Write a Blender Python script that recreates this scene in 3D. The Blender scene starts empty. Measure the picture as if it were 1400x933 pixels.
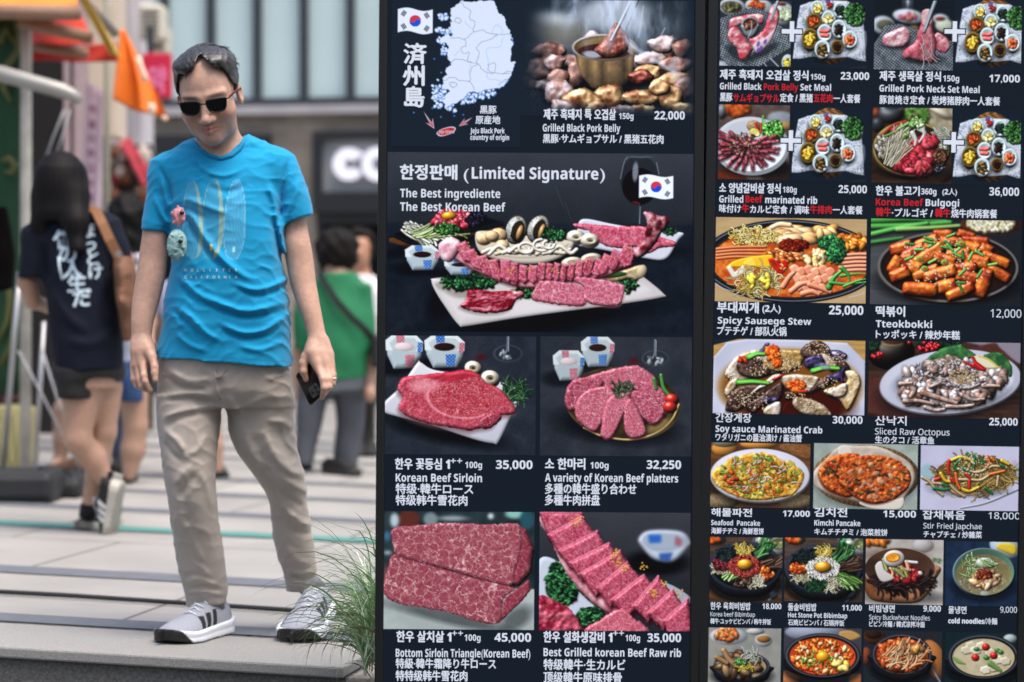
import bpy, math, numpy as np
from mathutils import Vector, Matrix
S = bpy.context.scene; COL = S.collection; RD = math.radians
# ------------------------------------------------------------------ camera
F = 3305.0; PX0, PY0 = 700.0, 466.5; HOR = 395.0; HC = 1.0; PITCH = math.atan((PY0 - HOR) / F)
cd = bpy.data.cameras.new('camera'); cam = bpy.data.objects.new('camera', cd); COL.objects.link(cam)
cam.location = (0, 0, HC); cam.rotation_euler = (math.pi / 2 - PITCH, 0, 0)
cd.sensor_width = 36; cd.lens = 36 * F / 1400; cd.clip_start = .1; cd.clip_end = 500
cd.dof.use_dof = True; cd.dof.focus_distance = 6.0; cd.dof.aperture_fstop = 2.7
S.camera = cam
# ------------------------------------------------------------------ daylight: bright overcast
w = bpy.data.worlds.new('World'); S.world = w; w.use_nodes = True; nt = w.node_tree
SUN_E, SUN_A = 69, 136
sky = nt.nodes.new('ShaderNodeTexSky'); sky.sky_type = 'NISHITA'; sky.sun_disc = False; sky.sun_elevation = RD(SUN_E); sky.sun_rotation = RD(SUN_A); sky.dust_density = 6; sky.air_density = 1.2; sky.ozone_density = 1.
nt.links.new(sky.outputs[0], nt.nodes['Background'].inputs[0]); nt.nodes['Background'].inputs[1].default_value = .15
sd = bpy.data.lights.new('sun', 'SUN'); sd.energy = 1.55; sd.angle = RD(30); sd.color = (1, .98, .95)
so = bpy.data.objects.new('sun', sd); COL.objects.link(so); so.rotation_euler = (RD(90 - SUN_E), 0, RD(180 - SUN_A))       # azimuth clockwise from +Y: high up on the right
S.view_settings.view_transform = 'Standard'; S.view_settings.look = 'None'; S.view_settings.exposure = .82; S.view_settings.gamma = 1
S.cycles.use_denoising = True; S.cycles.max_bounces = 8; S.cycles.sample_clamp_indirect = 6; S.cycles.caustics_reflective = False; S.cycles.caustics_refractive = False
# ------------------------------------------------------------------ pixels of the photograph and points of the place
_cp, _sp = math.cos(PITCH), math.sin(PITCH)
def ray(px, py):
    a = (px - PX0) / F; b = (PY0 - py) / F
    return Vector((a, _cp + b * _sp, b * _cp - _sp))
def P(px, py, Y):
    d = ray(px, py); return Vector((0, 0, HC)) + d * (Y / d.y)
SLOPE = -.028
def gz(x): return SLOPE * x
def G(px, py, dz=0.):
    d = ray(px, py); t = (HC - dz) / (SLOPE * d.x - d.z); return Vector((0, 0, HC)) + d * t
# ------------------------------------------------------------------ materials
def rgb(c):
    if isinstance(c, str): c = [int(c[i:i + 2], 16) / 255 for i in (0, 2, 4)]; return tuple(x / 12.92 if x <= .04045 else ((x + .055) / 1.055) ** 2.4 for x in c)
    return tuple(c)
MATS = {}
def mat(name, col, rough=.6, var=.0, scale=8, metal=0., bump=0., bscale=60, spec=.5, vcol=False, emit=0., sheen=0., coat=0., col2=None, stretch=None, sss=0., film=False):
    if name in MATS: return MATS[name]
    m = bpy.data.materials.new(name); m.use_nodes = True; t = m.node_tree; b = t.nodes['Principled BSDF']; N = t.nodes.new; L = t.links.new
    b.inputs['Roughness'].default_value = rough; b.inputs['Metallic'].default_value = metal; b.inputs['Specular IOR Level'].default_value = spec
    b.inputs['Sheen Weight'].default_value = sheen; b.inputs['Coat Weight'].default_value = coat; b.inputs['Coat Roughness'].default_value = .05
    if sss: b.inputs['Subsurface Weight'].default_value = sss; b.inputs['Subsurface Radius'].default_value = (.012, .005, .003); b.inputs['Subsurface Scale'].default_value = 1.
    tc = N('ShaderNodeTexCoord'); vec = tc.outputs['Object']
    if stretch:
        mp = N('ShaderNodeMapping'); mp.inputs['Scale'].default_value = stretch; L(vec, mp.inputs[0]); vec = mp.outputs[0]
    if vcol:
        a = N('ShaderNodeAttribute'); a.attribute_name = 'Col'; src = a.outputs['Color']
    else:
        r = N('ShaderNodeRGB'); r.outputs[0].default_value = rgb(col) + (1,); src = r.outputs[0]
    if var:
        n = N('ShaderNodeTexNoise'); n.inputs['Scale'].default_value = scale; n.inputs['Detail'].default_value = 5; n.inputs['Roughness'].default_value = .6; L(vec, n.inputs['Vector'])
        rp = N('ShaderNodeMapRange'); rp.inputs[1].default_value = .3; rp.inputs[2].default_value = .7; L(n.outputs[0], rp.inputs[0])
        mx = N('ShaderNodeMix'); mx.data_type = 'RGBA'; L(rp.outputs[0], mx.inputs[0])
        if col2 is not None:
            L(src, mx.inputs[6]); mx.inputs[7].default_value = rgb(col2) + (1,)
        else:
            for k, s in ((6, 1 - var), (7, 1 + var)):
                h = N('ShaderNodeVectorMath'); h.operation = 'SCALE'; h.inputs[3].default_value = s; L(src, h.inputs[0]); L(h.outputs[0], mx.inputs[k])
        src = mx.outputs[2]
    if film: b.inputs['Base Color'].default_value = (.0015, .0015, .002, 1)      # backlit film: its picture is its own light
    else: L(src, b.inputs['Base Color'])
    if bump:
        n2 = N('ShaderNodeTexNoise'); n2.inputs['Scale'].default_value = bscale; n2.inputs['Detail'].default_value = 4; L(vec, n2.inputs['Vector'])
        bp = N('ShaderNodeBump'); bp.inputs['Strength'].default_value = bump; bp.inputs['Distance'].default_value = .01; L(n2.outputs[0], bp.inputs['Height']); L(bp.outputs[0], b.inputs['Normal'])
    if emit:
        L(src, b.inputs['Emission Color']); b.inputs['Emission Strength'].default_value = emit
    MATS[name] = m; return m
# ------------------------------------------------------------------ objects
def link(o, parent=None):
    COL.objects.link(o)
    if parent is not None: o.parent = parent; o.matrix_parent_inverse = parent.matrix_basis.inverted()
    return o
def empty(name, loc=(0, 0, 0)):
    o = bpy.data.objects.new(name, None); o.location = loc; o.empty_display_size = .1; return link(o)
def tag(o, label=None, cat=None, group=None, kind=None):
    for k, v in (('label', label), ('category', cat), ('group', group), ('kind', kind)):
        if v: o[k] = v
    return o
def mesh(name, V, Fc, mats, parent=None, smooth=False, mi=None, col=None):
    m = bpy.data.meshes.new(name); V = np.asarray(V, np.float32)
    if isinstance(Fc, np.ndarray):
        n, k = Fc.shape; m.vertices.add(len(V)); m.vertices.foreach_set('co', V.ravel()); m.loops.add(n * k); m.loops.foreach_set('vertex_index', Fc.ravel().astype(np.int32))
        m.polygons.add(n); m.polygons.foreach_set('loop_start', np.arange(0, n * k, k, dtype=np.int32)); m.polygons.foreach_set('loop_total', np.full(n, k, np.int32))
    else: m.from_pydata([tuple(map(float, v)) for v in V], [], Fc)
    for x in (mats if isinstance(mats, (list, tuple)) else [mats]): m.materials.append(x)
    if mi is not None: m.polygons.foreach_set('material_index', np.asarray(mi, np.int32))
    m.polygons.foreach_set('use_smooth', np.full(len(m.polygons), smooth))
    if col is not None:
        a = m.color_attributes.new('Col', 'FLOAT_COLOR', 'POINT'); c = np.ones((len(V), 4), np.float32); c[:, :3] = col; a.data.foreach_set('color', c.ravel())
    m.update(calc_edges=True); m.validate()
    return link(bpy.data.objects.new(name, m), parent)
class MB:
    """collects boxes, tubes and prisms into one mesh"""
    def __init__(s): s.v = []; s.f = []; s.m = []
    def add(s, V, Fc, mi=0):
        o = len(s.v); s.v += [tuple(v) for v in V]; s.f += [tuple(i + o for i in f) for f in Fc]; s.m += [mi] * len(Fc)
    def hexa(s, c, mi=0):
        s.add(c, ((0, 3, 2, 1), (4, 5, 6, 7), (0, 1, 5, 4), (1, 2, 6, 5), (2, 3, 7, 6), (3, 0, 4, 7)), mi)
    def box(s, a, b, mi=0):
        (x0, y0, z0), (x1, y1, z1) = a, b; s.hexa([(x0, y0, z0), (x1, y0, z0), (x1, y1, z0), (x0, y1, z0), (x0, y0, z1), (x1, y0, z1), (x1, y1, z1), (x0, y1, z1)], mi)
    def slab(s, pts, off, mi=0):
        n = len(pts); off = Vector(off); V = [Vector(p) for p in pts] + [Vector(p) + off for p in pts]
        s.add(V, [tuple(range(n))[::-1], tuple(range(n, 2 * n))] + [(i, (i + 1) % n, n + (i + 1) % n, n + i) for i in range(n)], mi)
    def tube(s, pts, r, n=8, mi=0):
        pts = [Vector(p) for p in pts]; rs = r if isinstance(r, (list, tuple)) else [r] * len(pts); V = []; Fc = []
        for i, p in enumerate(pts):
            t = (pts[min(i + 1, len(pts) - 1)] - pts[max(i - 1, 0)]).normalized(); u = t.orthogonal().normalized() if i == 0 else (u - t * u.dot(t)).normalized(); q = t.cross(u)
            V += [p + (u * math.cos(6.2832 * k / n) + q * math.sin(6.2832 * k / n)) * rs[i] for k in range(n)]
        for i in range(len(pts) - 1): Fc += [(i * n + k, i * n + (k + 1) % n, (i + 1) * n + (k + 1) % n, (i + 1) * n + k) for k in range(n)]
        Fc += [tuple(range(n))[::-1], tuple(range((len(pts) - 1) * n, len(pts) * n))]; s.add(V, Fc, mi)
    def build(s, name, mats, parent=None, smooth=False, bevel=0):
        o = mesh(name, s.v, s.f, mats, parent, smooth, s.m)
        if bevel:
            b = o.modifiers.new('bevel', 'BEVEL'); b.width = bevel; b.segments = 2; b.limit_method = 'ANGLE'
        return o
# ------------------------------------------------------------------ lettering
def sans(t, bold=True):
    """the heavy upright sans letters and figures of the same font family"""
    o = ''; A, a, n = (0x1D5D4, 0x1D5EE, 0x1D7EC) if bold else (0x1D5A0, 0x1D5BA, 0x1D7E2)
    for c in t: k = ord(c); o += chr(A + k - 65) if 65 <= k <= 90 else chr(a + k - 97) if 97 <= k <= 122 else chr(n + k - 48) if 48 <= k <= 57 else c
    return o
def glyphs(body, offset=0., spacing=1.):
    c = bpy.data.curves.new('lettering', 'FONT'); c.body = body; c.size = 1; c.offset = offset; c.space_character = spacing; c.resolution_u = 3
    o = bpy.data.objects.new('lettering', c); COL.objects.link(o); dg = bpy.context.evaluated_depsgraph_get(); dg.update()
    m = o.evaluated_get(dg).to_mesh(); n = len(m.vertices); V = np.zeros(n * 3, np.float32)
    if n: m.vertices.foreach_get('co', V)
    Fc = [tuple(p.vertices) for p in m.polygons]; o.evaluated_get(dg).to_mesh_clear()
    bpy.data.objects.remove(o); bpy.data.curves.remove(c); return V.reshape(-1, 3), Fc
# ------------------------------------------------------------------ solids from distance fields (bodies and clothes)
def smin(a, b, k):
    if k <= 0: return np.minimum(a, b)
    h = np.maximum(k - np.abs(a - b), 0) / k; return np.minimum(a, b) - h * h * k * .25
class Vol:
    def __init__(s, lo, hi, h):
        s.lo = np.array(lo, float); s.h = h; s.n = np.ceil((np.array(hi) - s.lo) / h).astype(int) + 1; s.D = np.full(tuple(s.n), .5, np.float32)
    def win(s, lo, hi):
        i0 = np.clip(np.floor((np.array(lo) - s.lo) / s.h).astype(int), 0, s.n); i1 = np.clip(np.ceil((np.array(hi) - s.lo) / s.h).astype(int) + 1, 0, s.n)
        if (i1 <= i0).any(): return None, None
        g = [(s.lo[k] + s.h * np.arange(i0[k], i1[k])).astype(np.float32).reshape([-1 if j == k else 1 for j in range(3)]) for k in range(3)]
        return tuple(slice(a, b) for a, b in zip(i0, i1)), g
    def app(s, q, d, k=0., mode='u'):
        if mode == 'u': s.D[q] = smin(s.D[q], d, k)
        else: s.D[q] = -smin(-s.D[q], d, k)          # carve
    def cap(s, a, b, ra, rb=None, k=.01, mode='u'):
        a = np.array(a, float); b = np.array(b, float); rb = ra if rb is None else rb; R = max(ra, rb) + k + 3 * s.h
        q, g = s.win(np.minimum(a, b) - R, np.maximum(a, b) + R)
        if q is None: return
        e = b - a; L = float(e @ e) + 1e-12; p = [g[i] - a[i] for i in range(3)]
        t = np.clip((p[0] * e[0] + p[1] * e[1] + p[2] * e[2]) / L, 0, 1)
        d = np.sqrt((p[0] - t * e[0]) ** 2 + (p[1] - t * e[1]) ** 2 + (p[2] - t * e[2]) ** 2) - (ra + (rb - ra) * t); s.app(q, d, k, mode)
    def chain(s, pts, rs, k=.006):
        for i in range(len(pts) - 1): s.cap(pts[i], pts[i + 1], rs[i], rs[i + 1], k)
    def ell(s, c, r, R=None, k=.01, mode='u'):
        c = np.array(c, float); m = max(r) + k + 3 * s.h; q, g = s.win(c - m, c + m)
        if q is None: return
        p = [g[i] - c[i] for i in range(3)]
        if R is not None: p = [p[0] * R[0][j] + p[1] * R[1][j] + p[2] * R[2][j] for j in range(3)]
        k0 = np.sqrt((p[0] / r[0]) ** 2 + (p[1] / r[1]) ** 2 + (p[2] / r[2]) ** 2); k1 = np.sqrt((p[0] / r[0] ** 2) ** 2 + (p[1] / r[1] ** 2) ** 2 + (p[2] / r[2] ** 2) ** 2) + 1e-9
        s.app(q, (k0 * (k0 - 1) / k1), k, mode)
    def loft(s, rows, k=.01, mode='u', e=2.2, cut=(0, 0)):
        """rows of (z, cx, cy, rx, ry): an upright limb or garment; cut: slope of the end planes (top, bottom) along x"""
        r = np.array(sorted(rows), float); z0, z1 = r[0, 0], r[-1, 0]; m = .03 + k
        q, g = s.win((min(r[:, 1] - r[:, 3]) - m, min(r[:, 2] - r[:, 4]) - m, z0 - m), (max(r[:, 1] + r[:, 3]) + m, max(r[:, 2] + r[:, 4]) + m, z1 + m))
        if q is None: return
        zz = g[2].ravel(); f = np.linspace(z0, z1, 200); I = []
        for j in range(1, 5):
            y = np.interp(f, r[:, 0], r[:, j]); w = max(3, int(200 * .02 / (z1 - z0)) * 2 + 1); ker = np.hanning(w + 2)[1:-1]; y = np.convolve(np.pad(y, w // 2, 'edge'), ker / ker.sum(), 'valid')
            I.append(np.interp(zz, f, y).astype(np.float32).reshape(1, 1, -1))
        u = np.abs((g[0] - I[0]) / I[2]); v = np.abs((g[1] - I[1]) / I[3]); d = ((u ** e + v ** e) ** (1 / e) - 1) * np.minimum(I[2], I[3])
        d = np.maximum(d, np.maximum(g[2] - z1 - cut[0] * (g[0] - r[-1, 1]), z0 + cut[1] * (g[0] - r[0, 1]) - g[2])); s.app(q, d, k, mode)
    def fold(s, pts, amp, wid, Y):
        """a crease along photograph points pts (+ ridge, - groove), acting through the thickness of the cloth"""
        p = np.array([(P(a, b, Y).x, P(a, b, Y).z) for a, b in (spl(pts, False, 4) if len(pts) > 2 else pts)]); m = 3 * wid
        q, g = s.win((p[:, 0].min() - m, -99, p[:, 1].min() - m), (p[:, 0].max() + m, 99, p[:, 1].max() + m))
        if q is None: return
        X = g[0][:, :, 0]; Z = g[2][0]; D = np.full((X.shape[0], Z.shape[1]), 9., np.float32); T = np.zeros_like(D); n = len(p) - 1
        for i in range(n):
            ex, ez = p[i + 1] - p[i]; L = ex * ex + ez * ez + 1e-9; t = np.clip(((X - p[i, 0]) * ex + (Z - p[i, 1]) * ez) / L, 0, 1); d = np.hypot(X - p[i, 0] - t * ex, Z - p[i, 1] - t * ez); c = d < D
            D = np.where(c, d, D); T = np.where(c, (i + t) / n, T)
        s.D[q] -= (amp * np.exp(-(D / wid) ** 2) * np.clip(np.sin(np.clip(T, .04, .96) * math.pi) * 1.6, 0, 1))[:, None, :]
    def warp(s, amp, fx, fy, fz, seed=0):
        """soft uneven swelling of cloth"""
        g = [(s.lo[k] + s.h * np.arange(s.n[k])).astype(np.float32).reshape([-1 if j == k else 1 for j in range(3)]) for k in range(3)]
        n = 0
        for j in range(5):
            a = np.random.RandomState(seed + j).rand(7) * 2 - 1; n = n + np.sin((g[0] * fx * (a[0] + .3) + g[1] * fy * a[1] + g[2] * fz * (a[2] * .6 + .7)) + a[3] * 9 + 1.2 * np.sin(g[2] * fz * .37 * a[4] + g[0] * fx * .5 * a[5] + a[6] * 5))
        s.D -= (amp * n / 2.2).astype(np.float32)
    def wrinkle(s, amp, k, ax, az, seed):
        """fine sharp creases running across the direction (ax, az) of the front view, in patches"""
        g = [(s.lo[i] + s.h * np.arange(s.n[i])).astype(np.float32).reshape([-1 if j == i else 1 for j in range(3)]) for i in range(3)]; r = np.random.RandomState(seed).rand(8) * 6
        a = g[0] * ax + g[2] * az; b = g[2] * ax - g[0] * az; t = a * k + 1.5 * np.sin(b * k * .23 + r[0]) + .9 * np.sin(b * k * .51 + a * k * .3 + r[1]) + g[1] * k * .4
        m = np.clip(.5 + .5 * np.sin(a * k * .19 + b * k * .13 + r[2]) + .5 * np.sin(b * k * .21 - a * k * .11 + r[3]), 0, 1); s.D -= (amp * m * (1 - np.abs(np.sin(t * .5))) ** 2.2).astype(np.float32)
    def surf(s, smooth=2, keep=None):
        D = np.pad(s.D, 1, constant_values=.5); I = D < 0; lo = s.lo - s.h; nx, ny, nz = D.shape
        C = np.zeros((nx - 1, ny - 1, nz - 1), np.int8)
        for a in (0, 1):
            for b in (0, 1):
                for c in (0, 1): C += I[a:nx - 1 + a, b:ny - 1 + b, c:nz - 1 + c]
        cell = np.argwhere((C > 0) & (C < 8)); del C; idx = -np.ones((nx - 1, ny - 1, nz - 1), np.int32); idx[cell[:, 0], cell[:, 1], cell[:, 2]] = np.arange(len(cell))
        acc = np.zeros((len(cell), 3)); cnt = np.zeros(len(cell)); cs = [np.array(c) for c in np.ndindex(2, 2, 2)]
        for c0 in cs:
            for ax in range(3):
                if c0[ax]: continue
                c1 = c0.copy(); c1[ax] = 1; p0 = cell + c0; p1 = cell + c1; a = D[p0[:, 0], p0[:, 1], p0[:, 2]]; b = D[p1[:, 0], p1[:, 1], p1[:, 2]]; x = (a < 0) != (b < 0)
                t = np.where(x, a / np.where(x, a - b, 1), 0)[:, None]; acc += np.where(x[:, None], p0 + t * (p1 - p0), 0); cnt += x
        V = acc / cnt[:, None]; Q = []
        for ax in range(3):
            o = [k for k in range(3) if k != ax]; sl0 = [slice(1, -1)] * 3; sl0[ax] = slice(0, -1); sl1 = [slice(1, -1)] * 3; sl1[ax] = slice(1, None)
            a = I[tuple(sl0)]; b = I[tuple(sl1)]; e = np.argwhere(a != b)
            if not len(e): continue
            ins = a[e[:, 0], e[:, 1], e[:, 2]]; base = e + 1; base[:, ax] -= 1; f = []
            for d0, d1 in ((-1, -1), (0, -1), (0, 0), (-1, 0)):
                q = base.copy(); q[:, o[0]] += d0; q[:, o[1]] += d1; f.append(idx[q[:, 0], q[:, 1], q[:, 2]])
            f = np.stack(f, 1); flip = ins if ax != 1 else ~ins; f[~flip] = f[~flip][:, ::-1]; Q.append(f)
        Q = np.concatenate(Q); Q = Q[(Q >= 0).all(1)]; V = lo + V * s.h
        for _ in range(smooth):
            A = np.zeros_like(V); n = np.zeros(len(V))
            for i in range(4):
                for j in (1, 3): np.add.at(A, Q[:, i], V[Q[:, (i + j) % 4]]); np.add.at(n, Q[:, i], 1)
            V = V * .4 + .6 * A / np.maximum(n, 1)[:, None]
        return V, Q
# ------------------------------------------------------------------ painter for the printed food photographs
_T = np.random.RandomState(7).rand(256, 256).astype(np.float32)
def vnoise(X, Y, sc, seed=0):
    x = X / sc + seed * 17.31; y = Y / sc + seed * 9.77
    xi = np.floor(x).astype(int); yi = np.floor(y).astype(int)
    fx = x - xi; fy = y - yi
    fx = fx * fx * (3 - 2 * fx); fy = fy * fy * (3 - 2 * fy)
    g = lambda a, b: _T[a & 255, b & 255]
    return (g(xi, yi) * (1 - fx) + g(xi + 1, yi) * fx) * (1 - fy) + (g(xi, yi + 1) * (1 - fx) + g(xi + 1, yi + 1) * fx) * fy
def fbm(X, Y, sc, seed=0, o=3):
    s = 0; a = 1; t = 0
    for k in range(o):
        s = s + a * vnoise(X, Y, sc / 2 ** k, seed + k * 3.7); t += a; a *= .55
    return s / t
def voro(X, Y, c, seed=0):
    x = X / c + 50; y = Y / c + 50
    xi = np.floor(x).astype(int); yi = np.floor(y).astype(int)
    f1 = np.full(x.shape, 9.); f2 = np.full(x.shape, 9.)
    for i in (-1, 0, 1):
        for j in (-1, 0, 1):
            a = xi + i; b = yi + j
            d = np.hypot(a + _T[(a * 7 + seed) & 255, (b * 3 + 11) & 255] - x, b + _T[(a * 5 + 90) & 255, (b * 11 + seed) & 255] - y)
            f2 = np.where(d < f1, f1, np.minimum(f2, d)); f1 = np.minimum(f1, d)
    return f1, f2
def hx(c):
    return np.array([int(c[i:i + 2], 16) for i in (0, 2, 4)], float) / 255 if isinstance(c, str) else np.asarray(c, float)
def mix(a, b, t):
    t = np.clip(t, 0, 1)[..., None] if isinstance(t, np.ndarray) else t
    return hx(a) * (1 - t) + hx(b) * t
def spl(p, closed=True, n=6):
    p = np.asarray(p, float); m = len(p)
    if closed: q = [p[(np.arange(m) + k) % m] for k in (-1, 0, 1, 2)]
    else:
        e = np.vstack([2 * p[0] - p[1], p, 2 * p[-1] - p[-2]]); q = [e[k:k + m - 1] for k in range(4)]
    t = np.arange(n)[:, None, None] / n
    r = .5 * (2 * q[1] + (q[2] - q[0]) * t + (2 * q[0] - 5 * q[1] + 4 * q[2] - q[3]) * t ** 2 + (3 * q[1] - q[0] - 3 * q[2] + q[3]) * t ** 3)
    r = r.transpose(1, 0, 2).reshape(-1, 2)
    return r if closed else np.vstack([r, p[-1:]])
LX, LY, LZ = -.45, -.6, .66
# textures: (X, Y) -> colour array
def marble(seed, cell=9, base='b23a52', pale='d8808e', vein='efc6c8', amt=.8, warp=5):
    def f(X, Y):
        wx = X + warp * (fbm(X, Y, 14, seed) - .5) * 2; wy = Y + warp * (fbm(X, Y, 14, seed + 5) - .5) * 2
        a, b = voro(wx, wy, cell, seed); e = 1 - np.clip((b - a) / .12, 0, 1)
        a2, b2 = voro(wx + 31, wy, cell * .45, seed + 9); e2 = 1 - np.clip((b2 - a2) / .15, 0, 1)
        c = mix(base, pale, fbm(X, Y, 8, seed + 2, 3) * 1.5 - .35)
        k = amt * np.maximum(e * (.45 + .75 * vnoise(X, Y, 16, seed + 4)), e2 * .75 * vnoise(X, Y, 22, seed + 8))
        return c * (1 - k[..., None]) + hx(vein) * k[..., None]
    return f
def grain(c1, c2, sc=5, seed=1, o=3, con=2.2, ax=1., ay=1.):
    return lambda X, Y: mix(c1, c2, (fbm(X * ax, Y * ay, sc, seed, o) - .5) * con + .5)
def speck(c1, cols, cell=5, seed=1):
    def f(X, Y):
        a, b = voro(X, Y, cell, seed); xi = np.floor(vnoise(X, Y, cell * 1.3, seed + 3) * 3.99 * len(cols)).astype(int) % len(cols)
        c = np.array([hx(k) for k in cols])[xi]
        t = np.clip(1.1 - a * 1.6, 0, 1)[..., None]
        return hx(c1) * (1 - t) + c * t
    return f
class Cv:
    S = 1.25
    def __init__(s, x0, y0, x1, y1, bg='18222d', seed=1, fr=(0, 0, 1)):
        ox, oy, k = fr; s.k = k; s.px = (x0, y0, x1, y1)     # drawn in the units of an enlarged view: (pixel - o) * k
        s.b = x0, y0, x1, y1 = (x0 - ox) * k, (y0 - oy) * k, (x1 - ox) * k, (y1 - oy) * k; s.w = int((x1 - x0) / k * s.S) + 1; s.h = int((y1 - y0) / k * s.S) + 1
        s.X, s.Y = np.meshgrid(np.linspace(x0, x1, s.w), np.linspace(y0, y1, s.h)); s.R = np.random.RandomState(seed)
        s.A = np.empty((s.h, s.w, 3)); s.A[:] = bg(s.X, s.Y) if callable(bg) else hx(bg)
    def sl(s, xa, ya, xb, yb):
        x0, y0, x1, y1 = s.b; kx = (s.w - 1) / (x1 - x0); ky = (s.h - 1) / (y1 - y0)
        i0 = max(0, int((xa - x0) * kx) - 1); i1 = min(s.w, int((xb - x0) * kx) + 3)
        j0 = max(0, int((ya - y0) * ky) - 1); j1 = min(s.h, int((yb - y0) * ky) + 3)
        return None if i1 <= i0 or j1 <= j0 else (slice(j0, j1), slice(i0, i1))
    def put(s, q, m, c):
        s.A[q] = s.A[q] * (1 - m[..., None]) + np.clip(c, 0, 1.3) * m[..., None]
    def colr(s, q, col):
        return col(s.X[q], s.Y[q]) if callable(col) else np.broadcast_to(hx(col), s.X[q].shape + (3,))
    def lit(s, c, nx, ny, z, sh, spec, gl=24):
        l = nx * LX + ny * LY + z * LZ
        c = c * (1 + sh * (np.clip(l, -.4, 1) * 1.15 - .75))[..., None]
        if spec:
            h = np.clip(nx * -.3 + ny * -.5 + z * .81, 0, 1) ** gl
            c = c + spec * h[..., None]
        return c
    def el(s, cx, cy, rx, ry, col, rot=0, sh=.6, spec=0, edge=None, a=1., bump=0, seed=3, gl=24, clip=None):
        edge = edge or .9 * s.k; R = max(rx, ry) * (1 + edge * .5 / min(rx, ry)) + 1; q = s.sl(cx - R, cy - R, cx + R, cy + R)
        if q is None: return
        X = s.X[q] - cx; Y = s.Y[q] - cy; c, sn = math.cos(rot), math.sin(rot)
        u = (X * c + Y * sn) / rx; v = (-X * sn + Y * c) / ry; r = np.hypot(u, v)
        if bump: r = r * (1 + bump * (fbm(s.X[q], s.Y[q], max(3, R * .5), seed) - .5))
        m = np.clip((1 - r) * min(rx, ry) / edge + .5, 0, 1) * a
        if clip is not None: m = m * clip[q]
        z = np.sqrt(np.clip(1 - r * r, 0, 1)); nx = u * c - v * sn; ny = u * sn + v * c
        s.put(q, m, s.lit(s.colr(q, col), nx, ny, z, sh, spec, gl))
    def sdf(s, pts, pad=2):
        p = np.asarray(pts, float); q = s.sl(p[:, 0].min() - pad, p[:, 1].min() - pad, p[:, 0].max() + pad, p[:, 1].max() + pad)
        if q is None: return None, None
        X = s.X[q]; Y = s.Y[q]; d = np.full(X.shape, 1e9); ins = np.zeros(X.shape, bool)
        for (ax, ay), (bx, by) in zip(p, np.roll(p, -1, 0)):
            ex, ey = bx - ax, by - ay; L = ex * ex + ey * ey + 1e-9
            t = np.clip(((X - ax) * ex + (Y - ay) * ey) / L, 0, 1)
            d = np.minimum(d, (X - ax - t * ex) ** 2 + (Y - ay - t * ey) ** 2)
            if ay != by: ins ^= ((ay > Y) != (by > Y)) & (X < ex * (Y - ay) / (by - ay) + ax)
        return q, np.sqrt(d) * np.where(ins, 1, -1)
    def pg(s, pts, col, sh=.6, bev=6, spec=0, smooth=True, edge=None, a=1., rough=0, seed=3, gl=24, bmp=0, bsc=4):
        edge = edge or .9 * s.k; p = spl(pts) if smooth else pts
        q, d = s.sdf(p, 3 * s.k)
        if q is None: return
        e = d + rough * (fbm(s.X[q], s.Y[q], 5 * s.k, seed, 3) - .5) * 3 if rough else d
        m = np.clip(e / edge + .5, 0, 1) * a
        h = np.clip(d / bev, 0, 1); h = np.sqrt(np.clip(1 - (1 - h) ** 2, 0, 1)) * bev
        if bmp: h = h + .8 * bmp * fbm(s.X[q], s.Y[q], bsc * 1.5, seed + 1, 2)
        gy, gx = np.gradient(h * Cv.S / s.k); n = np.sqrt(1 + gx ** 2 + gy ** 2)
        s.put(q, m, s.lit(s.colr(q, col), -gx / n, -gy / n, 1 / n, sh, spec, gl))
    def st(s, pts, w, col, sh=.6, spec=0, w2=None, edge=None, a=1., smooth=True):
        edge = edge or .9 * s.k; p = spl(pts, False, 5) if smooth and len(pts) > 2 else np.asarray(pts, float)
        w2 = w if w2 is None else w2; W = max(w, w2) / 2 + 1.5 * s.k
        q = s.sl(p[:, 0].min() - W, p[:, 1].min() - W, p[:, 0].max() + W, p[:, 1].max() + W)
        if q is None: return
        X = s.X[q]; Y = s.Y[q]; D = np.full(X.shape, 1e9); NX = np.zeros(X.shape); NY = np.zeros(X.shape); T = np.zeros(X.shape); n = len(p) - 1
        for i in range(n):
            ax, ay = p[i]; bx, by = p[i + 1]; ex, ey = bx - ax, by - ay; L = ex * ex + ey * ey + 1e-9
            t = np.clip(((X - ax) * ex + (Y - ay) * ey) / L, 0, 1); dx = X - ax - t * ex; dy = Y - ay - t * ey; d = np.hypot(dx, dy)
            k = d < D; D = np.where(k, d, D); NX = np.where(k, dx, NX); NY = np.where(k, dy, NY); T = np.where(k, (i + t) / n, T)
        r = (w + (w2 - w) * T) / 2; m = np.clip((r - D) / edge + .5, 0, 1) * a
        z = np.sqrt(np.clip(1 - (D / r) ** 2, 0, 1))
        s.put(q, m, s.lit(s.colr(q, col), NX / r, NY / r, z, sh, spec))
    def heap(s, cx, cy, rx, ry, n, cols, size, el=1.5, ang=None, sh=.8, spec=.15, jit=.25, flat=.8, asp=(0, 0), clip=None):
        R = s.R; P = []
        for _ in range(n):
            t = R.rand() * 6.283; r = math.sqrt(R.rand()); P.append((cy + ry * r * math.sin(t), cx + rx * r * math.cos(t)))
        P.sort()
        for y, x in P:
            k = size * (1 + jit * (R.rand() * 2 - 1) * 1.6); a = R.rand() * 3.14 if ang is None else ang + (R.rand() - .5) * .7
            c = hx(cols[R.randint(len(cols))]) * (.82 + .36 * R.rand())
            s.el(x, y + k * .25, k * el * 1.08, k * flat * 1.15, c * .35, a, 0, 0, k * .6, .5, clip=clip)
            s.el(x, y, k * el, k * flat, c, a, sh, spec * R.rand() * 2, clip=clip)
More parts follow.
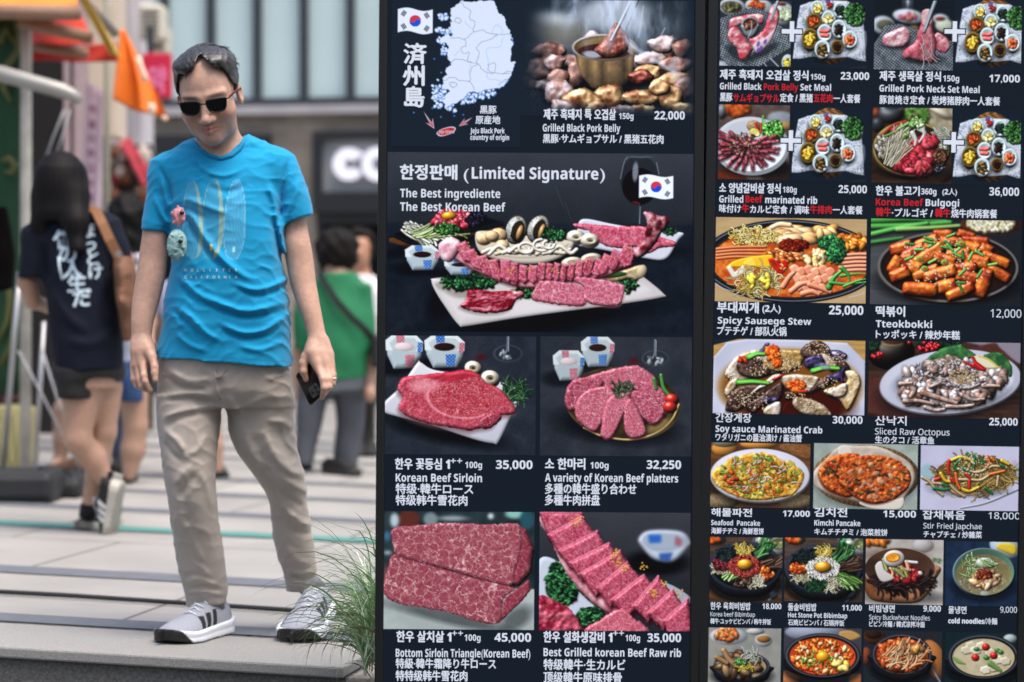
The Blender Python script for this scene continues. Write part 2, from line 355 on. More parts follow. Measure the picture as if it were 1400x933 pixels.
    def noodles(s, cx, cy, rx, ry, n, cols, w, ln, ang=None, curl=1., sh=.8, spec=.1, a=1.):
        R = s.R; P = []
        for _ in range(n):
            t = R.rand() * 6.283; r = math.sqrt(R.rand()); P.append((cy + ry * r * math.sin(t), cx + rx * r * math.cos(t)))
        P.sort()
        for y, x in P:
            g = R.rand() * 6.28 if ang is None else ang + (R.rand() - .5) * .5; cu = (R.rand() - .5) * 2 * curl; pts = []
            for k in range(5):
                pts.append((x, y)); x += math.cos(g) * ln / 4; y += math.sin(g) * ln / 4; g += cu * (.6 + R.rand())
            c = hx(cols[R.randint(len(cols))]) * (.78 + .4 * R.rand())
            s.st(pts, w * 1.7, c * .35, 0, 0, edge=w * .8, a=.45); s.st(pts, w, c, sh, spec * R.rand() * 2, a=a)
    def dots(s, cx, cy, rx, ry, n, cols, r0, el=1.4, sh=.4, a=1.):
        for _ in range(n):
            t = s.R.rand() * 6.283; r = math.sqrt(s.R.rand()); k = r0 * (.7 + .6 * s.R.rand())
            s.el(cx + rx * r * math.cos(t), cy + ry * r * math.sin(t), k * el, k, cols[s.R.randint(len(cols))], s.R.rand() * 3.1, sh, 0, None, a)
    def leaf(s, cx, cy, rx, ry, n, cols=('1d3a22', '2f5a30', '4b7d3e', '16301c'), size=3.2):
        s.el(cx, cy, rx * .9, ry * .9, hx(cols[0]) * .6, edge=4, sh=.2); s.heap(cx, cy, rx, ry, n, cols, size, 1.3, sh=1., spec=.1, flat=.6)
    def shadow(s, cx, cy, rx, ry, a=.6, rot=0, soft=8):
        s.el(cx, cy, rx, ry, '05080c', rot, 0, 0, soft, a)
    def blur(s, r, mask=None):
        k = np.exp(-.5 * (np.arange(-int(3 * r), int(3 * r) + 1) / r) ** 2); k /= k.sum(); n = len(k) // 2; B = s.A
        B = np.pad(B, ((n, n), (n, n), (0, 0)), 'edge')
        B = sum(k[i] * B[i:i + s.h] for i in range(2 * n + 1)); B = sum(k[i] * B[:, i:i + s.w] for i in range(2 * n + 1))
        s.A = B if mask is None else s.A * (1 - mask[..., None]) + B * mask[..., None]
    def grade(s, gain=1., tint=(1, 1, 1), con=1., noise=.012):
        s.A = ((s.A - .4) * con + .4) * gain * np.array(tint)
        s.A = s.A + (s.R.rand(s.h, s.w, 1) - .5) * noise * 2
        s.A = np.clip(s.A, .03, 1)
    def bowl(s, cx, cy, rx, ry, depth, col, inner=None, wall=.12, spec=.4, rimc=None, taper=.72, tex=None):
        """bowl seen from above: outer wall below the rim ellipse, rim ring, inside"""
        pts = [(cx - rx, cy), (cx - rx * .95, cy + depth * .45), (cx - rx * taper, cy + ry * .55 + depth * .75), (cx - rx * .3, cy + ry * .85 + depth), (cx + rx * .3, cy + ry * .85 + depth), (cx + rx * taper, cy + ry * .55 + depth * .75), (cx + rx * .95, cy + depth * .45), (cx + rx, cy), (cx, cy - ry * .5)]
        s.shadow(cx, cy + ry * .7 + depth, rx * 1., ry * .7, .55)
        s.pg(pts, tex or col, 1., rx * .6, spec * .4)
        s.el(cx, cy, rx, ry, hx(rimc or col) * 1.15, sh=.25)
        s.el(cx, cy + ry * .02, rx * (1 - wall), ry * (1 - wall * .9), hx(inner or col) * .75, sh=-.5)
    def flag(s, x, y, w, h, wave=3):
        top = [(x + w * t, y - wave * math.sin(t * 6.28) * .9) for t in np.linspace(0, 1, 13)]
        s.pg(top + [(a, b + h) for a, b in top[::-1]], 'e4e8f6', 0, 3, smooth=False)
        cx, cy, r = x + w / 2, y + h / 2, h * .25
        q = s.sl(cx - r - 2, cy - r - 2, cx + r + 2, cy + r + 2); X = s.X[q] - cx; Y = s.Y[q] - cy
        a = .5; U = X * math.cos(a) + Y * math.sin(a); V = -X * math.sin(a) + Y * math.cos(a)
        red = np.clip((np.where(U < 0, np.maximum(-V, r / 2 - np.hypot(U + r / 2, V)), np.minimum(-V, np.hypot(U - r / 2, V) - r / 2))) / .8 + .5, 0, 1)
        s.put(q, np.clip((r - np.hypot(X, Y)) / .9 + .5, 0, 1), mix('1f4fc4', 'c93a4a', red))
        for k, (dx, dy, ro) in enumerate(((-.33, -.28, -.98), (.33, -.28, .98), (-.33, .28, .98), (.33, .28, -.98))):
            px, py = cx + dx * w, cy + dy * h - wave * .6 * math.sin((dx + .5) * 6.28)
            for j in (-1, 0, 1):
                ox, oy = -math.sin(ro) * j * h * .065, math.cos(ro) * j * h * .065; L = h * .1
                s.st([(px + ox - math.cos(ro) * L, py + oy - math.sin(ro) * L), (px + ox + math.cos(ro) * L, py + oy + math.sin(ro) * L)], h * .042, '30343c', 0, smooth=False)
# ------------------------------------------------------------------ the printed photographs of the two menu signs
REDS = ('7a1f1c', '9c3024', 'b5452c', '8a2a20', '5e1614'); GRN = ('2c5a2c', '4a8040', '1f4424', '6a9a50')
NAVY = '16202b'
def slate(seed, a='2a2f38', b='1b222b'):
    return lambda X, Y: mix(a, b, fbm(X, Y, 60, seed, 4) * 1.6 - .3 + .5 * (vnoise(X, Y, 3, seed) - .5))
def sauce_cup(c, cx, cy, rx, h, liquid='2a1614', salt=False):
    k = rx
    top = [(cx - k, cy - h * .35), (cx - k * .6, cy - h * .55), (cx + k * .6, cy - h * .55), (cx + k, cy - h * .3), (cx + k * .97, cy), (cx - k * .97, cy - .02 * h)]
    c.shadow(cx - k * .5, cy + h * .5, k * 1.2, h * .3, .7, 0, k * .3)
    c.pg([(cx - k, cy - h * .35), (cx + k, cy - h * .3), (cx + k * .9, cy + h * .2), (cx + k * .62, cy + h * .55), (cx - k * .55, cy + h * .58), (cx - k * .88, cy + h * .15)], 'a9b8bb', .5, k * .3, smooth=False)
    c.pg(top, 'd3dcda', .1, 3, smooth=False)
    c.pg([(cx - k * .8, cy - h * .28), (cx - k * .5, cy - h * .44), (cx + k * .5, cy - h * .44), (cx + k * .82, cy - h * .25), (cx + k * .6, cy - h * .02), (cx - k * .6, cy - h * .02)], 'b4c0bf', .2, 4, smooth=False)
    c.el(cx, cy - h * .14, k * .52, h * .14, 'd8c9c8' if salt else liquid, sh=.2)
    pat = lambda X, Y: mix('2f62a8', '8fb0d0', (np.sin(X * 9 / k * 4) * np.sin(Y * 9 / k * 4) > .2) * .8)
    pat2 = lambda X, Y: mix('b0616e', 'd0a5aa', (np.sin(X * 9 / k * 4) * np.sin(Y * 9 / k * 4) > .2) * .8)
    c.pg([(cx - k * .45, cy - h * .53), (cx, cy - h * .55), (cx + .02 * k, cy - h * .3), (cx - k * .4, cy - h * .27)], pat if not salt else pat2, 0, 3, smooth=False)
    c.pg([(cx + k * .05, cy + .12 * h), (cx + k * .58, cy + .1 * h), (cx + k * .5, cy + .5 * h), (cx + .1 * k, cy + .52 * h)], pat if not salt else pat2, .2, 3, smooth=False)
    c.pg([(cx + k * .75, cy - h * .3), (cx + k, cy - h * .28), (cx + k * .9, cy + h * .1), (cx + k * .7, cy)], pat2 if not salt else pat, .2, 3, smooth=False)
def parsley(c, cx, cy, rx, ry, n=90, s=7):
    c.leaf(cx, cy, rx, ry, n, ('10281a', '1d4428', '2f6238', '0c1c12', '3d7a48'), s)
def ph_sauce():
    c = Cv(712, 0, 950, 158, NAVY, 3, (710, 0, 5.6))
    c.el(760, 330, 640, 330, '4a545d', sh=0, edge=330, a=.8)
    c.el(300, 230, 230, 120, 'b9a98a', .1, sh=.3, edge=40, a=.5); c.el(280, 150, 190, 60, 'cfd6da', .15, sh=.4, edge=30, a=.7)
    c.el(740, 110, 300, 130, 'c9d0d8', sh=.2, edge=60, a=.75); c.el(1180, 210, 190, 110, '2a323a', .4, sh=.3, edge=60, a=.9)
    c.el(220, 350, 260, 14, 'c4ccd2', .02, sh=0, edge=12, a=.45)
    c.blur(5)
    for _ in range(34):
        x = c.R.rand() * 500 - 20; y = 640 + c.R.rand() * 230; c.st([(x, y), (x + 40, y - 60 - 40 * c.R.rand()), (x + 130, y - 70)], 5, '59595a', .5, a=.6)
    M = lambda X, Y: mix('6d3d33', 'a87f70', fbm(X, Y, 60, 4, 4) * 2.7 - .8)
    M2 = lambda X, Y: mix('6e3a1e', 'd2aa74', fbm(X, Y, 80, 8, 4) * 2.8 - .85)
    M3 = lambda X, Y: mix('8a5a50', 'd0bcb8', fbm(X, Y, 60, 6, 4) * 2.2 - .5)
    def chunk(x, y, rx, ry, col, rot=0, sp=.4, sd=1):
        n = 8; r = np.random.RandomState(sd)
        pts = [(x + math.cos(t + rot) * rx * (.8 + .55 * r.rand()), y + math.sin(t + rot) * ry * (.85 + .55 * r.rand())) for t in np.linspace(0, 6.283, n, False)]
        c.shadow(x, y + ry * .5, rx * 1.15, ry * .8, .7, 0, 25)
        c.pg(pts, col, 1.05, min(rx, ry) * .75, sp * .8, rough=7, seed=sd, bmp=30, bsc=44, gl=12)
    for a in ((560, 300, 60, 50, M3, .2), (120, 610, 100, 60, M, .1), (210, 640, 70, 60, M3, .3), (400, 470, 60, 60, M3, .2), (930, 470, 80, 60, M3, .1), (1110, 420, 90, 50, M, .1), (1310, 560, 70, 60, M2, .2), (1100, 330, 110, 60, M3, .2), (1250, 370, 70, 70, M, .5), (230, 400, 120, 60, M, 0), (1010, 450, 110, 60, M3, .4)): chunk(*a[:5], a[5], .25, int(a[0]))
    for a in ((165, 520, 110, 75, M, .2), (280, 480, 80, 60, M3, .1), (430, 570, 60, 110, M, -.3), (1210, 490, 110, 60, M, .2), (1010, 545, 95, 50, M2, .1), (300, 590, 80, 50, M, 0)): chunk(*a[:5], a[5], .35, int(a[0] + a[1]))
    for a in ((300, 700, 110, 100, M3, -.5), (1190, 610, 160, 55, M2, -.1), (1290, 670, 90, 80, M, 0)): chunk(*a[:5], a[5], .4, int(a[0] + a[1]))
    # steel cup
    c.shadow(680, 640, 240, 110, .9, 0, 60)
    def steel(X, Y):
        t = (X - 430) / 470; k = np.interp(t, [0, .08, .2, .33, .45, .55, .7, .8, .9, 1], [.25, .75, .45, .8, .3, .72, .5, .25, .65, .2]) * np.interp(Y, [420, 520, 640, 690], [1.1, 1., .55, .12])
        k = k + .25 * (fbm(X, Y, 40, 5) - .5)
        return mix('1a1614', 'c39a66', np.clip(k, 0, 1.1))
    c.pg([(425, 400), (890, 400), (880, 480), (850, 600), (780, 670), (660, 690), (560, 670), (490, 590), (445, 490)], steel, .25, 30, smooth=False)
    c.el(657, 362, 252, 104, 'b9b6b0', 0, .5, .3); c.el(657, 362, 236, 92, '4a3220', 0, -.6)
    c.el(600, 318, 150, 40, 'b08d54', -.2, .2, 0, 30, .6); c.el(657, 390, 205, 58, '2d0f0c', 0, 0); c.el(560, 415, 70, 26, 'c5ccd8', .1, 0, 0, 14, .8); c.el(845, 378, 18, 40, 'b9a9a8', -.6, 0, 0, 14, .7)
    M4 = lambda X, Y: mix(mix('5e1a12', 'b27a6a', fbm(X * 1.5, Y * .8, 45, 12, 4) * 2 - .5), '8e2c10', np.clip((Y - 360) / 90, 0, .8) * np.clip((X - 600) / 100, 0, 1))
    c.pg([(742, 170), (790, 215), (840, 290), (835, 380), (760, 430), (660, 440), (580, 385), (650, 300), (700, 220)], M4, 1., 50, .35, rough=5, bmp=24, bsc=30, gl=14)
    c.st([(865, -20), (790, 140), (706, 306)], 26, 'b4b9c2', 1., .3, 22, smooth=False); c.st([(915, -20), (810, 230)], 18, '6d747c', 1., .2, 14, smooth=False)
    for a in ((930, 590, 90, 60, lambda X, Y: mix('3a100c', '8e4030', fbm(X, Y, 40, 3) * 2 - .5), .3), (705, 745, 120, 95, M2, .4), (490, 765, 130, 75, M2, .1), (960, 745, 140, 70, M2, .2), (1170, 750, 110, 80, M2, .5), (930, 850, 130, 40, M2, 0), (340, 830, 110, 60, M3, .3), (590, 830, 90, 50, M2, .2), (1080, 670, 80, 50, M2, .3), (800, 850, 100, 40, M3, 0), (1270, 840, 110, 50, M2, .1)): chunk(*a[:5], a[5], .55, int(a[0] * 3 + a[1]))
    # steam of the photograph
    n = fbm(c.X * 1.6, c.Y * .5, 130, 21, 4); n2 = fbm(c.X + c.Y * .7, c.Y, 60, 31, 4)
    g = np.exp(-((c.X - 760 - (c.Y - 200) * .1) / 420) ** 2) * np.clip((470 - c.Y) / 420, 0, 1)
    k = np.clip((n - .40) * 3.4, 0, 1) * g + .55 * np.clip(1 - abs(c.X - 880 - (c.Y - 300) * .95 - 60 * np.sin(c.Y / 70)) / 50, 0, 1) * np.clip((c.Y - 250) / 80, 0, 1) * np.clip((720 - c.Y) / 150, 0, 1) * (.4 + n2) + .4 * np.clip(1 - abs(c.X - 1230 - 50 * np.sin(c.Y / 45)) / 40, 0, 1) * np.clip((c.Y - 380) / 60, 0, 1) * np.clip((650 - c.Y) / 120, 0, 1)
    k = k + .6 * np.clip(1 - abs(c.X - 430 + (c.Y) * .25) / 90, 0, 1) * np.clip((330 - c.Y) / 200, 0, 1) * (.3 + n2)
    c.A = c.A * (1 - (.9 * np.clip(k * 1.25, 0, 1))[..., None]) + hx('cfdaea') * .9 * np.clip(k * 1.25, 0, 1)[..., None]
    for x in (905, 1070, 1130): c.st([(x + 45, 40 + (x - 900)), (x + 10, 280)], 12, 'cfd8e2', 0, a=.45)
    m = np.clip(np.minimum.reduce([(c.X - 20) / 260, (1350 - c.X) / 130, (880 - c.Y) / 120, (c.Y + 260) / 200]), 0, 1) ** 1.2 * (1 - .5 * np.clip((150 - c.Y) / 150, 0, 1) * np.clip(abs(c.X - 700) / 500 - .4, 0, 1))
    c.A = c.A * m[..., None] + hx(NAVY) * (1 - m[..., None]); c.grade(1., (.97, .99, 1.03)); return c
def ph_map():
    c = Cv(536, 0, 712, 200, NAVY, 5, (530, 0, 4.663))
    c.flag(66, 60, 222, 148, 12)
    land = [(402, 65), (425, 40), (465, 8), (540, 12), (620, 2), (665, -10), (700, 60), (740, 110), (765, 160), (785, 215), (795, 270), (788, 330), (785, 385), (812, 395), (795, 470), (780, 500), (745, 545), (690, 560), (640, 570), (590, 585), (540, 590), (500, 610), (450, 650), (420, 660), (375, 680), (370, 620), (395, 580), (360, 560), (355, 505), (380, 470), (370, 440), (400, 405), (385, 370), (385, 310), (375, 270), (345, 285), (330, 255), (380, 225), (420, 225), (400, 180), (400, 140), (405, 110)]
    R = c.R
    for (x0, y0, x1, y1, n) in ((330, 90, 400, 120, 14), (310, 180, 410, 210, 22), (350, 280, 380, 340, 14), (290, 540, 370, 640, 34), (300, 610, 380, 690, 16), (380, 620, 440, 710, 16), (470, 590, 560, 660, 26), (560, 560, 690, 620, 34), (400, 210, 440, 260, 8), (320, 230, 350, 280, 8), (310, 500, 345, 620, 8)):
        for _ in range(n):
            x = x0 + R.rand() * (x1 - x0); y = y0 + R.rand() * (y1 - y0); r = 4 + R.rand() * 7
            c.el(x + 1, y + 2, r * 1.5 + 2, r + 2, '3e74b8', R.rand() * 3, 0, bump=.8); c.el(x, y, r * 1.4, r, 'dfe6f2', R.rand() * 3, 0, bump=.8)
    for x, y in ((172, 718), (345, 745), (430, 738), (487, 730), (290, 690), (300, 375), (345, 462)): c.el(x, y, 6, 5, '3a78c0', 0, 0)
    c.pg([(x + 2, y + 4) for x, y in land], '3e74b8', 0, 3, rough=10, seed=8); c.pg(land, 'd9e0ee', 0, 3, rough=9, seed=8)
    W = lambda p: [(x + 5 * (R.rand() - .5) * 2, y + 5 * (R.rand() - .5) * 2) for x, y in spl(p, False, 4)]
    for p, col in (([(465, 8), (500, 45), (530, 65), (525, 120), (555, 140), (548, 200), (600, 190), (660, 210), (700, 220), (785, 215)], '8a93a3'), ([(400, 240), (450, 240), (500, 245), (548, 200)], '8a93a3'), ([(490, 245), (500, 290), (470, 300), (485, 340), (520, 330), (510, 375), (535, 400), (575, 405)], '8a93a3'), ([(700, 220), (660, 245), (600, 265), (570, 300), (585, 350), (570, 395), (610, 440), (640, 460), (700, 465), (780, 460)], '8a93a3'), ([(395, 405), (440, 375), (500, 385), (535, 400)], '8a93a3'), ([(365, 510), (420, 490), (460, 510), (525, 515), (535, 440), (575, 405)], '8a93a3'), ([(525, 515), (560, 565)], '8a93a3'), ([(395, 530), (420, 520), (447, 540), (420, 555), (395, 530)], '8a93a3'), ([(425, 130), (445, 112), (470, 128), (455, 150), (425, 130)], '8a93a3'), ([(645, 410), (690, 400), (685, 455), (650, 450), (645, 410)], '8a93a3'), ([(735, 470), (770, 450), (795, 455)], '8a93a3'), ([(710, 545), (745, 510), (770, 500)], '8a93a3'), ([(490, 140), (540, 185)], '9fc0e4'), ([(740, 235), (710, 300), (630, 310), (645, 400), (640, 490), (760, 515)], '9fc0e4'), ([(455, 325), (430, 350)], '9fc0e4'), ([(530, 410), (520, 470)], '9fc0e4'), ([(700, 155), (670, 190), (680, 215), (730, 210), (725, 175), (700, 155)], '9fc0e4')):
        c.st(W(p), 3.2, col, 0, smooth=False, edge=4)
    for (tip, tail, wd) in (((303, 820), (235, 712), 26), ((460, 803), (545, 747), 22)):
        tx, ty = tip; ax, ay = tail; L = math.hypot(tx - ax, ty - ay); ux, uy = (tx - ax) / L, (ty - ay) / L; nx, ny = -uy, ux
        A = [(ax, ay), (tx - ux * 38 + nx * 7, ty - uy * 38 + ny * 7), (tx - ux * 60 + nx * wd, ty - uy * 60 + ny * wd), tip, (tx - ux * 60 - nx * wd, ty - uy * 60 - ny * wd), (tx - ux * 38 - nx * 7, ty - uy * 38 - ny * 7)]
        c.pg(A, 'd8d4dc', 0, 3, smooth=False); mx = sum(a for a, b in A) / 6 * .35 + tx * .65 - ux * 14; my = sum(b for a, b in A) / 6 * .35 + ty * .65 - uy * 14
        c.pg([((a - mx) * .72 + mx, (b - my) * .72 + my) for a, b in A], lambda X, Y: mix('c0303c', 'd8b4b8', np.hypot(X - tx, Y - ty) / 110), 0, 3, smooth=False)
    I = [(318, 850), (340, 828), (380, 812), (420, 806), (440, 818), (425, 842), (385, 860), (340, 868)]
    c.pg(I, 'e0dce4', 0, 3); c.pg([((a - 380) * .9 + 380, (b - 838) * .82 + 838) for a, b in I], 'bf2a36', 0, 3)
    c.grade(1., (.97, .99, 1.03)); return c
def ph_signature():
    c = Cv(530, 208, 948, 453, lambda X, Y: mix('3a3e44', '23282e', (Y - 30) / 330 + .4 * (fbm(X, Y, 120, 2, 4) - .5)), 7, (510, 200, 3.0435))
    # dark table
    q = np.clip((c.Y - 318 - 8 * (c.X - 700) / 600 * 0) / 16 + .5, 0, 1)[..., None]; c.A = c.A * (1 - q) + slate(4, '222830', '161d26')(c.X, c.Y) * q
    for x, y, L in ((380, 90, 60), (760, 160, 120), (800, 230, 100), (420, 50, 40)): c.st([(x, y), (x + L * .3, y + L * .8)], 1.5, '596068', 0, a=.5)
    # wine glass
    c.el(1110, 135, 80, 105, '0d1116', 0, 0, a=.35); c.el(1110, 160, 72, 76, '10080c', 0, .2, a=.75); c.el(1092, 100, 12, 40, '8a949c', .05, 0, 0, 6, .8); c.st([(1030, 130), (1045, 60), (1060, 38)], 3, '77818a', 0); c.st([(1190, 110), (1180, 60)], 3, '77818a', 0); c.el(1110, 38, 52, 5, '59626a', 0, 0, a=.7)
    c.st([(1110, 235), (1108, 320)], 9, '2b343c', .6); c.st([(1113, 245), (1111, 315)], 3, '8c98a2', 0); c.el(1095, 228, 14, 5, '7c1a20', .2, 0, a=.8)
    c.flag(1108, 116, 142, 92, 6)
    # plate of raw beef, right
    c.shadow(1110, 430, 190, 40, .6, 0, 30)
    c.pg([(875, 298), (1000, 318), (1180, 348), (1290, 352), (1270, 385), (1220, 460), (1130, 458), (960, 425), (835, 400), (850, 350)], 'c9cbd0', .35, 10, .1)
    c.pg([(838, 318), (900, 318), (1010, 328), (1140, 330), (1190, 365), (1262, 392), (1250, 412), (1200, 415), (1150, 440), (1100, 415), (1010, 418), (940, 395), (900, 350), (845, 335)], marble(3, 30, 'a5344c', 'cf7a88', 'e6b6ba', .7, 10), .7, 14, .15, rough=3, bmp=3, bsc=16)
    for x, y in ((846, 373), (905, 386)): c.el(x, y + 5, 40, 30, '8f8474', 0, .6); c.el(x, y - 2, 39, 27, 'd6cdb6', 0, .7); c.el(x + 3, y, 20, 12, 'a89f88', 0, -.5); c.el(x + 2, y + 2, 11, 6, '5a5346', 0, 0)
    c.leaf(1240, 345, 30, 14, 26, ('1c3424', '2d5236', '12241a'), 6)
    # black tray with tartare
    c.pg([(70, 385), (400, 290), (545, 322), (540, 345), (160, 425), (70, 400)], '5a3a22', .4, 6, smooth=False); c.shadow(250, 415, 220, 30, .6, -.2, 20)
    c.pg([(68, 372), (330, 285), (400, 268), (545, 312), (545, 330), (172, 412), (150, 408)], '15191f', .5, 8, .1, smooth=False); c.pg([(85, 365), (395, 275), (525, 312), (165, 397)], '0d1116', .2, 6, smooth=False)
    c.noodles(160, 340, 55, 26, 34, ('cfd2bd', 'dfe0cc', 'b9bda5'), 9, 95, .5, .15); c.noodles(230, 365, 75, 20, 40, ('a9bf7c', 'c6d49c', '86a35a'), 6, 110, -.25, .25)
    c.heap(335, 305, 80, 34, 190, ('a02c3c', 'c04a58', '7e1d2a', 'd06a74'), 11, 1.5, spec=.3); c.leaf(310, 342, 52, 22, 70, ('1c3c20', '34602e', '4f8344'), 8); c.leaf(430, 300, 40, 30, 40, ('1a1a2a', '2a2438', '14141c'), 9)
    c.el(318, 288, 30, 16, 'd89a20', 0, .7, .5); c.el(308, 282, 8, 3, 'ffe9a0', 0, 0, a=.7)
    sauce_cup(c, 208, 463, 72, 92)
    # seafood plate
    c.shadow(640, 460, 230, 40, .7, 0, 30)
    c.pg([(428, 365), (470, 350), (600, 365), (800, 385), (838, 405), (800, 450), (700, 484), (560, 480), (450, 440)], 'c3b9a5', .5, 14, .1); c.pg([(440, 370), (600, 372), (790, 392), (815, 405), (760, 440), (650, 462), (540, 455), (460, 425)], 'cfc5ad', .2, 10)
    for x, y in ((598, 345), (690, 340)):
        c.el(x, y, 46, 62, '3d3a36', .25 if x < 650 else .45, .4, bump=.12); c.el(x, y, 42, 57, speck('a8a89c', ('6d6a62', 'd0d0c4', '8a8a80'), 13, 4), .25 if x < 650 else .45, .7, .2); c.el(x + 6, y + 6, 27, 44, '2a221d', .25, .4, bump=.2); c.el(x + 14, y + 12, 12, 34, 'a98654', .3, .8, .2)
    for x, y, r in ((465, 380, 32), (525, 366, 36), (498, 370, 28), (540, 410, 30)): c.el(x, y + 6, r, r * .8, '8a6a46', 0, .4); c.el(x, y, r, r * .78, grain('d0a878', 'e6c9a0', 12, 3), 0, .7, .15)
    for k in range(11): x = 500 + k * 28; c.st([(x - 40, 440 + 6 * math.sin(k)), (x, 425 - 14 * math.sin(k * 2)), (x + 45, 440), (x + 70, 425)], 17, ('c9bda6', 'd8cfbb', 'b9a88c')[k % 3], .9, .15)
    for x, y, r in ((640, 420, 30), (705, 408, 34), (735, 405, 24)): c.st([(x + r * math.cos(t), y + r * .7 * math.sin(t)) for t in np.linspace(0, 5.6, 8)], 13, 'd8d0c0', 1., .2)
    parsley(c, 755, 362, 48, 26, 90, 8)
    # big white plate
    c.shadow(700, 720, 470, 60, .75, -.14, 60); c.shadow(300, 640, 60, 90, .7, .6, 40)
    c.pg([(247, 560), (262, 548), (420, 530), (700, 500), (1100, 530), (1130, 538), (1212, 605), (1200, 622), (1000, 655), (640, 705), (400, 745), (360, 740), (300, 660), (262, 600)], lambda X, Y: mix('d2ccc6', 'a9a39e', fbm(X, Y, 200, 3) * .8), .3, 14, .08)
    c.pg([(262, 575), (330, 560), (400, 572), (390, 625), (330, 625)], '8d8378', 0, 20, a=.7, edge=14); c.pg([(290, 600), (420, 640), (900, 600), (1090, 560), (1150, 600), (900, 650), (420, 715), (365, 715)], 'dad5d0', 0, 10, a=.6, edge=25)
    parsley(c, 400, 562, 115, 34, 220, 9); parsley(c, 640, 605, 50, 20, 70, 8); parsley(c, 1060, 570, 40, 34, 90, 8)
    c.pg([(960, 540), (1060, 505), (1115, 488), (1140, 500), (1138, 525), (1100, 552), (1070, 545), (1000, 560)], grain('c4b491', '9a8660', 20, 4), .8, 14, .15); c.el(1120, 515, 20, 30, 'bfae8c', .4, .5)
    c.el(1000, 530, 60, 12, '3f6a30', -.1, .6)
    for x, y in ((830, 478), (910, 462)): c.el(x, y, 44, 22, 'd3c9b0', -.15, .7); c.el(x + 2, y - 2, 22, 9, '9a917a', -.15, 0)
    sauce_cup(c, 365, 500, 66, 60)
    # ribs
    arc = [(300, 430), (380, 490), (470, 535), (600, 580), (690, 585), (800, 560), (950, 545), (1040, 500), (1090, 440), (1060, 420), (960, 500), (800, 530), (640, 535), (500, 500), (380, 430)]
    c.pg([(x, y + 8) for x, y in arc], '30141a', 0, 5, edge=16, a=.7); c.pg(arc, lambda X, Y: mix('a85a66', 'dba6aa', fbm(X * .6, Y * 1.6, 20, 3, 4) * 1.6 - .3), .8, 12, .15, rough=3)
    c.pg([(275, 410), (300, 385), (335, 378), (368, 400), (360, 440), (330, 480), (300, 478), (280, 450)], grain('c9929a', 'ead2d2', 24, 5, con=3), .8, 26, .2, rough=3)
    S = [(388, 440, 52, -.55), (425, 470, 42, -.5), (470, 495, 44, -.4), (512, 512, 44, -.3), (556, 514, 46, -.12), (592, 525, 34, -.05), (628, 528, 36, 0), (668, 528, 38, .05), (704, 518, 34, .05), (736, 520, 28, .05), (766, 518, 28, .08), (796, 522, 26, .08), (828, 515, 30, .1), (862, 505, 32, .12), (898, 498, 40, .2), (938, 500, 38, .3), (966, 485, 40, .35), (1006, 468, 44, .3), (1058, 452, 58, .3)]
    for k, (x, y, w, ro) in enumerate(S):
        h = 56 if k < 6 else (46 if k < 16 else 52); cs, sn = math.cos(ro * -1), math.sin(ro * -1)
        P = [(-w * .42, -h * .85), (w * .5, -h * .75), (w * .52, h * .6), (w * .1, h * .95), (-w * .5, h * .5)]
        P = [(x + a * cs + b * sn, y - a * sn + b * cs) for a, b in P]
        c.pg([(a + 7, b + 5) for a, b in P], '3a0c16', 0, 5, smooth=False, edge=9, a=.75)
        c.pg(P, marble(k + 3, 22, ('9a3046', 'a83e54', '8c2a3e')[k % 3], 'c67484', 'e4b8bc', .7, 7), .75, 9, .18, smooth=False, rough=2, seed=k, bmp=3, bsc=12)
        c.pg([P[0], P[1], (P[1][0], P[1][1] + 8), (P[0][0] + 2, P[0][1] + 10)], 'd78f9b', 0, 4, smooth=False, edge=5, a=.6)
    for _ in range(46):
        k = S[c.R.randint(len(S))]; c.el(k[0] + (c.R.rand() - .5) * 40, k[1] - 20 + (c.R.rand() - .5) * 50, 3 + 3 * c.R.rand(), 2.4, 'd6a840', c.R.rand() * 3, .3)
    c.pg([(1085, 430), (1120, 390), (1140, 330), (1140, 300), (1128, 275), (1140, 262), (1175, 275), (1228, 290), (1230, 320), (1200, 360), (1170, 410), (1110, 460)], lambda X, Y: mix('5e1a22', 'd3a0a4', fbm(X, Y, 26, 9, 4) * 2.6 - .75), .9, 22, .25, rough=4)
    for x, y in ((1190, 318), (1150, 350)): c.el(x, y, 12, 20, '3c1216', .4, .3, edge=8, a=.8)
    # slices in front
    for P, sd in (([(665, 618), (690, 570), (720, 555), (880, 575), (892, 590), (878, 656), (700, 640)], 2), ([(840, 550), (880, 540), (1030, 565), (1050, 595), (1020, 655), (890, 640), (885, 585)], 5)):
        c.pg([(x + 2, y + 8) for x, y in P], '8d7a76', 0, 6, edge=14, a=.7); c.pg([(x, y + 4) for x, y in P], '8e2c40', .5, 8, rough=3); c.pg(P, marble(sd, 26, 'a8485c', 'cc7e8c', 'e8c6c8', .85, 9), .5, 9, .1, rough=3, bmp=4, bsc=8)
    P = [(368, 665), (392, 640), (400, 600), (440, 595), (520, 600), (620, 600), (632, 618), (600, 640), (580, 672), (530, 690), (440, 690)]
    c.pg([(x - 6, y + 8) for x, y in P], '83766f', 0, 6, edge=16, a=.8); c.pg(P, lambda X, Y: mix('7a1626', 'd58a93', (fbm(X * .35 + Y * .2, Y * 1.3, 15, 6, 4) - .36) * 2.6), .9, 14, .2, rough=4, bmp=9, bsc=10)
    c.grade(1., (.97, .98, 1.03), 1.12); return c
def plate_bg(x0, y0, x1, y1, seed, fr): return Cv(x0, y0, x1, y1, slate(seed, '31363f', '232931'), seed, fr)
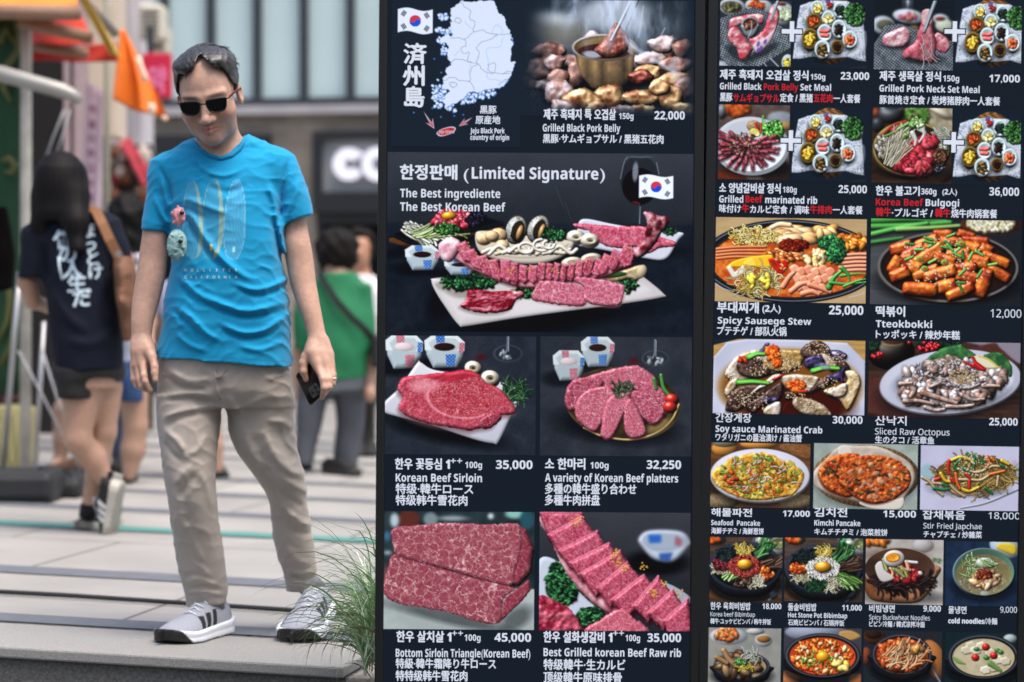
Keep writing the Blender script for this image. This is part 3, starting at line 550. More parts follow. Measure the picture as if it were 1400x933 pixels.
def glassfoot(c, x, y, r):
    c.el(x, y, r, r * .6, '4a525b', 0, .2, .3, a=.6); c.el(x, y - 2, r * .85, r * .5, '20262d', 0, 0, a=.8); c.dots(x, y + 6, r * .6, r * .25, 12, ('aab4bc', '6b747c', 'd8dee4'), 5, 2.2, a=.7)
    c.st([(x, y - 75), (x - 2, y - 20), (x - 10, y)], 11, '59626b', .9, .3); c.st([(x + 3, y - 75), (x + 2, y - 10)], 3, 'b9c4cc', 0, a=.8)
def ph_sirloin():
    fr = (510, 450, 3.0435); c = plate_bg(527, 459, 733, 621, 3, fr)
    c.el(450, 115, 20, 14, '4a1418', 0, 0, 0, 14, .8); glassfoot(c, 562, 100, 62)
    sauce_cup(c, 130, 92, 78, 128, salt=True); sauce_cup(c, 298, 90, 84, 122)
    c.shadow(300, 420, 250, 50, .85, .2, 40)
    c.pg([(50, 305), (110, 245), (185, 140), (200, 138), (260, 170), (420, 190), (600, 240), (615, 285), (580, 350), (525, 465), (500, 472), (420, 455), (250, 400), (110, 365), (50, 345)], lambda X, Y: mix('d3d2d6', 'b4b6bd', (Y - 150) / 330), .35, 14, .1)
    for x, y, r in ((418, 160, 36), (490, 202, 40)): c.el(x, y + 6, r, r * .85, '8d8270', .2, .5); c.el(x, y, r, r * .82, 'd4ccb8', .2, .8, .1); c.el(x, y, r * .5, r * .36, '8f866e', .2, -.3); c.el(x, y, r * .25, r * .16, '3d3629', .2, 0)
    c.noodles(585, 262, 48, 36, 70, ('1d3a24', '315a38', '4d7a50'), 4, 50, None, .6)
    P = [(105, 235), (130, 200), (200, 190), (300, 178), (390, 168), (440, 185), (475, 220), (530, 245), (570, 290), (596, 330), (585, 350), (530, 360), (500, 400), (440, 412), (400, 420), (330, 408), (240, 395), (150, 365), (110, 330), (125, 285), (108, 260)]
    c.pg([(x - 4, y + 12) for x, y in P], '6b4a50', 0, 8, edge=24, a=.8)
    def col(X, Y):
        b = marble(5, 26, '9c2e40', 'bf5a66', 'dba4a6', .7, 12)(X, Y); r = np.hypot((X - 385) / 150, (Y - 275) / 90)
        core = marble(9, 13, '9a2836', 'ae4450', 'e6b4b2', .85, 9)(X, Y); k = np.clip((1 - r) * 8, 0, 1)[..., None]
        b = b * (1 - k) + core * k; e = np.clip(1 - abs(r - 1.04) / .07, 0, 1) * (X < 480); f = np.clip(1 - np.hypot((X - 215) / 75, (Y - 235) / 34), 0, 1) ** .5 * 1.1
        e = np.maximum(e, np.clip(f, 0, .9))[..., None] * .75; b = b * (1 - e) + hx('e2a3a8') * e
        t = np.clip((212 + 12 * np.sin(X / 40) - Y) / 12, 0, 1)[..., None] * .7; b = b * (1 - t) + hx('a01f30') * t
        return b
    c.pg(P, col, .75, 16, .16, rough=3, bmp=4, bsc=16); c.pg([(445, 375), (500, 345), (540, 360), (500, 405), (455, 410)], marble(4, 14, '70182a', '9a3c4a', 'd09aa0', .8), .8, 14, .2, rough=5)
    c.grade(1., (.98, .98, 1.02), 1.1); return c
def ph_platter():
    fr = (510, 450, 3.0435); c = plate_bg(739, 460, 946, 623, 6, fr)
    c.el(1085, 130, 22, 14, '4a1418', 0, 0, 0, 14, .8); glassfoot(c, 1175, 120, 58)
    sauce_cup(c, 935, 92, 70, 112); sauce_cup(c, 815, 150, 66, 112, salt=True)
    c.shadow(1010, 400, 255, 75, .85, .1, 40)
    c.el(1040, 310, 240, 150, '6e5a34', .12, .4); c.el(1040, 304, 236, 146, grain('2a2216', '5c4826', 60, 3), .12, .3, .2); c.st([(880, 410), (960, 445), (1080, 458), (1180, 430), (1245, 375), (1275, 310)], 8, 'c2a76a', .6, .3)
    c.el(1190, 400, 60, 26, 'a58a52', -.5, .2, 0, 20, .7)
    def slab(P, sd, ce=18, b='98324a', p='c46a7a'):
        c.pg([(x + 3, y + 8) for x, y in P], '2a0810', 0, 6, edge=12, a=.8); c.pg(P, marble(sd, ce, b, p, 'ecc2c6', .95, 9), .75, 12, .18, rough=2.5, bmp=3, bsc=14)
    slab([(880, 210), (960, 175), (1080, 150), (1130, 165), (1175, 200), (1170, 240), (1000, 250), (900, 260)], 2, 22, 'ac4a5c'); slab([(802, 270), (830, 215), (900, 198), (960, 215), (930, 260), (850, 330), (810, 330)], 3, 20, '8e2a3e', 'b55a6c')
    slab([(1060, 210), (1180, 230), (1225, 285), (1215, 360), (1150, 300)], 4); slab([(850, 300), (900, 250), (985, 240), (1010, 290), (960, 380), (920, 425), (850, 370)], 5, 22, 'b04a5c')
    slab([(1040, 265), (1130, 260), (1210, 320), (1205, 370), (1160, 392), (1090, 330)], 6); slab([(980, 290), (1055, 265), (1070, 290), (1000, 445), (955, 448), (950, 420)], 7, 16, 'b24c5e'); slab([(1050, 310), (1085, 295), (1135, 400), (1130, 440), (1075, 450), (1050, 410)], 8, 15, 'ae4658')
    c.noodles(1040, 250, 42, 16, 34, ('22361f', '3a5a38', '5a6a50'), 5, 34, None, .7)
    c.st([(1172, 205), (1180, 245)], 16, '3d7a34', .9, .3); c.st([(1200, 190), (1210, 240), (1235, 275)], 16, '4a8c3e', .9, .3)
    for x, y in ((1245, 290), (1238, 322)): c.el(x, y, 30, 24, 'b8281e', .2, 1., .7)
    c.grade(.98, (.98, .98, 1.02)); return c
def ph_block():
    c = Cv(524, 699, 731, 860, lambda X, Y: mix('2a3a3e', '141c20', fbm(X, Y, 60, 3, 3) * 2 - .5), 9, (510, 690, 3.0435))
    for x, y, w, h, k in ((150, 60, 45, 40, '5a2a24'), (90, 65, 18, 30, 'b8c8d0'), (330, 55, 60, 10, '9aa8ac'), (490, 45, 12, 12, 'dff0ee'), (590, 35, 40, 20, '8ac0b4'), (640, 60, 30, 40, '24505a'), (60, 130, 12, 20, '3e6e98'), (62, 200, 16, 8, 'a8b8c0'), (240, 60, 30, 30, '7a8a8c'), (55, 310, 16, 60, '6a4a44')): c.el(x, y, w, h, k, 0, 0, 0, 10)
    c.blur(2.2)
    q = np.clip((c.Y - 325 - (c.X - 40) * .03) / 8, 0, 1)[..., None]; c.A = c.A * (1 - q) + mix('c3cbc6', 'a3aca8', fbm(c.X, c.Y, 90, 3, 4) * 1.4 - .2 + (c.Y - 330) / 500) * q
    c.shadow(330, 470, 260, 26, .5, .22, 24); c.shadow(600, 470, 70, 40, .45, -.6, 30)
    F = marble(4, 38, '8e3a48', 'a4525e', 'e0b6b2', 1.05, 16); F2 = marble(6, 40, '8a3646', '9f4d59', 'e0b6b2', 1.05, 16); D = marble(8, 24, '7a2434', '9c4856', 'cf9a9c', .6, 12)
    c.pg([(520, 496), (555, 380), (650, 310), (658, 350), (620, 400)], D, .7, 8, smooth=False, rough=3); c.pg([(68, 250), (98, 205), (200, 235), (440, 305), (590, 345), (545, 390), (515, 495), (300, 445), (62, 390)], F2, .45, 14, .06, rough=3, bmp=3, bsc=8)
    c.pg([(96, 212), (200, 240), (420, 302), (590, 340), (600, 328), (430, 285), (200, 222)], '2c0c12', 0, 5, edge=10, a=.9, smooth=False)
    c.pg([(600, 78), (640, 100), (672, 180), (660, 280), (610, 335), (575, 330), (600, 200)], D, .9, 24, smooth=False, rough=3); c.pg([(82, 100), (180, 85), (330, 74), (470, 80), (580, 76), (612, 90), (618, 180), (595, 270), (572, 332), (430, 300), (300, 262), (160, 228), (95, 200), (82, 150)], F, .45, 14, .08, rough=3, bmp=3, bsc=8)
    c.grade(.98, (.98, .99, 1.02)); return c
def ph_rib():
    c = Cv(738, 700, 944, 862, lambda X, Y: mix('3c3e44', '2a2c31', (Y - 30) / 300 + .3 * (fbm(X, Y, 90, 3, 3) - .5)), 11, (510, 690, 3.0435))
    c.shadow(1180, 240, 130, 50, .9, 0, 30); c.pg([(1105, 140), (1150, 105), (1280, 108), (1322, 150), (1310, 180), (1250, 235), (1170, 225), (1120, 175)], 'b9c2cc', .6, 20); c.pg([(1120, 140), (1155, 115), (1272, 117), (1308, 150), (1250, 185), (1160, 185)], '9aa6b2', .2, 8); c.pg([(1145, 122), (1200, 122), (1200, 155), (1150, 158)], '2f62b0', 0, 4, smooth=False); c.pg([(1260, 125), (1290, 145), (1280, 170), (1255, 165)], '96626a', 0, 4, smooth=False); c.pg([(1190, 200), (1250, 195), (1235, 232), (1195, 228)], '3a5a98', 0, 4, smooth=False)
    c.blur(2.2)
    c.pg([(690, 235), (760, 230), (800, 300), (900, 400), (960, 450), (900, 500), (690, 420)], 'bcc4cc', .4, 20); parsley(c, 790, 330, 60, 90, 220, 13); parsley(c, 910, 470, 60, 36, 110, 12); c.pg([(1180, 320), (1330, 390), (1330, 530), (1200, 500)], '9aa2ac', .3, 20)
    c.pg([(690, 60), (740, 150), (790, 260), (850, 340), (920, 410), (990, 455), (1050, 470), (1010, 400), (900, 280), (800, 120), (740, 40)], grain('c0707c', 'e0b4b6', 30, 4, con=3), .8, 24, .1, rough=4)
    P = [(690, 30, 870, 30, 905, 110, 735, 140), (725, 125, 870, 45, 945, 150, 780, 210), (770, 190, 935, 105, 985, 200, 820, 262), (815, 240, 985, 155, 1040, 250, 870, 320), (860, 285, 1030, 185, 1085, 280, 930, 385), (930, 345, 1060, 235, 1140, 330, 990, 430), (990, 395, 1130, 285, 1200, 370, 1060, 470), (1080, 420, 1190, 290, 1255, 380, 1150, 490), (1140, 450, 1250, 345, 1300, 430, 1215, 520), (1210, 480, 1315, 380, 1335, 530, 1230, 540)]
    for k, p in enumerate(P):
        p = [p[i:i + 2] for i in (0, 2, 4, 6)]; mx, my = np.mean(p, 0)
        c.pg([(x + 4, y + 12) for x, y in p], '3a0a18', 0, 6, smooth=False, edge=16, a=.8)
        c.pg(p, marble(k + 5, 18, '922e42', 'c46678', 'dca6b0', .7, 10), .85, 20, .22, smooth=False, rough=4, seed=k, bmp=6, bsc=22)
        p3 = [((a - mx) * .95 + mx, (b - my) * .95 + my) for a, b in (p[0], p[1])]; c.st(p3, 11, 'd58494', .5, a=.5, smooth=False)
    for _ in range(11):
        x = 800 + c.R.rand() * 500; y = 60 + (x - 800) * .72 + (c.R.rand() - .5) * 110
        for _ in range(8): c.el(x + (c.R.rand() - .5) * 34, y + (c.R.rand() - .5) * 34, 3 + 4 * c.R.rand(), 3, 'd8a848', c.R.rand() * 3, .4)
    c.pg([(690, 385), (750, 395), (830, 440), (868, 500), (865, 530), (690, 530)], lambda X, Y: mix('7a1c2e', 'cf6d7c', fbm(X * .5 + Y * .8, Y * .5 - X * .5, 26, 5, 4) * 2.4 - .7), .9, 24, .3, rough=4, bmp=18, bsc=18)
    c.pg([(890, 530), (960, 470), (1035, 432), (1090, 470), (1140, 530)], marble(3, 26, 'a84456', 'cc7482', 'e8bcc0', .8), .7, 12, .15, rough=4)
    c.grade(.99, (.98, .98, 1.02), 1.1); return c
K = 6.3636
def mesh_grill(c, P, dx, dy, w, col='8b949c'):
    """wire net drawn inside polygon P: two families of wires"""
    q, d = c.sdf(P, 4); X = c.X[q]; Y = c.Y[q]
    c.put(q, np.clip(d / 5 + .5, 0, 1), mix('1d2329', '39424a', fbm(X, Y, 40, 3)))
    for (ax, ay), sp in (dx, dy):
        t = (X * ax + Y * ay) / sp; f = abs(t - np.floor(t) - .5) * sp
        m = np.clip((w - f) / c.k * 1.1 + .4, 0, 1) * np.clip(d / 4, 0, 1)
        c.put(q, m, mix(hx(col) * .6, hx(col) * 1.15, fbm(X, Y, 30, 7) * 1.5 - .2))
def cup(c, x, y, rx, ry, fill, rim='c4d4d6', brass=False, leafy=False):
    c.shadow(x - 4, y + ry * .5, rx * 1.15, ry * 1., .5, 0, rx * .5)
    o, i = ('7a6232', '4a3a1c') if brass else (rim, 'a9bcc0')
    c.el(x, y + ry * .28, rx * .86, ry * .95, hx(o) * .8, sh=.9); c.el(x, y, rx, ry, hx(o) * 1.02, sh=.35, spec=.3 if brass else 0); c.el(x, y + ry * .03, rx * .86, ry * .84, i, sh=-.45)
    if fill: c.heap(x, y + ry * .1, rx * .55, ry * .52, fill[1], fill[0], fill[2], 1.5, sh=.9, spec=.12)
def ph_banchan(x0, y0, x1, y1, dx, dy, sd=1):
    c = Cv(x0, y0, x1, y1, NAVY, sd, (970 + dx, dy, K))
    wick = lambda X, Y: mix('3a2416', 'a47848', .5 + .5 * np.sin(X / 11 + 3 * np.sin(Y / 9)) * np.cos(Y / 7))
    c.pg([(1180, 590), (1400, 560), (1400, 600), (1200, 600)], '22262e', 0, 5)
    c.el(1060, 250, 225, 305, wick, sh=.5)
    cl = lambda X, Y: mix(mix('c6ccd6', '9aa2b0', (fbm(X, Y, 150, 3, 3) - .4) * 2.4), '55606c', ((voro(X, Y, 17, 4)[0] < .3) & (fbm(X, Y, 60, 9) > .45)) * .55 + ((fbm(X, Y, 34, 12) > .66) * .35))
    c.pg([(790, 50), (870, 18), (1000, 0), (1200, 5), (1310, 60), (1345, 220), (1360, 380), (1368, 525), (1290, 515), (1210, 490), (1050, 505), (900, 490), (800, 512), (733, 515), (745, 380), (765, 200)], cl, .25, 30, smooth=False)
    for x, y in ((820, 180), (870, 450), (1330, 300), (1290, 60)): c.el(x, y, 12, 22, '6f9a6a', .4, 0, a=.5)
    c.pg([(1270, 360), (1362, 260), (1366, 420), (1240, 500)], 'c2c8d0', .3, 30, a=.45, edge=12)
    cup(c, 940, 68, 60, 66, (('d8b74c', 'e6cf7a', 'c09a3a'), 26, 14)); c.el(1048, 40, 36, 46, 'aeb8c4', .2, .5); c.pg([(1012, 0), (1050, -10), (1045, 20), (1018, 30)], '3a62b0', 0, 4); c.heap(1046, 42, 18, 22, 14, ('8a1a18', 'a82a20'), 10)
    cup(c, 1140, 82, 62, 72, (('14201c', '24342c', '0e1412'), 40, 11)); cup(c, 1038, 155, 60, 66, (('c8b868', 'ddd196', 'a89848'), 22, 16)); cup(c, 910, 180, 66, 68, (('b04420', 'd0682c', '8a2c18'), 34, 13), brass=True)
    cup(c, 880, 335, 72, 92, (('d0a832', 'e4c65a', 'a88424'), 34, 15), brass=True); cup(c, 1008, 282, 66, 76, None); c.st([(975, 268), (1010, 272), (1042, 262)], 36, 'd0605c', .9, .2); c.st([(985, 305), (1030, 308)], 40, 'd86a60', .9, .2)
    cup(c, 1132, 245, 66, 80, (('15100e', '2a1c16', '40281c'), 34, 12)); c.pg([(1180, 110), (1195, 180), (1260, 228), (1330, 215), (1356, 140), (1350, 100)], 'b4c4c8', .6, 20); c.leaf(1265, 120, 85, 95, 150, ('1c3a1e', '2e5a2c', '4a8240', '14261a', '3c6a34'), 15)
    cup(c, 1228, 335, 66, 76, (('c85a34', 'd87848', 'a83a20'), 24, 15)); cup(c, 990, 425, 70, 80, (('2c3a22', '4a4a24', '8a5a28', '1c2418'), 40, 13)); cup(c, 1118, 400, 54, 58, (('2a120c', '4a1c10', '120a08'), 30, 10), brass=True)
    c.grade(1.02, (.98, .99, 1.02), 1.05); return c
def ph_belly():
    c = Cv(985, 0, 1082, 90, '2a3036', 3, (970, 0, K))
    c.el(100, 590, 130, 60, 'aeb2b6', edge=20); c.el(200, 60, 115, 75, 'c4ccd0', .1, .4); c.el(195, 62, 92, 52, '4a4a36', .1, .3); c.heap(190, 65, 70, 34, 30, ('5c5a3e', '7a7448', '3e3e2c'), 16)
    c.el(430, 50, 120, 68, 'cfd4d8', .1, .4); c.heap(420, 38, 70, 34, 40, ('c8742c', 'd8964a', 'b04a22', 'c83020'), 14); c.el(630, 110, 110, 100, 'c2cccf', .1, .5); c.heap(655, 120, 60, 52, 40, ('c4d0a8', 'dde4c8', 'a8b888'), 16); c.el(630, 30, 40, 14, '7a1c1a')
    c.blur(1.0)
    mesh_grill(c, [(95, 160), (400, 55), (470, 90), (720, 300), (720, 400), (440, 575), (180, 580), (100, 500)], ((.94, .34), 21), ((.36, -.93), 19), 3.2, 'a8b0b6')
    P = lambda sd: (lambda X, Y: mix('c04a58', 'eac4c0', (fbm(X * .5 + Y * .7, Y * .5 - X * .6, 34, sd, 4) - .33) * 2.6))
    c.shadow(330, 230, 170, 120, .5, 0, 40)
    c.pg([(175, 195), (200, 160), (330, 128), (465, 125), (472, 190), (420, 215), (300, 210), (215, 245), (172, 250)], P(3), .8, 28, .2, rough=3, bmp=8, bsc=16)
    c.el(356, 210, 78, 66, '9aa2a6', 0, .5); c.pg([(282, 215), (430, 205), (425, 270), (380, 325), (330, 320), (295, 280)], '7d858a', 1., 30, .3); c.el(356, 205, 62, 50, '4a2e24', 0, -.5); c.heap(350, 215, 40, 26, 16, ('7a3c28', '5a2c20', '9a6a4a'), 14); c.st([(370, 180), (368, 250), (340, 330)], 7, 'd4dce0', 0, a=.8)
    c.shadow(270, 470, 120, 60, .6, .5, 30); c.pg([(165, 300), (185, 245), (240, 238), (290, 290), (350, 370), (388, 415), (370, 450), (330, 500), (280, 515), (262, 485), (240, 420), (180, 360)], P(5), .85, 34, .25, rough=3, bmp=10, bsc=18); c.pg([(262, 480), (300, 455), (340, 460), (325, 500), (280, 515)], 'c23a40', .5, 10, edge=8, a=.8)
    c.shadow(480, 440, 130, 40, .6, -.5, 26); c.pg([(352, 345), (400, 320), (480, 250), (510, 150), (545, 50), (590, 60), (612, 110), (600, 200), (560, 310), (500, 400), (430, 458), (395, 430)], P(7), .85, 26, .2, rough=3, bmp=8, bsc=16); c.pg([(390, 385), (480, 330), (555, 260), (585, 200), (560, 310), (500, 400), (430, 455), (395, 425)], 'dcc9cc', .5, 20, edge=8, a=.85)
    for x, y in ((490, 360), (455, 415), (430, 435), (430, 380)): c.el(x, y, 14, 24, '5a3aa0', .3, 0, 0, 9, .8)
    c.st([(610, -30), (570, 70), (535, 170)], 30, '8d979f', 1., .5, 22, smooth=False); c.st([(600, -10), (545, 165)], 5, 'e0e6ea', 0, smooth=False, a=.7)
    c.el(690, 540, 55, 75, 'c4ccd0', 0, .4); c.heap(690, 545, 36, 50, 20, ('d0c048', 'a8983c'), 15); c.st([(540, 505), (610, 575)], 12, 'b4bcc2', .5, smooth=False); c.st([(480, 540), (510, 580)], 10, 'a4acb2', .5, smooth=False)
    c.grade(.95, (.97, .99, 1.03)); return c
def ph_neck():
    c = Cv(1196, 0, 1304, 95, '131a22', 4, (1080, 0, 4.375))
    for x, y, rx, ry, k in ((560, 150, 70, 55, 'b8c0c6'), (710, 95, 95, 42, 'ccd2d6'), (905, 110, 50, 32, 'c2c8cc'), (930, 150, 60, 40, 'c4ccb4'), (620, 185, 90, 14, 'b4bcc0')): c.el(x, y, rx, ry, k, .1, .4)
    c.el(570, 150, 50, 32, '5c5a44'); c.heap(705, 100, 48, 16, 30, ('d0a060', 'c05a78', 'e0c080', 'b8586a'), 10); c.el(900, 108, 30, 12, '7a2420'); c.el(745, 175, 36, 26, '7a5a34', 0, .5)
    c.blur(1.6)
    n = fbm(c.X * 2, c.Y * .5, 40, 5, 3); k = np.clip(1 - abs(c.X - 705) / 40, 0, 1) * np.clip((70 - c.Y) / 60, 0, 1) * n; c.A = c.A + k[..., None] * .9
    mesh_grill(c, [(570, 150), (660, 140), (1000, 250), (1000, 430), (500, 430), (500, 330), (505, 270)], ((.8, .6), 14), ((.6, -.8), 14), 2.4, '98a0a6')
    P = lambda sd, a='b04a58', b='e6b8b8': (lambda X, Y: mix(a, b, (fbm(X, Y, 26, sd, 4) - .3) * 2.2))
    c.shadow(640, 270, 90, 30, .6, 0, 20); c.pg([(556, 240), (575, 205), (640, 175), (690, 160), (722, 190), (720, 240), (690, 275), (640, 285), (575, 278)], P(3, 'c0707a', 'ead0ce'), .8, 24, .2, rough=3, bmp=8, bsc=14)
    c.shadow(800, 350, 120, 30, .7, 0, 20); c.pg([(880, 190), (930, 210), (965, 260), (940, 310), (890, 300), (860, 240)], P(4), .8, 18, .15, rough=3, bmp=7, bsc=12)
    c.pg([(790, 70), (830, 50), (850, 80), (862, 180), (880, 250), (875, 330), (860, 372), (835, 370), (790, 365), (730, 352), (690, 350), (676, 320), (700, 285), (750, 250), (765, 200), (785, 140)], lambda X, Y: P(6, 'ac4452', 'd88a92')(X, Y), .85, 30, .2, rough=3, bmp=9, bsc=16)
    c.noodles(820, 260, 40, 90, 12, ('e8ccc8', 'dcb4b4'), 5, 90, 1.3, .5, a=.8)
    c.pg([(790, 70), (830, 50), (850, 80), (850, 140), (800, 150)], P(9, 'c88a8a', 'ecd4d0'), .6, 12); c.st([(880, -20), (840, 90), (806, 186)], 30, '7d868e', 1., .4, 22, smooth=False); c.st([(870, -10), (812, 170)], 5, 'd8e0e4', 0, smooth=False, a=.8)
    c.grade(.93, (.97, .99, 1.03)); return c
def ph_rib_plate():
    c = Cv(983, 143, 1080, 245, grain('6a5a54', '4a3a34', 60, 3, ay=3), 5, (970, 140, K))
    c.heap(240, 60, 110, 45, 60, ('b0481c', 'd06a20', '8a3414', 'c8501c'), 24); c.el(110, 80, 36, 70, '6a6e74', 0, 1., .3); c.el(630, 140, 130, 70, speck('8d949a', ('6a7076', 'b0b6ba'), 14), .05, .3); c.el(660, 200, 70, 40, 'a8824a'); c.el(180, 640, 160, 50, '6a2a14', .2, .3); c.el(600, 600, 160, 90, '2a1c16', 0, 0)
    c.blur(1.8); c.shadow(400, 560, 320, 90, .7, 0, 40)
    c.el(370, 378, 330, 255, 'c9cfd6', .03, .25); c.el(370, 372, 300, 225, 'd3d8de', .03, -.15)
    c.el(390, 205, 66, 52, speck('a88a6a', ('c0a080', '7a5c40'), 10), .2, .7); c.st([(470, 120), (475, 280)], 26, '5f9a4a', .8); c.st([(478, 150), (478, 300)], 12, 'b8d0a0', .5); c.st([(405, 180), (430, 250)], 22, 'c03018', .9, .2); c.st([(450, 180), (450, 260)], 18, 'd04020', .9); c.el(400, 260, 50, 36, 'd4c452', .4, .5); c.el(405, 265, 34, 24, 'e4dc8a', .4, -.2)
    c.leaf(560, 240, 78, 80, 130, ('2c6a24', '4a9a38', '6ab84c', '1c4a1c', '86c866'), 20)
    M = lambda sd: (lambda X, Y: mix('7a2430', 'd08088', (fbm(X, Y, 20, sd, 4) - .3) * 2.1))
    R = c.R; n = 22
    for ring, (r0, r1, cnt, w) in enumerate(((.5, .98, 24, 46), (.25, .72, 18, 44), (.0, .45, 11, 42))):
        for k in range(cnt):
            t = 2.9 - (2.9 + 3.45) * (k / (cnt - 1)) if ring == 0 else R.rand() * 6.283
            t = 6.283 * k / cnt + .2 * R.rand()
            if -2.3 < ((t + 3.14159) % 6.283 - 3.14159) < -.55 and ring < 2: continue
            cx, cy = 320, 360; a = (cx + math.cos(t) * r0 * 280, cy + math.sin(t) * r0 * 195 + 10); b = (cx + math.cos(t) * r1 * 290, cy + math.sin(t) * r1 * 215 + 10)
            m = ((a[0] + b[0]) / 2 + 10 * R.rand(), (a[1] + b[1]) / 2 + 10 * R.rand())
            c.st([(p[0] + 6, p[1] + 10) for p in (a, m, b)], w * .95, '2a0a10', 0, a=.55, edge=12); c.st([a, m, b], w, M(k + ring * 9), 1., .12, w * .6)
    c.dots(300, 360, 150, 100, 120, ('3a4a2c', '20281c', 'd8c0a0'), 4.5, 1.8); c.grade(.96, (.98, .99, 1.02)); return c
def ph_bulgogi():
    c = Cv(1193, 147, 1302, 250, grain('4a3020', '2a1a12', 40, 3, ax=.4, ay=3), 6, (1185, 140, 6.512))
    c.pg([(480, 50), (780, 50), (780, 330), (640, 260), (520, 160)], grain('c2b89c', '8a7c60', 26, 4, ax=2), .2, 20); c.el(660, 90, 110, 40, 'd0c8b4', .4, .6); c.st([(560, 60), (660, 110), (770, 150)], 12, '6a4a30', .5)
    c.el(215, 100, 115, 90, '3a3e42', 0, 1., .7, gl=8); c.el(225, 48, 100, 34, 'a9b0b4', 0, .6); c.el(225, 44, 70, 20, '3a3c3e'); c.el(100, 200, 60, 70, '2a2e34', 0, .9, .4); c.el(80, 90, 24, 40, 'a84a30'); c.leaf(450, 110, 110, 70, 90, ('3c6a24', '5c9038', '86b458', '2a4c1c'), 22)
    c.el(690, 590, 100, 120, grain('5a3c28', '2c1c12', 26, 4, ax=.5, ay=3)); c.blur(1.7)
    c.shadow(400, 600, 340, 90, .7, 0, 40); c.el(400, 425, 345, 262, '6e6030', .02, 1., .3); c.el(400, 408, 340, 246, 'b09a54', .02, .4, .2); c.el(400, 412, 322, 230, '2c2014', .02, 0); c.st([(130, 300), (240, 200), (350, 165)], 22, 'b0442a', .6)
    c.heap(520, 580, 190, 40, 60, ('20242a', '3a4048', '14181c'), 14, spec=.4)
    c.heap(150, 400, 62, 90, 70, ('8d8a80', 'b4b0a4', '5c5648', '6e6450'), 20, 1.4, 1.2, sh=1.); c.heap(660, 340, 66, 80, 50, ('c8d0b8', 'a8b890', 'e0e4d4'), 20); c.noodles(640, 260, 80, 60, 30, ('d4d8c4', 'b8c4a0', 'e0e2d2'), 9, 110, .8, .3)
    c.heap(440, 470, 170, 150, 150, ('b02834', 'c23c44', '982030', 'd05a5e'), 34, 1.7, sh=1., spec=.25); c.heap(560, 340, 60, 50, 30, ('b83040', 'cc4e54'), 26, 1.5); c.heap(280, 270, 40, 60, 20, ('c03844', 'd8686c'), 24, 1.6)
    c.noodles(230, 470, 95, 110, 70, ('e0dac4', 'd0c8ac', 'b8ae90'), 9, 210, -1.05, .1)
    for p in ([(410, 270), (440, 330), (430, 380)], [(470, 230), (520, 270), (470, 350)], [(500, 220), (515, 280)]): c.st(p, 46, 'd8dcd4', .6, .1, 14)
    c.st([(280, 240), (360, 190), (430, 150)], 24, '8ab868', .8); c.st([(330, 260), (400, 200), (460, 160)], 18, 'a8cc88', .8); c.st([(170, 300), (240, 270)], 22, '6a9a48', .8); c.el(350, 300, 34, 26, '8aa858', -.6, .8); c.el(350, 300, 16, 12, '5a6c34'); c.heap(420, 130, 40, 36, 20, ('6a5a3c', '8a7a5a', '3c3020'), 12); c.heap(450, 180, 60, 40, 26, ('6aa048', '8cc06a', 'c0d8a0'), 16)
    c.heap(660, 470, 52, 62, 90, ('4a2c1e', '6a4430', '341c14', '805a42'), 13, 1.3, sh=1.1)
    c.grade(.93, (.98, .99, 1.02)); return c
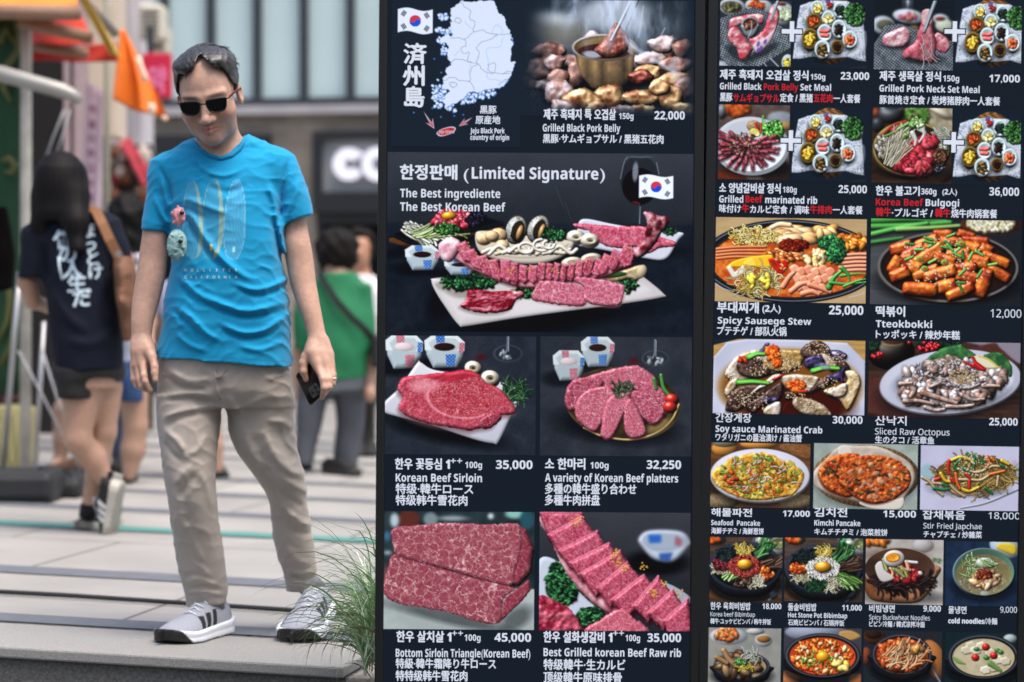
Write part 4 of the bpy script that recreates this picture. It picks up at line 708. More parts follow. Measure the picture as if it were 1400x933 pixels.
def ph_stew():
    c = Cv(979, 297, 1185, 412, grain('b49c74', 'a88f68', 80, 3, ax=.3), 7, (970, 290, K))
    c.el(715, 420, 780, 365, '0e141c', 0, .2); c.el(715, 418, 760, 350, '6e7684', 0, 0); c.el(715, 418, 748, 342, '15171d', 0, 0); c.el(715, 425, 720, 318, '2c2624', 0, 0)
    c.st([(60, 620), (130, 665), (220, 690)], 7, 'a9b2c4', 0); c.st([(1220, 725), (1300, 705), (1360, 680)], 7, 'a9b2c4', 0)
    m = np.clip((1 - np.hypot((c.X - 715) / 700, (c.Y - 428) / 304)) * 60, 0, 1)
    b = mix('b0421a', 'dc8a3a', (fbm(c.X, c.Y, 50, 3, 4) - .35) * 2.4); c.A = c.A * (1 - m[..., None]) + b * m[..., None]
    c.heap(760, 180, 260, 60, 40, ('e0b078', 'e8c498', 'd09858'), 44, 1.9, .1, sh=.7); c.heap(1000, 150, 80, 40, 12, ('e4b880', 'd8a060'), 40, 1.6); c.st([(540, 130), (610, 100), (700, 105)], 44, 'ecc8a0', .7, .2)
    c.noodles(380, 210, 200, 70, 190, ('e4cc74', 'f0e098', 'd0ac4c'), 11, 60, None, 2.2, spec=.25)
    c.heap(1230, 250, 130, 60, 60, ('b86420', 'd08a38', '9a4a18', 'e0a850'), 28, 1.5)
    for k in range(4): y = 300 + k * 28; c.st([(70, y + 22), (240, y + 4), (490, y - 4 + k * 4)], 26, 'c8744c', .9, .2, 20); c.st([(70, y + 34), (240, y + 17), (480, y + 10)], 6, '7a3014', 0)
    for k in range(5): y = 355 + k * 34; c.st([(1140, y + 8), (1280, y - 6), (1380, y - 8)], 27, 'd8947c', .9, .1); c.st([(1140, y + 22), (1280, y + 9), (1380, y + 8)], 6, '7c3418', 0)
    c.heap(680, 370, 170, 54, 90, ('b0602c', 'c8804a', '8a421c', 'd89c64'), 21, 1.4, .4, spec=.4); c.heap(930, 390, 90, 70, 40, ('e0c890', 'f0e0b0', 'd0a868'), 24, 1.5, spec=.3)
    c.heap(735, 280, 125, 46, 150, ('5a140c', '7a2010', '8e2c18', '420c08'), 15, 1.3, spec=.1)
    c.pg([(150, 480), (260, 410), (520, 365), (560, 400), (560, 470), (420, 480), (230, 480)], 'e8b828', .5, 16, .1); c.pg([(300, 440), (380, 400), (420, 470), (360, 490)], 'f0cc50', .4, 12); c.pg([(155, 485), (190, 460), (230, 520), (300, 460), (340, 520), (420, 480), (380, 530), (270, 560), (210, 575)], 'd4d4cc', .6, 14, smooth=False)
    c.noodles(440, 590, 180, 90, 130, ('e0d49c', 'c8b060', 'e8e0b8', 'b89440'), 9, 120, None, 1.1, spec=.2); c.heap(430, 600, 120, 60, 12, ('e0d050', 'd0bc40'), 24)
    for k in range(16): x = 700 + (k % 6) * 62 + (k // 6) * 24; y = 480 + (k // 6) * 72 + (k % 2) * 20; c.pg([(x, y), (x + 50, y - 36), (x + 95, y + 4), (x + 40, y + 60)], 'd88c70' if k % 3 else 'e0a084', .8, 18, .15); c.st([(x + 4, y + 6), (x + 40, y + 62), (x + 92, y + 10)], 7, 'a84c2c', 0, a=.7)
    for p in ([(720, 680), (800, 620), (880, 600)], [(880, 620), (980, 650), (1060, 680)], [(820, 700), (900, 680), (960, 700)], [(650, 640), (700, 560), (740, 520)]): c.st(p, 52, 'd4866a', .9, .2, 40)
    c.pg([(518, 402), (560, 398), (610, 430), (640, 490), (610, 525), (545, 460)], 'c02018', .7, 14, .4); c.pg([(640, 410), (680, 420), (690, 470), (640, 530), (612, 500), (630, 450)], 'b81c16', .7, 14, .4); c.el(570, 440, 34, 14, '7a3016', .8, 0); c.heap(640, 475, 24, 34, 12, ('e8a060', 'd04028'), 9)
    c.leaf(1060, 250, 110, 50, 110, ('1c4a2c', '2c7040', '489a58', '123420'), 20); c.leaf(1110, 350, 80, 90, 90, ('1c4a2c', '2c7040', '3c8a4c', '123420'), 20)
    for p, w in (([(1050, 640), (1090, 560), (1150, 500)], 60), ([(1060, 600), (1200, 610), (1370, 590)], 34), ([(1150, 540), (1280, 520), (1370, 520)], 30), ([(1180, 630), (1300, 580), (1380, 560)], 26), ([(1160, 470), (1210, 520), (1230, 580)], 40)): c.st(p, w, '3c8a40', 1., .3, w * .4)
    c.grade(1.02, (1., .99, .99), 1.05); return c
def ph_tteok():
    c = Cv(1191, 299, 1396, 416, lambda X, Y: mix('4a4c52', '1c2026', (X - 100) / 700 + .25 * (fbm(X * .25, Y * 4, 30, 3) - .5)), 8, (1180, 290, K))
    for y in (370, 600, 640, 690): c.st([(60, y), (320, y + 4)], 4, '6e7074', 0, a=.8)
    for p, w, k in (([(60, 80), (400, 60), (720, 64)], 60, '3f8a3c'), ([(60, 130), (420, 110), (760, 80)], 54, '4a9a44'), ([(60, 200), (300, 140), (560, 90)], 50, '54a84c'), ([(300, 150), (600, 130), (840, 108)], 44, '86b464'), ([(60, 268), (230, 240), (350, 220)], 34, '3c8a40')): c.st([(x, y + 20) for x, y in p], w, '0c160e', 0, a=.6, edge=16); c.st(p, w, k, 1., .2, w * .7)
    c.el(1120, 90, 270, 88, '6a2c16', 0, .5); c.el(1115, 78, 240, 74, '1a1210', 0, 0); c.el(1110, 78, 215, 84, 'd0c8a0', 0, .4); c.heap(1110, 95, 200, 64, 200, ('d8d4b4', 'c4bc90', 'e8e6d0'), 13)
    c.blur(1.2); c.shadow(760, 600, 640, 200, .8, 0, 60)
    c.el(745, 475, 622, 315, '5a5450', 0, .7, .1); c.el(745, 470, 612, 306, '6e6a68', 0, 0); c.el(745, 468, 590, 288, '141417', 0, 0); c.el(745, 478, 560, 262, '24140f', 0, 0)
    T = lambda sd: (lambda X, Y: mix('8a2410', 'dc7a22', (fbm(X, Y, 70, sd, 3) - .25) * 1.7))
    L = [(340, 310, 100, 60, -.3), (900, 190, 80, 44, .3), (700, 190, 90, 50, 0), (560, 260, 110, 56, -.4), (980, 240, 120, 46, .05), (780, 250, 110, 50, .1), (450, 340, 110, 56, -.5), (640, 300, 110, 54, .2), (930, 300, 100, 60, .2), (1080, 310, 60, 50, .4), (290, 460, 55, 90, .5), (390, 420, 60, 70, -.2), (1160, 400, 130, 50, .35), (840, 360, 110, 60, -.1), (560, 380, 170, 66, -.62), (720, 410, 100, 60, .3), (1000, 420, 110, 66, .1), (460, 480, 70, 70, .3), (330, 540, 90, 62, -.4), (880, 480, 120, 56, -.1), (560, 520, 120, 50, -.4), (1190, 520, 110, 50, .5), (680, 530, 150, 66, -.3), (920, 560, 100, 60, .2), (740, 640, 90, 70, -.2), (1060, 600, 62, 140, .3), (510, 670, 150, 68, .06), (860, 680, 130, 56, -.45)]
    for k, (x, y, a, b, r) in enumerate(L):
        cs, sn = math.cos(r), math.sin(r); P = [(x + u * a * cs - v * b * sn, y + u * a * sn + v * b * cs) for u, v in ((-.95, -.8), (-.3, -.95), (.8, -.9), (1, -.3), (1, .55), (.75, .95), (-.4, .95), (-1, .7), (-1.05, 0))]
        c.pg([(p + 5, q + 22) for p, q in P], '1c0604', 0, 5, edge=30, a=.75); c.pg(P, T(k * 3 + 1), 1.15, min(a, b) * .8, .45, gl=14, bmp=10, bsc=30)
        c.st([(x - a * .6 * cs + b * .5 * sn, y - a * .6 * sn - b * .5 * cs), (x + a * .5 * cs + b * .55 * sn, y + a * .5 * sn - b * .55 * cs)], 7, 'f4c8a0', 0, a=.35, edge=12)
    c.dots(720, 420, 420, 220, 170, ('efe0c0', 'e0cca0', 'f6ecd8'), 5.5, 1.6)
    for x, y, r in ((490, 322, 0), (600, 280, -.6), (570, 255, .2), (405, 400, -.4), (610, 420, -.5), (740, 265, .5), (720, 300, .2), (820, 325, -.7), (850, 280, .3), (875, 360, 1.4), (820, 360, .5), (940, 372, -1.1), (1020, 525, -1), (870, 515, -.8), (860, 605, 0), (863, 655, 1.1), (765, 195, -.4), (1015, 345, .5), (1135, 440, -.2), (410, 275, .1), (760, 300, .8), (570, 225, .3)): c.st([(x - 34 * math.cos(r), y - 34 * math.sin(r)), (x + 34 * math.cos(r), y + 34 * math.sin(r))], 26, ('4c9a44', '6ab458', '3c7c38')[int(x) % 3], 1., .3, smooth=False)
    for x, y in ((500, 405), (545, 487), (715, 432), (860, 265)): c.el(x, y, 36, 26, '7ab050', .3, .6); c.el(x, y, 17, 12, 'b04a20', .3, 0)
    c.grade(.96, (.99, .99, 1.)); return c
def ph_crab():
    c = Cv(976, 463, 1183, 565, grain('bf9a5a', 'a8844a', 30, 3, ax=.3, ay=2), 9, (970, 460, K))
    c.pg([(0, 0), (330, 0), (40, 75), (0, 90)], '1a2230', 0, 5, smooth=False)
    c.pg([(40, 180), (150, 50), (330, 20), (800, 20), (1200, 40), (1360, 200), (1380, 680), (20, 680)], lambda X, Y: mix('d3d6e2', 'b0b4c4', fbm(X, Y, 300, 3) * 1.2 - .1), .3, 20, smooth=False)
    c.el(705, 430, 615, 330, 'a87c34', 0, 0, edge=60); c.el(705, 440, 590, 320, '7a4a1c', 0, 0, edge=60); c.el(760, 600, 480, 200, '3c120a', 0, 0, edge=80); c.st([(640, 640), (700, 560), (800, 580)], 10, '6a2a14', 0, a=.5)
    sh = lambda sd: (lambda X, Y: mix('2a1c1c', '6a5044', (fbm(X, Y, 40, sd, 4) - .3) * 2.2))
    fl = lambda sd: (lambda X, Y: mix('a8906c', 'd6ccc0', (fbm(X, Y, 45, sd, 4) - .3) * 2.2)); pu = lambda sd: (lambda X, Y: mix('1c1a34', '6a5a84', (fbm(X, Y, 40, sd, 4) - .3) * 2.))
    for P, f in (([(140, 330), (220, 190), (330, 130), (480, 110), (640, 130), (720, 220), (640, 300), (430, 350), (250, 390)], fl(2)), ([(240, 250), (330, 180), (470, 200), (540, 300), (420, 360), (280, 330)], sh(3)), ([(430, 130), (490, 55), (520, 50), (500, 110), (460, 150)], pu(4)), ([(470, 250), (560, 120), (700, 110), (830, 120), (820, 200), (740, 280), (600, 300)], lambda X, Y: mix('8a6a30', 'c8a874', (fbm(X, Y, 30, 5, 4) - .3) * 2.2)), ([(790, 130), (850, 50), (940, 25), (1020, 60), (1060, 130), (1000, 180), (880, 190)], sh(6)), ([(1050, 110), (1130, 105), (1200, 150), (1150, 210), (1080, 180)], pu(7)), ([(980, 130), (1060, 170), (1120, 260), (1060, 290), (1000, 200)], fl(8)), ([(830, 190), (950, 150), (1010, 210), (960, 280), (850, 260)], pu(9)), ([(1120, 180), (1220, 240), (1220, 380), (1130, 360)], sh(10)), ([(140, 480), (180, 390), (250, 360), (240, 440), (170, 520)], fl(11)), ([(1000, 460), (1200, 380), (1180, 290), (1280, 290), (1320, 400), (1220, 620), (1140, 540)], lambda X, Y: mix('b8945a', 'e0d4b4', (fbm(X, Y, 60, 12, 4) - .3) * 2.2)), ([(1030, 470), (1190, 390), (1200, 480), (1120, 520)], fl(13)), ([(640, 340), (760, 320), (950, 340), (930, 420), (850, 490), (740, 480), (650, 410)], fl(14)), ([(880, 480), (960, 370), (1080, 330), (1090, 380), (980, 440)], sh(15)), ([(150, 610), (200, 480), (330, 420), (470, 430), (500, 480), (380, 560), (250, 650), (160, 650)], sh(16)), ([(340, 520), (480, 430), (600, 370), (640, 330), (560, 330), (420, 440)], fl(17)), ([(330, 600), (470, 500), (600, 400), (650, 420), (620, 540), (480, 590), (400, 660)], sh(18)), ([(470, 560), (520, 520), (610, 530), (590, 560), (500, 580)], pu(19)), ([(490, 620), (620, 560), (620, 680), (500, 680)], fl(20)), ([(660, 480), (720, 470), (730, 530), (680, 540)], sh(21)), ([(730, 550), (800, 520), (960, 560), (1060, 640), (1050, 680), (850, 670), (760, 620)], lambda X, Y: mix('7a6248', 'c4b496', (fbm(X, Y, 30, 22, 4) - .3) * 2.4)), ([(1020, 330), (1120, 300), (1180, 240), (1170, 340), (1080, 380)], pu(23))):
        c.pg([(x + 3, y + 12) for x, y in P], '0e0808', 0, 5, edge=26, a=.7); c.pg(P, f, 1.05, 26, .3, rough=3, bmp=10, bsc=18)
    c.st([(610, 330), (530, 400), (440, 440)], 20, 'd4c4c8', .6, .2, 10); c.st([(640, 330), (560, 370)], 18, 'a8201c', .8); c.st([(1130, 270), (1160, 370)], 20, '4a2a6a', .9)
    for cx, cy, rx, ry, n in ((560, 190, 170, 80, 120), (680, 250, 120, 60, 90), (930, 90, 110, 60, 80), (1110, 190, 90, 70, 60), (420, 280, 100, 60, 60), (260, 540, 100, 80, 70), (420, 560, 130, 80, 80), (1040, 400, 90, 60, 50), (760, 510, 90, 40, 50), (880, 570, 80, 40, 30), (180, 340, 40, 40, 20)): c.dots(cx, cy, rx, ry, int(n * .7), ('d0b890', 'e4d4b4', 'b89868'), 5, 1.5, sh=.8)
    c.heap(555, 130, 56, 58, 40, ('e05a18', 'f07830', 'c84410'), 18); c.heap(590, 220, 34, 34, 20, ('e86820', 'd05014'), 16); c.heap(765, 415, 66, 46, 50, ('e05a18', 'f07830', 'c03c10'), 18); c.st([(790, 470), (850, 465)], 30, 'b43018', .9, .2); c.heap(290, 190, 50, 26, 14, ('b83a18', 'd05a24'), 16)
    for p in ([(345, 180), (410, 150), (475, 150)], [(262, 400), (380, 392), (515, 402)], [(905, 290), (1010, 262), (1125, 265)]): c.st(p, 52, '3c9a28', 1., .2, 40); c.st([(x + 6, y - 2) for x, y in p], 22, '8cd060', .4, 0, 12)
    c.el(1090, 130, 26, 14, 'e0d8d8', .2, .3); c.el(1010, 250, 50, 30, '8a96b0', .4, .4, a=.6)
    c.grade(.98, (.99, .99, 1.03), 1.03); return c
def ph_octopus():
    c = Cv(1188, 466, 1395, 570, grain('4a3226', '2a1c16', 50, 3, ax=.3, ay=3), 10, (1180, 460, K))
    c.pg([(900, 30), (1380, 30), (1380, 220), (1200, 110), (1000, 60)], '8d8690', .2, 20); c.el(240, 130, 210, 160, '17120f', 0, 1.1, .5, gl=6); c.el(250, 60, 100, 36, '9a8a60', 0, .5); c.el(255, 40, 90, 26, '5a2c1c'); c.leaf(90, 60, 50, 60, 40, ('14241a', '1e3a28'), 20); c.leaf(650, 60, 180, 60, 70, ('14241a', '1e3a28', '0c1610'), 22)
    c.pg([(0, 400), (200, 340), (1040, 60), (1200, 90), (1390, 300), (1390, 420), (900, 680), (100, 680), (0, 560)], lambda X, Y: mix('3a1e1a', '6a3a30', .5 + .5 * np.sin(X / 5) * np.sin(Y / 5) + .4 * (fbm(X, Y, 60, 3) - .5)), .3, 16); c.blur(1.1)
    for x, y, r, n in ((560, 85, 80, 18), (130, 160, 45, 12), (620, 90, 40, 6), (395, 50, 16, 3)):
        for _ in range(n): c.el(x + (c.R.rand() - .5) * 2 * r, y + (c.R.rand() - .5) * r * .9, 19, 18, 'b01a22', 0, 1., .5)
    c.shadow(760, 480, 620, 230, .6, -.1, 60); c.el(765, 392, 620, 285, 'a9acb8', -.1, .5, 0); c.el(765, 384, 612, 276, 'cdd0da', -.1, .1); c.el(770, 395, 520, 215, 'c0c3ce', -.1, -.3, edge=30)
    vein = lambda sd: (lambda X, Y: mix('24502c', '4a8a48', (fbm(X, Y, 40, sd, 4) - .3) * 2 + .3 * (abs(np.sin((X * .6 - Y * .8) / 26)) < .12)))
    c.pg([(520, 240), (560, 180), (700, 90), (840, 60), (855, 40), (870, 75), (950, 120), (980, 155), (880, 200), (720, 225), (600, 230)], vein(3), .6, 26, .1, rough=4); c.st([(590, 225), (700, 190), (715, 130)], 5, '86b080', 0, a=.6)
    c.pg([(1050, 160), (1150, 120), (1205, 130), (1210, 100), (1225, 140), (1280, 210), (1305, 290), (1280, 335), (1200, 260)], vein(5), .6, 20, .1, rough=4)
    c.shadow(770, 450, 480, 190, .35, 0, 60)
    c.heap(770, 400, 430, 170, 260, ('8d8078', 'b0a49c', 'c9c4c0', '6a5a54', '9a7a68', '7c7472'), 34, 1.7, None, 1.05, .3); c.heap(740, 250, 200, 60, 60, ('8a7468', 'b8aca4', '9a8070'), 28, 1.7); c.heap(1140, 340, 120, 80, 50, ('a08474', 'd0ccc8', '8a7264'), 32, 1.6); c.heap(480, 470, 140, 100, 50, ('9a7460', 'd0ccca', '7a6258'), 34, 1.6)
    for p, w, k in (([(530, 480), (640, 520), (820, 570)], 62, '94684c'), ([(370, 560), (480, 555), (620, 580)], 46, '9a7860'), ([(550, 610), (640, 635), (720, 620), (690, 580)], 40, '806a60'), ([(740, 600), (860, 600), (970, 580), (930, 550)], 40, '8a7268'), ([(870, 500), (960, 540), (1060, 530)], 40, '7c6a62'), ([(430, 420), (450, 470), (420, 520)], 66, '9c7254'), ([(580, 300), (560, 330), (620, 350)], 30, 'a07c68'), ([(1050, 415), (1190, 415)], 44, 'a07a60'), ([(600, 430), (680, 400), (800, 420)], 36, '5c5250'), ([(860, 440), (950, 430), (1020, 400)], 34, '6a6464'), ([(330, 410), (430, 400)], 40, 'a88468')): c.st([(x, y + 10) for x, y in p], w, '2c221e', 0, a=.5, edge=14); c.st(p, w, grain(k, 'b8a498', 26, int(w)), 1.1, .35, w * .6)
    c.dots(760, 330, 420, 130, 60, ('b4aeae', 'c6c2c4', '9a9494'), 10, 1.9, sh=1.); c.dots(870, 330, 130, 70, 110, ('c8a468', 'dcc090', 'a8844c'), 6, 1.4)
    c.pg([(950, 165), (1010, 155), (1100, 180), (1185, 250), (1150, 265), (1060, 262), (990, 220)], 'd8d08a', .4, 14); c.pg([(970, 172), (1010, 165), (1090, 195), (1150, 248), (1060, 248), (1000, 215)], 'e6e2bc', 0, 8); c.st([(1010, 158), (1100, 190), (1184, 255)], 9, 'd8c020', .3)
    c.pg([(940, 165), (965, 160), (990, 200), (1030, 230), (1078, 268), (1040, 288), (960, 260), (870, 215), (880, 205), (960, 225)], 'b0181c', .8, 12, .4); c.st([(950, 175), (985, 225), (1040, 265)], 7, 'd84a3c', 0)
    c.grade(.95, (.98, .98, 1.03)); return c
def ph_pancake():
    c = Cv(972, 605, 1108, 693, grain('4a3020', '6a4628', 50, 3, ax=.3, ay=2), 11, (960, 600, 4.667))
    c.el(140, 60, 80, 50, 'c8883a', 0, .6); c.el(140, 30, 76, 22, '6a6a5c'); c.el(360, 30, 120, 30, 'c8883a', 0, .6); c.pg([(500, 60), (540, 20), (700, 50), (700, 110), (650, 120)], grain('6a4426', '8a6038', 20, 3, ay=3), .6, 12); c.el(120, 400, 120, 50, speck('7c6a4c', ('a8967a', '5a4a34'), 9)); c.el(610, 390, 120, 50, speck('7c6a4c', ('a8967a', '5a4a34'), 9)); c.blur(.8)
    c.shadow(370, 300, 330, 130, .6, 0, 30); c.el(375, 233, 320, 174, 'b9bcd2', 0, .5); c.el(372, 228, 314, 168, 'd6d8ea', 0, .1); c.el(370, 240, 260, 130, 'c4c6d8', 0, 0, edge=20)
    P = [(65, 235), (90, 190), (150, 150), (190, 118), (280, 100), (370, 84), (450, 95), (500, 125), (580, 135), (600, 170), (640, 190), (652, 240), (625, 300), (580, 350), (480, 370), (400, 385), (280, 380), (180, 345), (100, 300), (75, 270)]
    c.pg([(x, y + 7) for x, y in P], '6a4a24', 0, 4, edge=12, a=.7); c.pg(P, lambda X, Y: mix(mix('c07a20', 'e6cc58', (fbm(X, Y, 34, 3, 4) - .25) * 2.1), 'ece2a8', (fbm(X, Y, 22, 9, 3) - .58) * 3), .7, 14, .12, rough=8, bmp=9, bsc=9)
    c.noodles(360, 240, 255, 125, 70, ('8aa840', 'a8c05c', '5c8030', '7a9a3c'), 9, 56, .1, 1., spec=.1, a=.9); c.noodles(360, 240, 240, 120, 44, ('d06a20', 'c84a18', 'e08a34'), 10, 46, None, 1., a=.85); c.noodles(360, 240, 230, 115, 22, ('e8dcc8', 'f0e8d8', 'c8a0a0'), 8, 50, -.4, .6); c.dots(360, 240, 250, 120, 90, ('5c6a24', '3c4a1c', '8a4a1c'), 5, 1.8); c.heap(190, 250, 40, 36, 8, ('a82c1c', 'c04a2c'), 12)
    c.grade(1., (1, .99, 1.)); return c
def ph_kimchi():
    c = Cv(1113, 606, 1255, 695, grain('a6b2ac', '93a09a', 60, 3), 12, (960, 600, 4.667))
    wick = lambda X, Y: mix('5a3c22', 'b08a5c', .5 + .5 * np.sin(X / 5 + 2 * np.sin(Y / 6)) * np.cos(Y / 5))
    c.shadow(1050, 260, 340, 190, .3, 0, 40); c.el(1050, 232, 338, 198, wick, 0, .5); c.el(1055, 225, 310, 176, '4a3020', 0, 0)
    c.pg([(716, 210), (790, 130), (870, 50), (1000, 40), (1130, 45), (1280, 110), (1345, 170), (1360, 260), (1300, 370), (1270, 440), (1120, 440), (1000, 400), (850, 370), (720, 300)], lambda X, Y: mix('a89a8a', 'd3cabd', (fbm(X, Y, 70, 4, 3) - .3) * 2), .6, 20); c.pg([(870, 50), (930, 40), (960, 90), (880, 110)], 'dcd4c8', .3, 12, edge=8); c.pg([(1010, 400), (1230, 380), (1290, 370), (1265, 440), (1100, 440)], 'd8d2c6', .2, 12)
    k = lambda sd: (lambda X, Y: mix(mix('8a2c10', 'd4702c', (fbm(X, Y, 26, sd, 4) - .27) * 2.2), 'e0a878', (fbm(X, Y, 15, sd + 7, 2) - .66) * 4))
    for P, sd in (([(745, 220), (780, 150), (850, 105), (950, 92), (1010, 110), (1050, 250), (960, 362), (860, 350), (780, 300)], 3), ([(862, 225), (880, 160), (960, 115), (1100, 98), (1220, 115), (1300, 165), (1335, 235), (1320, 300), (1240, 370), (1140, 405), (1050, 400), (960, 350), (890, 290)], 6)):
        c.pg([(x - 3, y + 9) for x, y in P], '4a1408', 0, 5, edge=14, a=.8); c.pg(P, k(sd), .95, 18, .2, rough=6, bmp=14, bsc=11)
    c.noodles(1100, 240, 200, 120, 26, ('3a4030', '2c3428', '505a40'), 9, 30, .3, .4); c.noodles(820, 200, 50, 70, 10, ('3a4030', '2c3428'), 9, 26, .4, .4); c.dots(1110, 250, 180, 120, 26, ('e0b898', 'd49a78', 'b05a50'), 12, 1.5, a=.75)
    c.grade(.96, (.99, .99, 1.)); return c
def ph_japchae():
    c = Cv(1259, 609, 1393, 697, lambda X, Y: mix('c9c8dc', 'b4b4cc', fbm(X, Y, 200, 3)), 13, (1180, 600, K))
    c.st([(860, 600), (1080, 550), (1350, 430)], 16, '7c8490', .4, 0, 24); c.st([(860, 592), (1080, 540), (1350, 420)], 6, 'e6e6f0', 0)
    for x, y, rx, ry, k in ((560, 290, 60, 70, '7ab0b0'), (1330, 270, 30, 60, '6a9a94'), (1320, 190, 24, 18, 'b894c0'), (650, 235, 14, 8, 'c090b4'), (1310, 345, 40, 14, 'c4a0c0'), (560, 410, 30, 14, '9aa0b4')): c.el(x, y, rx, ry, k, 0, 0, 0, 24, .6)
    c.shadow(930, 440, 330, 60, .35, 0, 30); c.el(950, 300, 330, 160, '5a4a20', -.05, .4, bump=.25)
    N = ('a88a48', '8a6c30', 'c0a868', '6e5424', 'b89a58')
    c.noodles(950, 310, 310, 140, 260, N, 8, 120, None, 1., spec=.25); c.noodles(1130, 370, 140, 80, 80, N, 8, 150, -.6, .4, spec=.2); c.noodles(1200, 260, 120, 80, 50, N, 8, 110, .6, .5, spec=.2)
    S = lambda p, w, k, sp=.3: (c.st([(x, y + 8) for x, y in p], w, '2a1c0c', 0, a=.45, edge=10), c.st(p, w, k, 1., sp, w * .8))
    for p in ([(560, 385), (680, 390), (760, 440), (850, 490)], [(520, 335), (580, 370), (640, 440), (700, 490)], [(760, 300), (755, 380), (830, 460), (890, 495)], [(920, 285), (1020, 280), (1130, 230), (1250, 240)], [(830, 350), (940, 350), (1030, 350), (1110, 300)], [(1180, 320), (1170, 400)]): S(p, 26, 'b8a078')
    for p in ([(770, 185), (850, 155), (940, 180), (970, 210)], [(680, 300), (720, 360), (760, 370)], [(850, 430), (930, 450), (1010, 415)], [(1210, 180), (1270, 210)]): S(p, 34, 'd0a830')
    for p in ([(750, 190), (742, 250), (750, 300)], [(930, 360), (930, 420)], [(635, 355), (670, 340)], [(775, 345), (800, 375)], [(900, 300), (930, 330)]): S(p, 32, 'c02820')
    for p in ([(810, 300), (825, 380), (850, 430)], [(1080, 145), (1100, 200), (1080, 240)], [(1120, 160), (1140, 180)], [(1110, 300), (1230, 270)]): S(p, 28, 'd8642c')
    for p in ([(980, 130), (970, 190), (965, 250)], [(850, 170), (800, 230), (820, 270)], [(860, 240), (900, 270), (950, 290)], [(905, 120), (940, 150)], [(1000, 170), (1060, 210)], [(620, 430), (700, 440), (760, 430)], [(1070, 420), (1130, 465)], [(700, 390), (740, 410)], [(1200, 220), (1230, 230)]): S(p, 26, '1f6a3a')
    c.dots(960, 220, 160, 100, 90, ('e8e0c8', 'd0c098'), 5, 1.4); c.grade(.97, (.99, .99, 1.02)); return c
def bib(c, cx, cy, rx, ry, tops, mid, yk):
    st = lambda X, Y: mix('171b24', '3a4250', voro(X, Y, 7, 3)[0] * .7 + .2 * fbm(X, Y, 30, 2))
    c.shadow(cx, cy + ry * .7, rx * 1.05, ry * .8, .8, 0, 30)
    c.pg([(cx - rx, cy), (cx - rx * .96, cy + ry * .4), (cx - rx * .75, cy + ry * .95), (cx - rx * .35, cy + ry * 1.25), (cx + rx * .35, cy + ry * 1.25), (cx + rx * .75, cy + ry * .95), (cx + rx * .96, cy + ry * .4), (cx + rx, cy)], lambda X, Y: st(X, Y) * .55, 1., 60)
    c.el(cx, cy, rx, ry, lambda X, Y: st(X, Y) * 1.25, 0, .3); c.el(cx, cy + 6, rx * .9, ry * .87, '0c0f14', 0, 0); m = np.clip((1 - np.hypot((c.X - cx) / (rx * .89), (c.Y - cy - 6) / (ry * .86))) * 40, 0, 1)
    for t, cols, kind in tops:
        x = cx + math.cos(t) * rx * .6; y = cy + math.sin(t) * ry * .6
        if kind == 'n': c.noodles(x, y, rx * .24, ry * .23, 70, cols, 9, 60, t + 1.2, .8)
        elif kind == 's': c.noodles(x, y, rx * .22, ry * .2, 36, cols, 15, 110, t if abs(t) < 1.2 else t + 3.14, .15)
        else: c.heap(x, y, rx * .25, ry * .24, 60, cols, 14, 1.5, spec=.25)
    c.heap(cx, cy, rx * .44, ry * .45, 560, mid, 7, 1.6, spec=.2); c.shadow(cx + 6, cy - 6, rx * .23, ry * .24, .5, 0, 12); c.el(cx, cy - 14, rx * .215, ry * .215, 'e0961c', 0, .7, .5, gl=10); c.el(cx - rx * .05, cy - ry * .12, rx * .08, ry * .05, 'f4cc60', 0, 0, 0, 14, .7)
YEL = ('e0c04c', 'f0dc7c', 'c8a034'); BLK = ('1c2a2c', '2c3c3c', '101818'); GR = ('2c6a38', '4a8c4a', '1c4426', '6aa860'); MSH = ('4a3428', '6a5040', '2c1e18'); KIM = ('c84e18', 'e07a2c', 'a83812'); SPR = ('e0d8b0', 'c4b888', 'f0ead0'); CUC = ('6aa040', '8cc060', '4a7c30', 'b0d088')
def bib_bg(c, k=0):
    c.el(120 + k, 50, 80, 42, '2a2c34', 0, .4); c.heap(105 + k, 45, 52, 26, 40, KIM, 14); c.el(495 + k * 1.07, 50, 76, 46, '6a7078', 0, .3); c.el(495 + k * 1.07, 50, 64, 36, '24282e', 0, 0); c.heap(495 + k * 1.07, 50, 46, 24, 16, ('dcdccc', 'c4ccb8', '4a8a4a'), 18)
    c.el(640 + k * 1.05, 90, 84, 76, 'a8b0b4', 0, .6); c.el(640 + k * 1.05, 75, 74, 50, '5a5a30', 0, 0); c.dots(640 + k * 1.05, 85, 40, 26, 16, ('8a9a5a', 'c8c0a0'), 9)
def ph_bib_beef():
    c = Cv(971, 734, 1070, 823, grain('5a4436', '3a2a20', 40, 3, ax=.3, ay=2), 14, (960, 730, 6.087)); bib_bg(c)
    c.el(300, 500, 270, 60, '6a4424', 0, .3); c.st([(560, 545), (640, 500)], 14, '9aa4b0', .8, .4); c.el(600, 500, 40, 32, '8a94a0', -.6, 1., .6); c.blur(.9)
    bib(c, 360, 265, 305, 205, ((-1.75, YEL, 'n'), (-.85, GR, 's'), (-.15, MSH, 's'), (.5, KIM, 'h'), (1.0, SPR, 'n'), (1.7, MSH, 'h'), (2.3, CUC, 's'), (2.85, SPR, 'n'), (3.3, ('5a1820', '7a2830'), 'h'), (-2.5, BLK, 'n')), ('8a2420', 'a83c34', '6a1614', 'c05a50'), 0); c.grade(.95, (.98, .99, 1.03)); return c
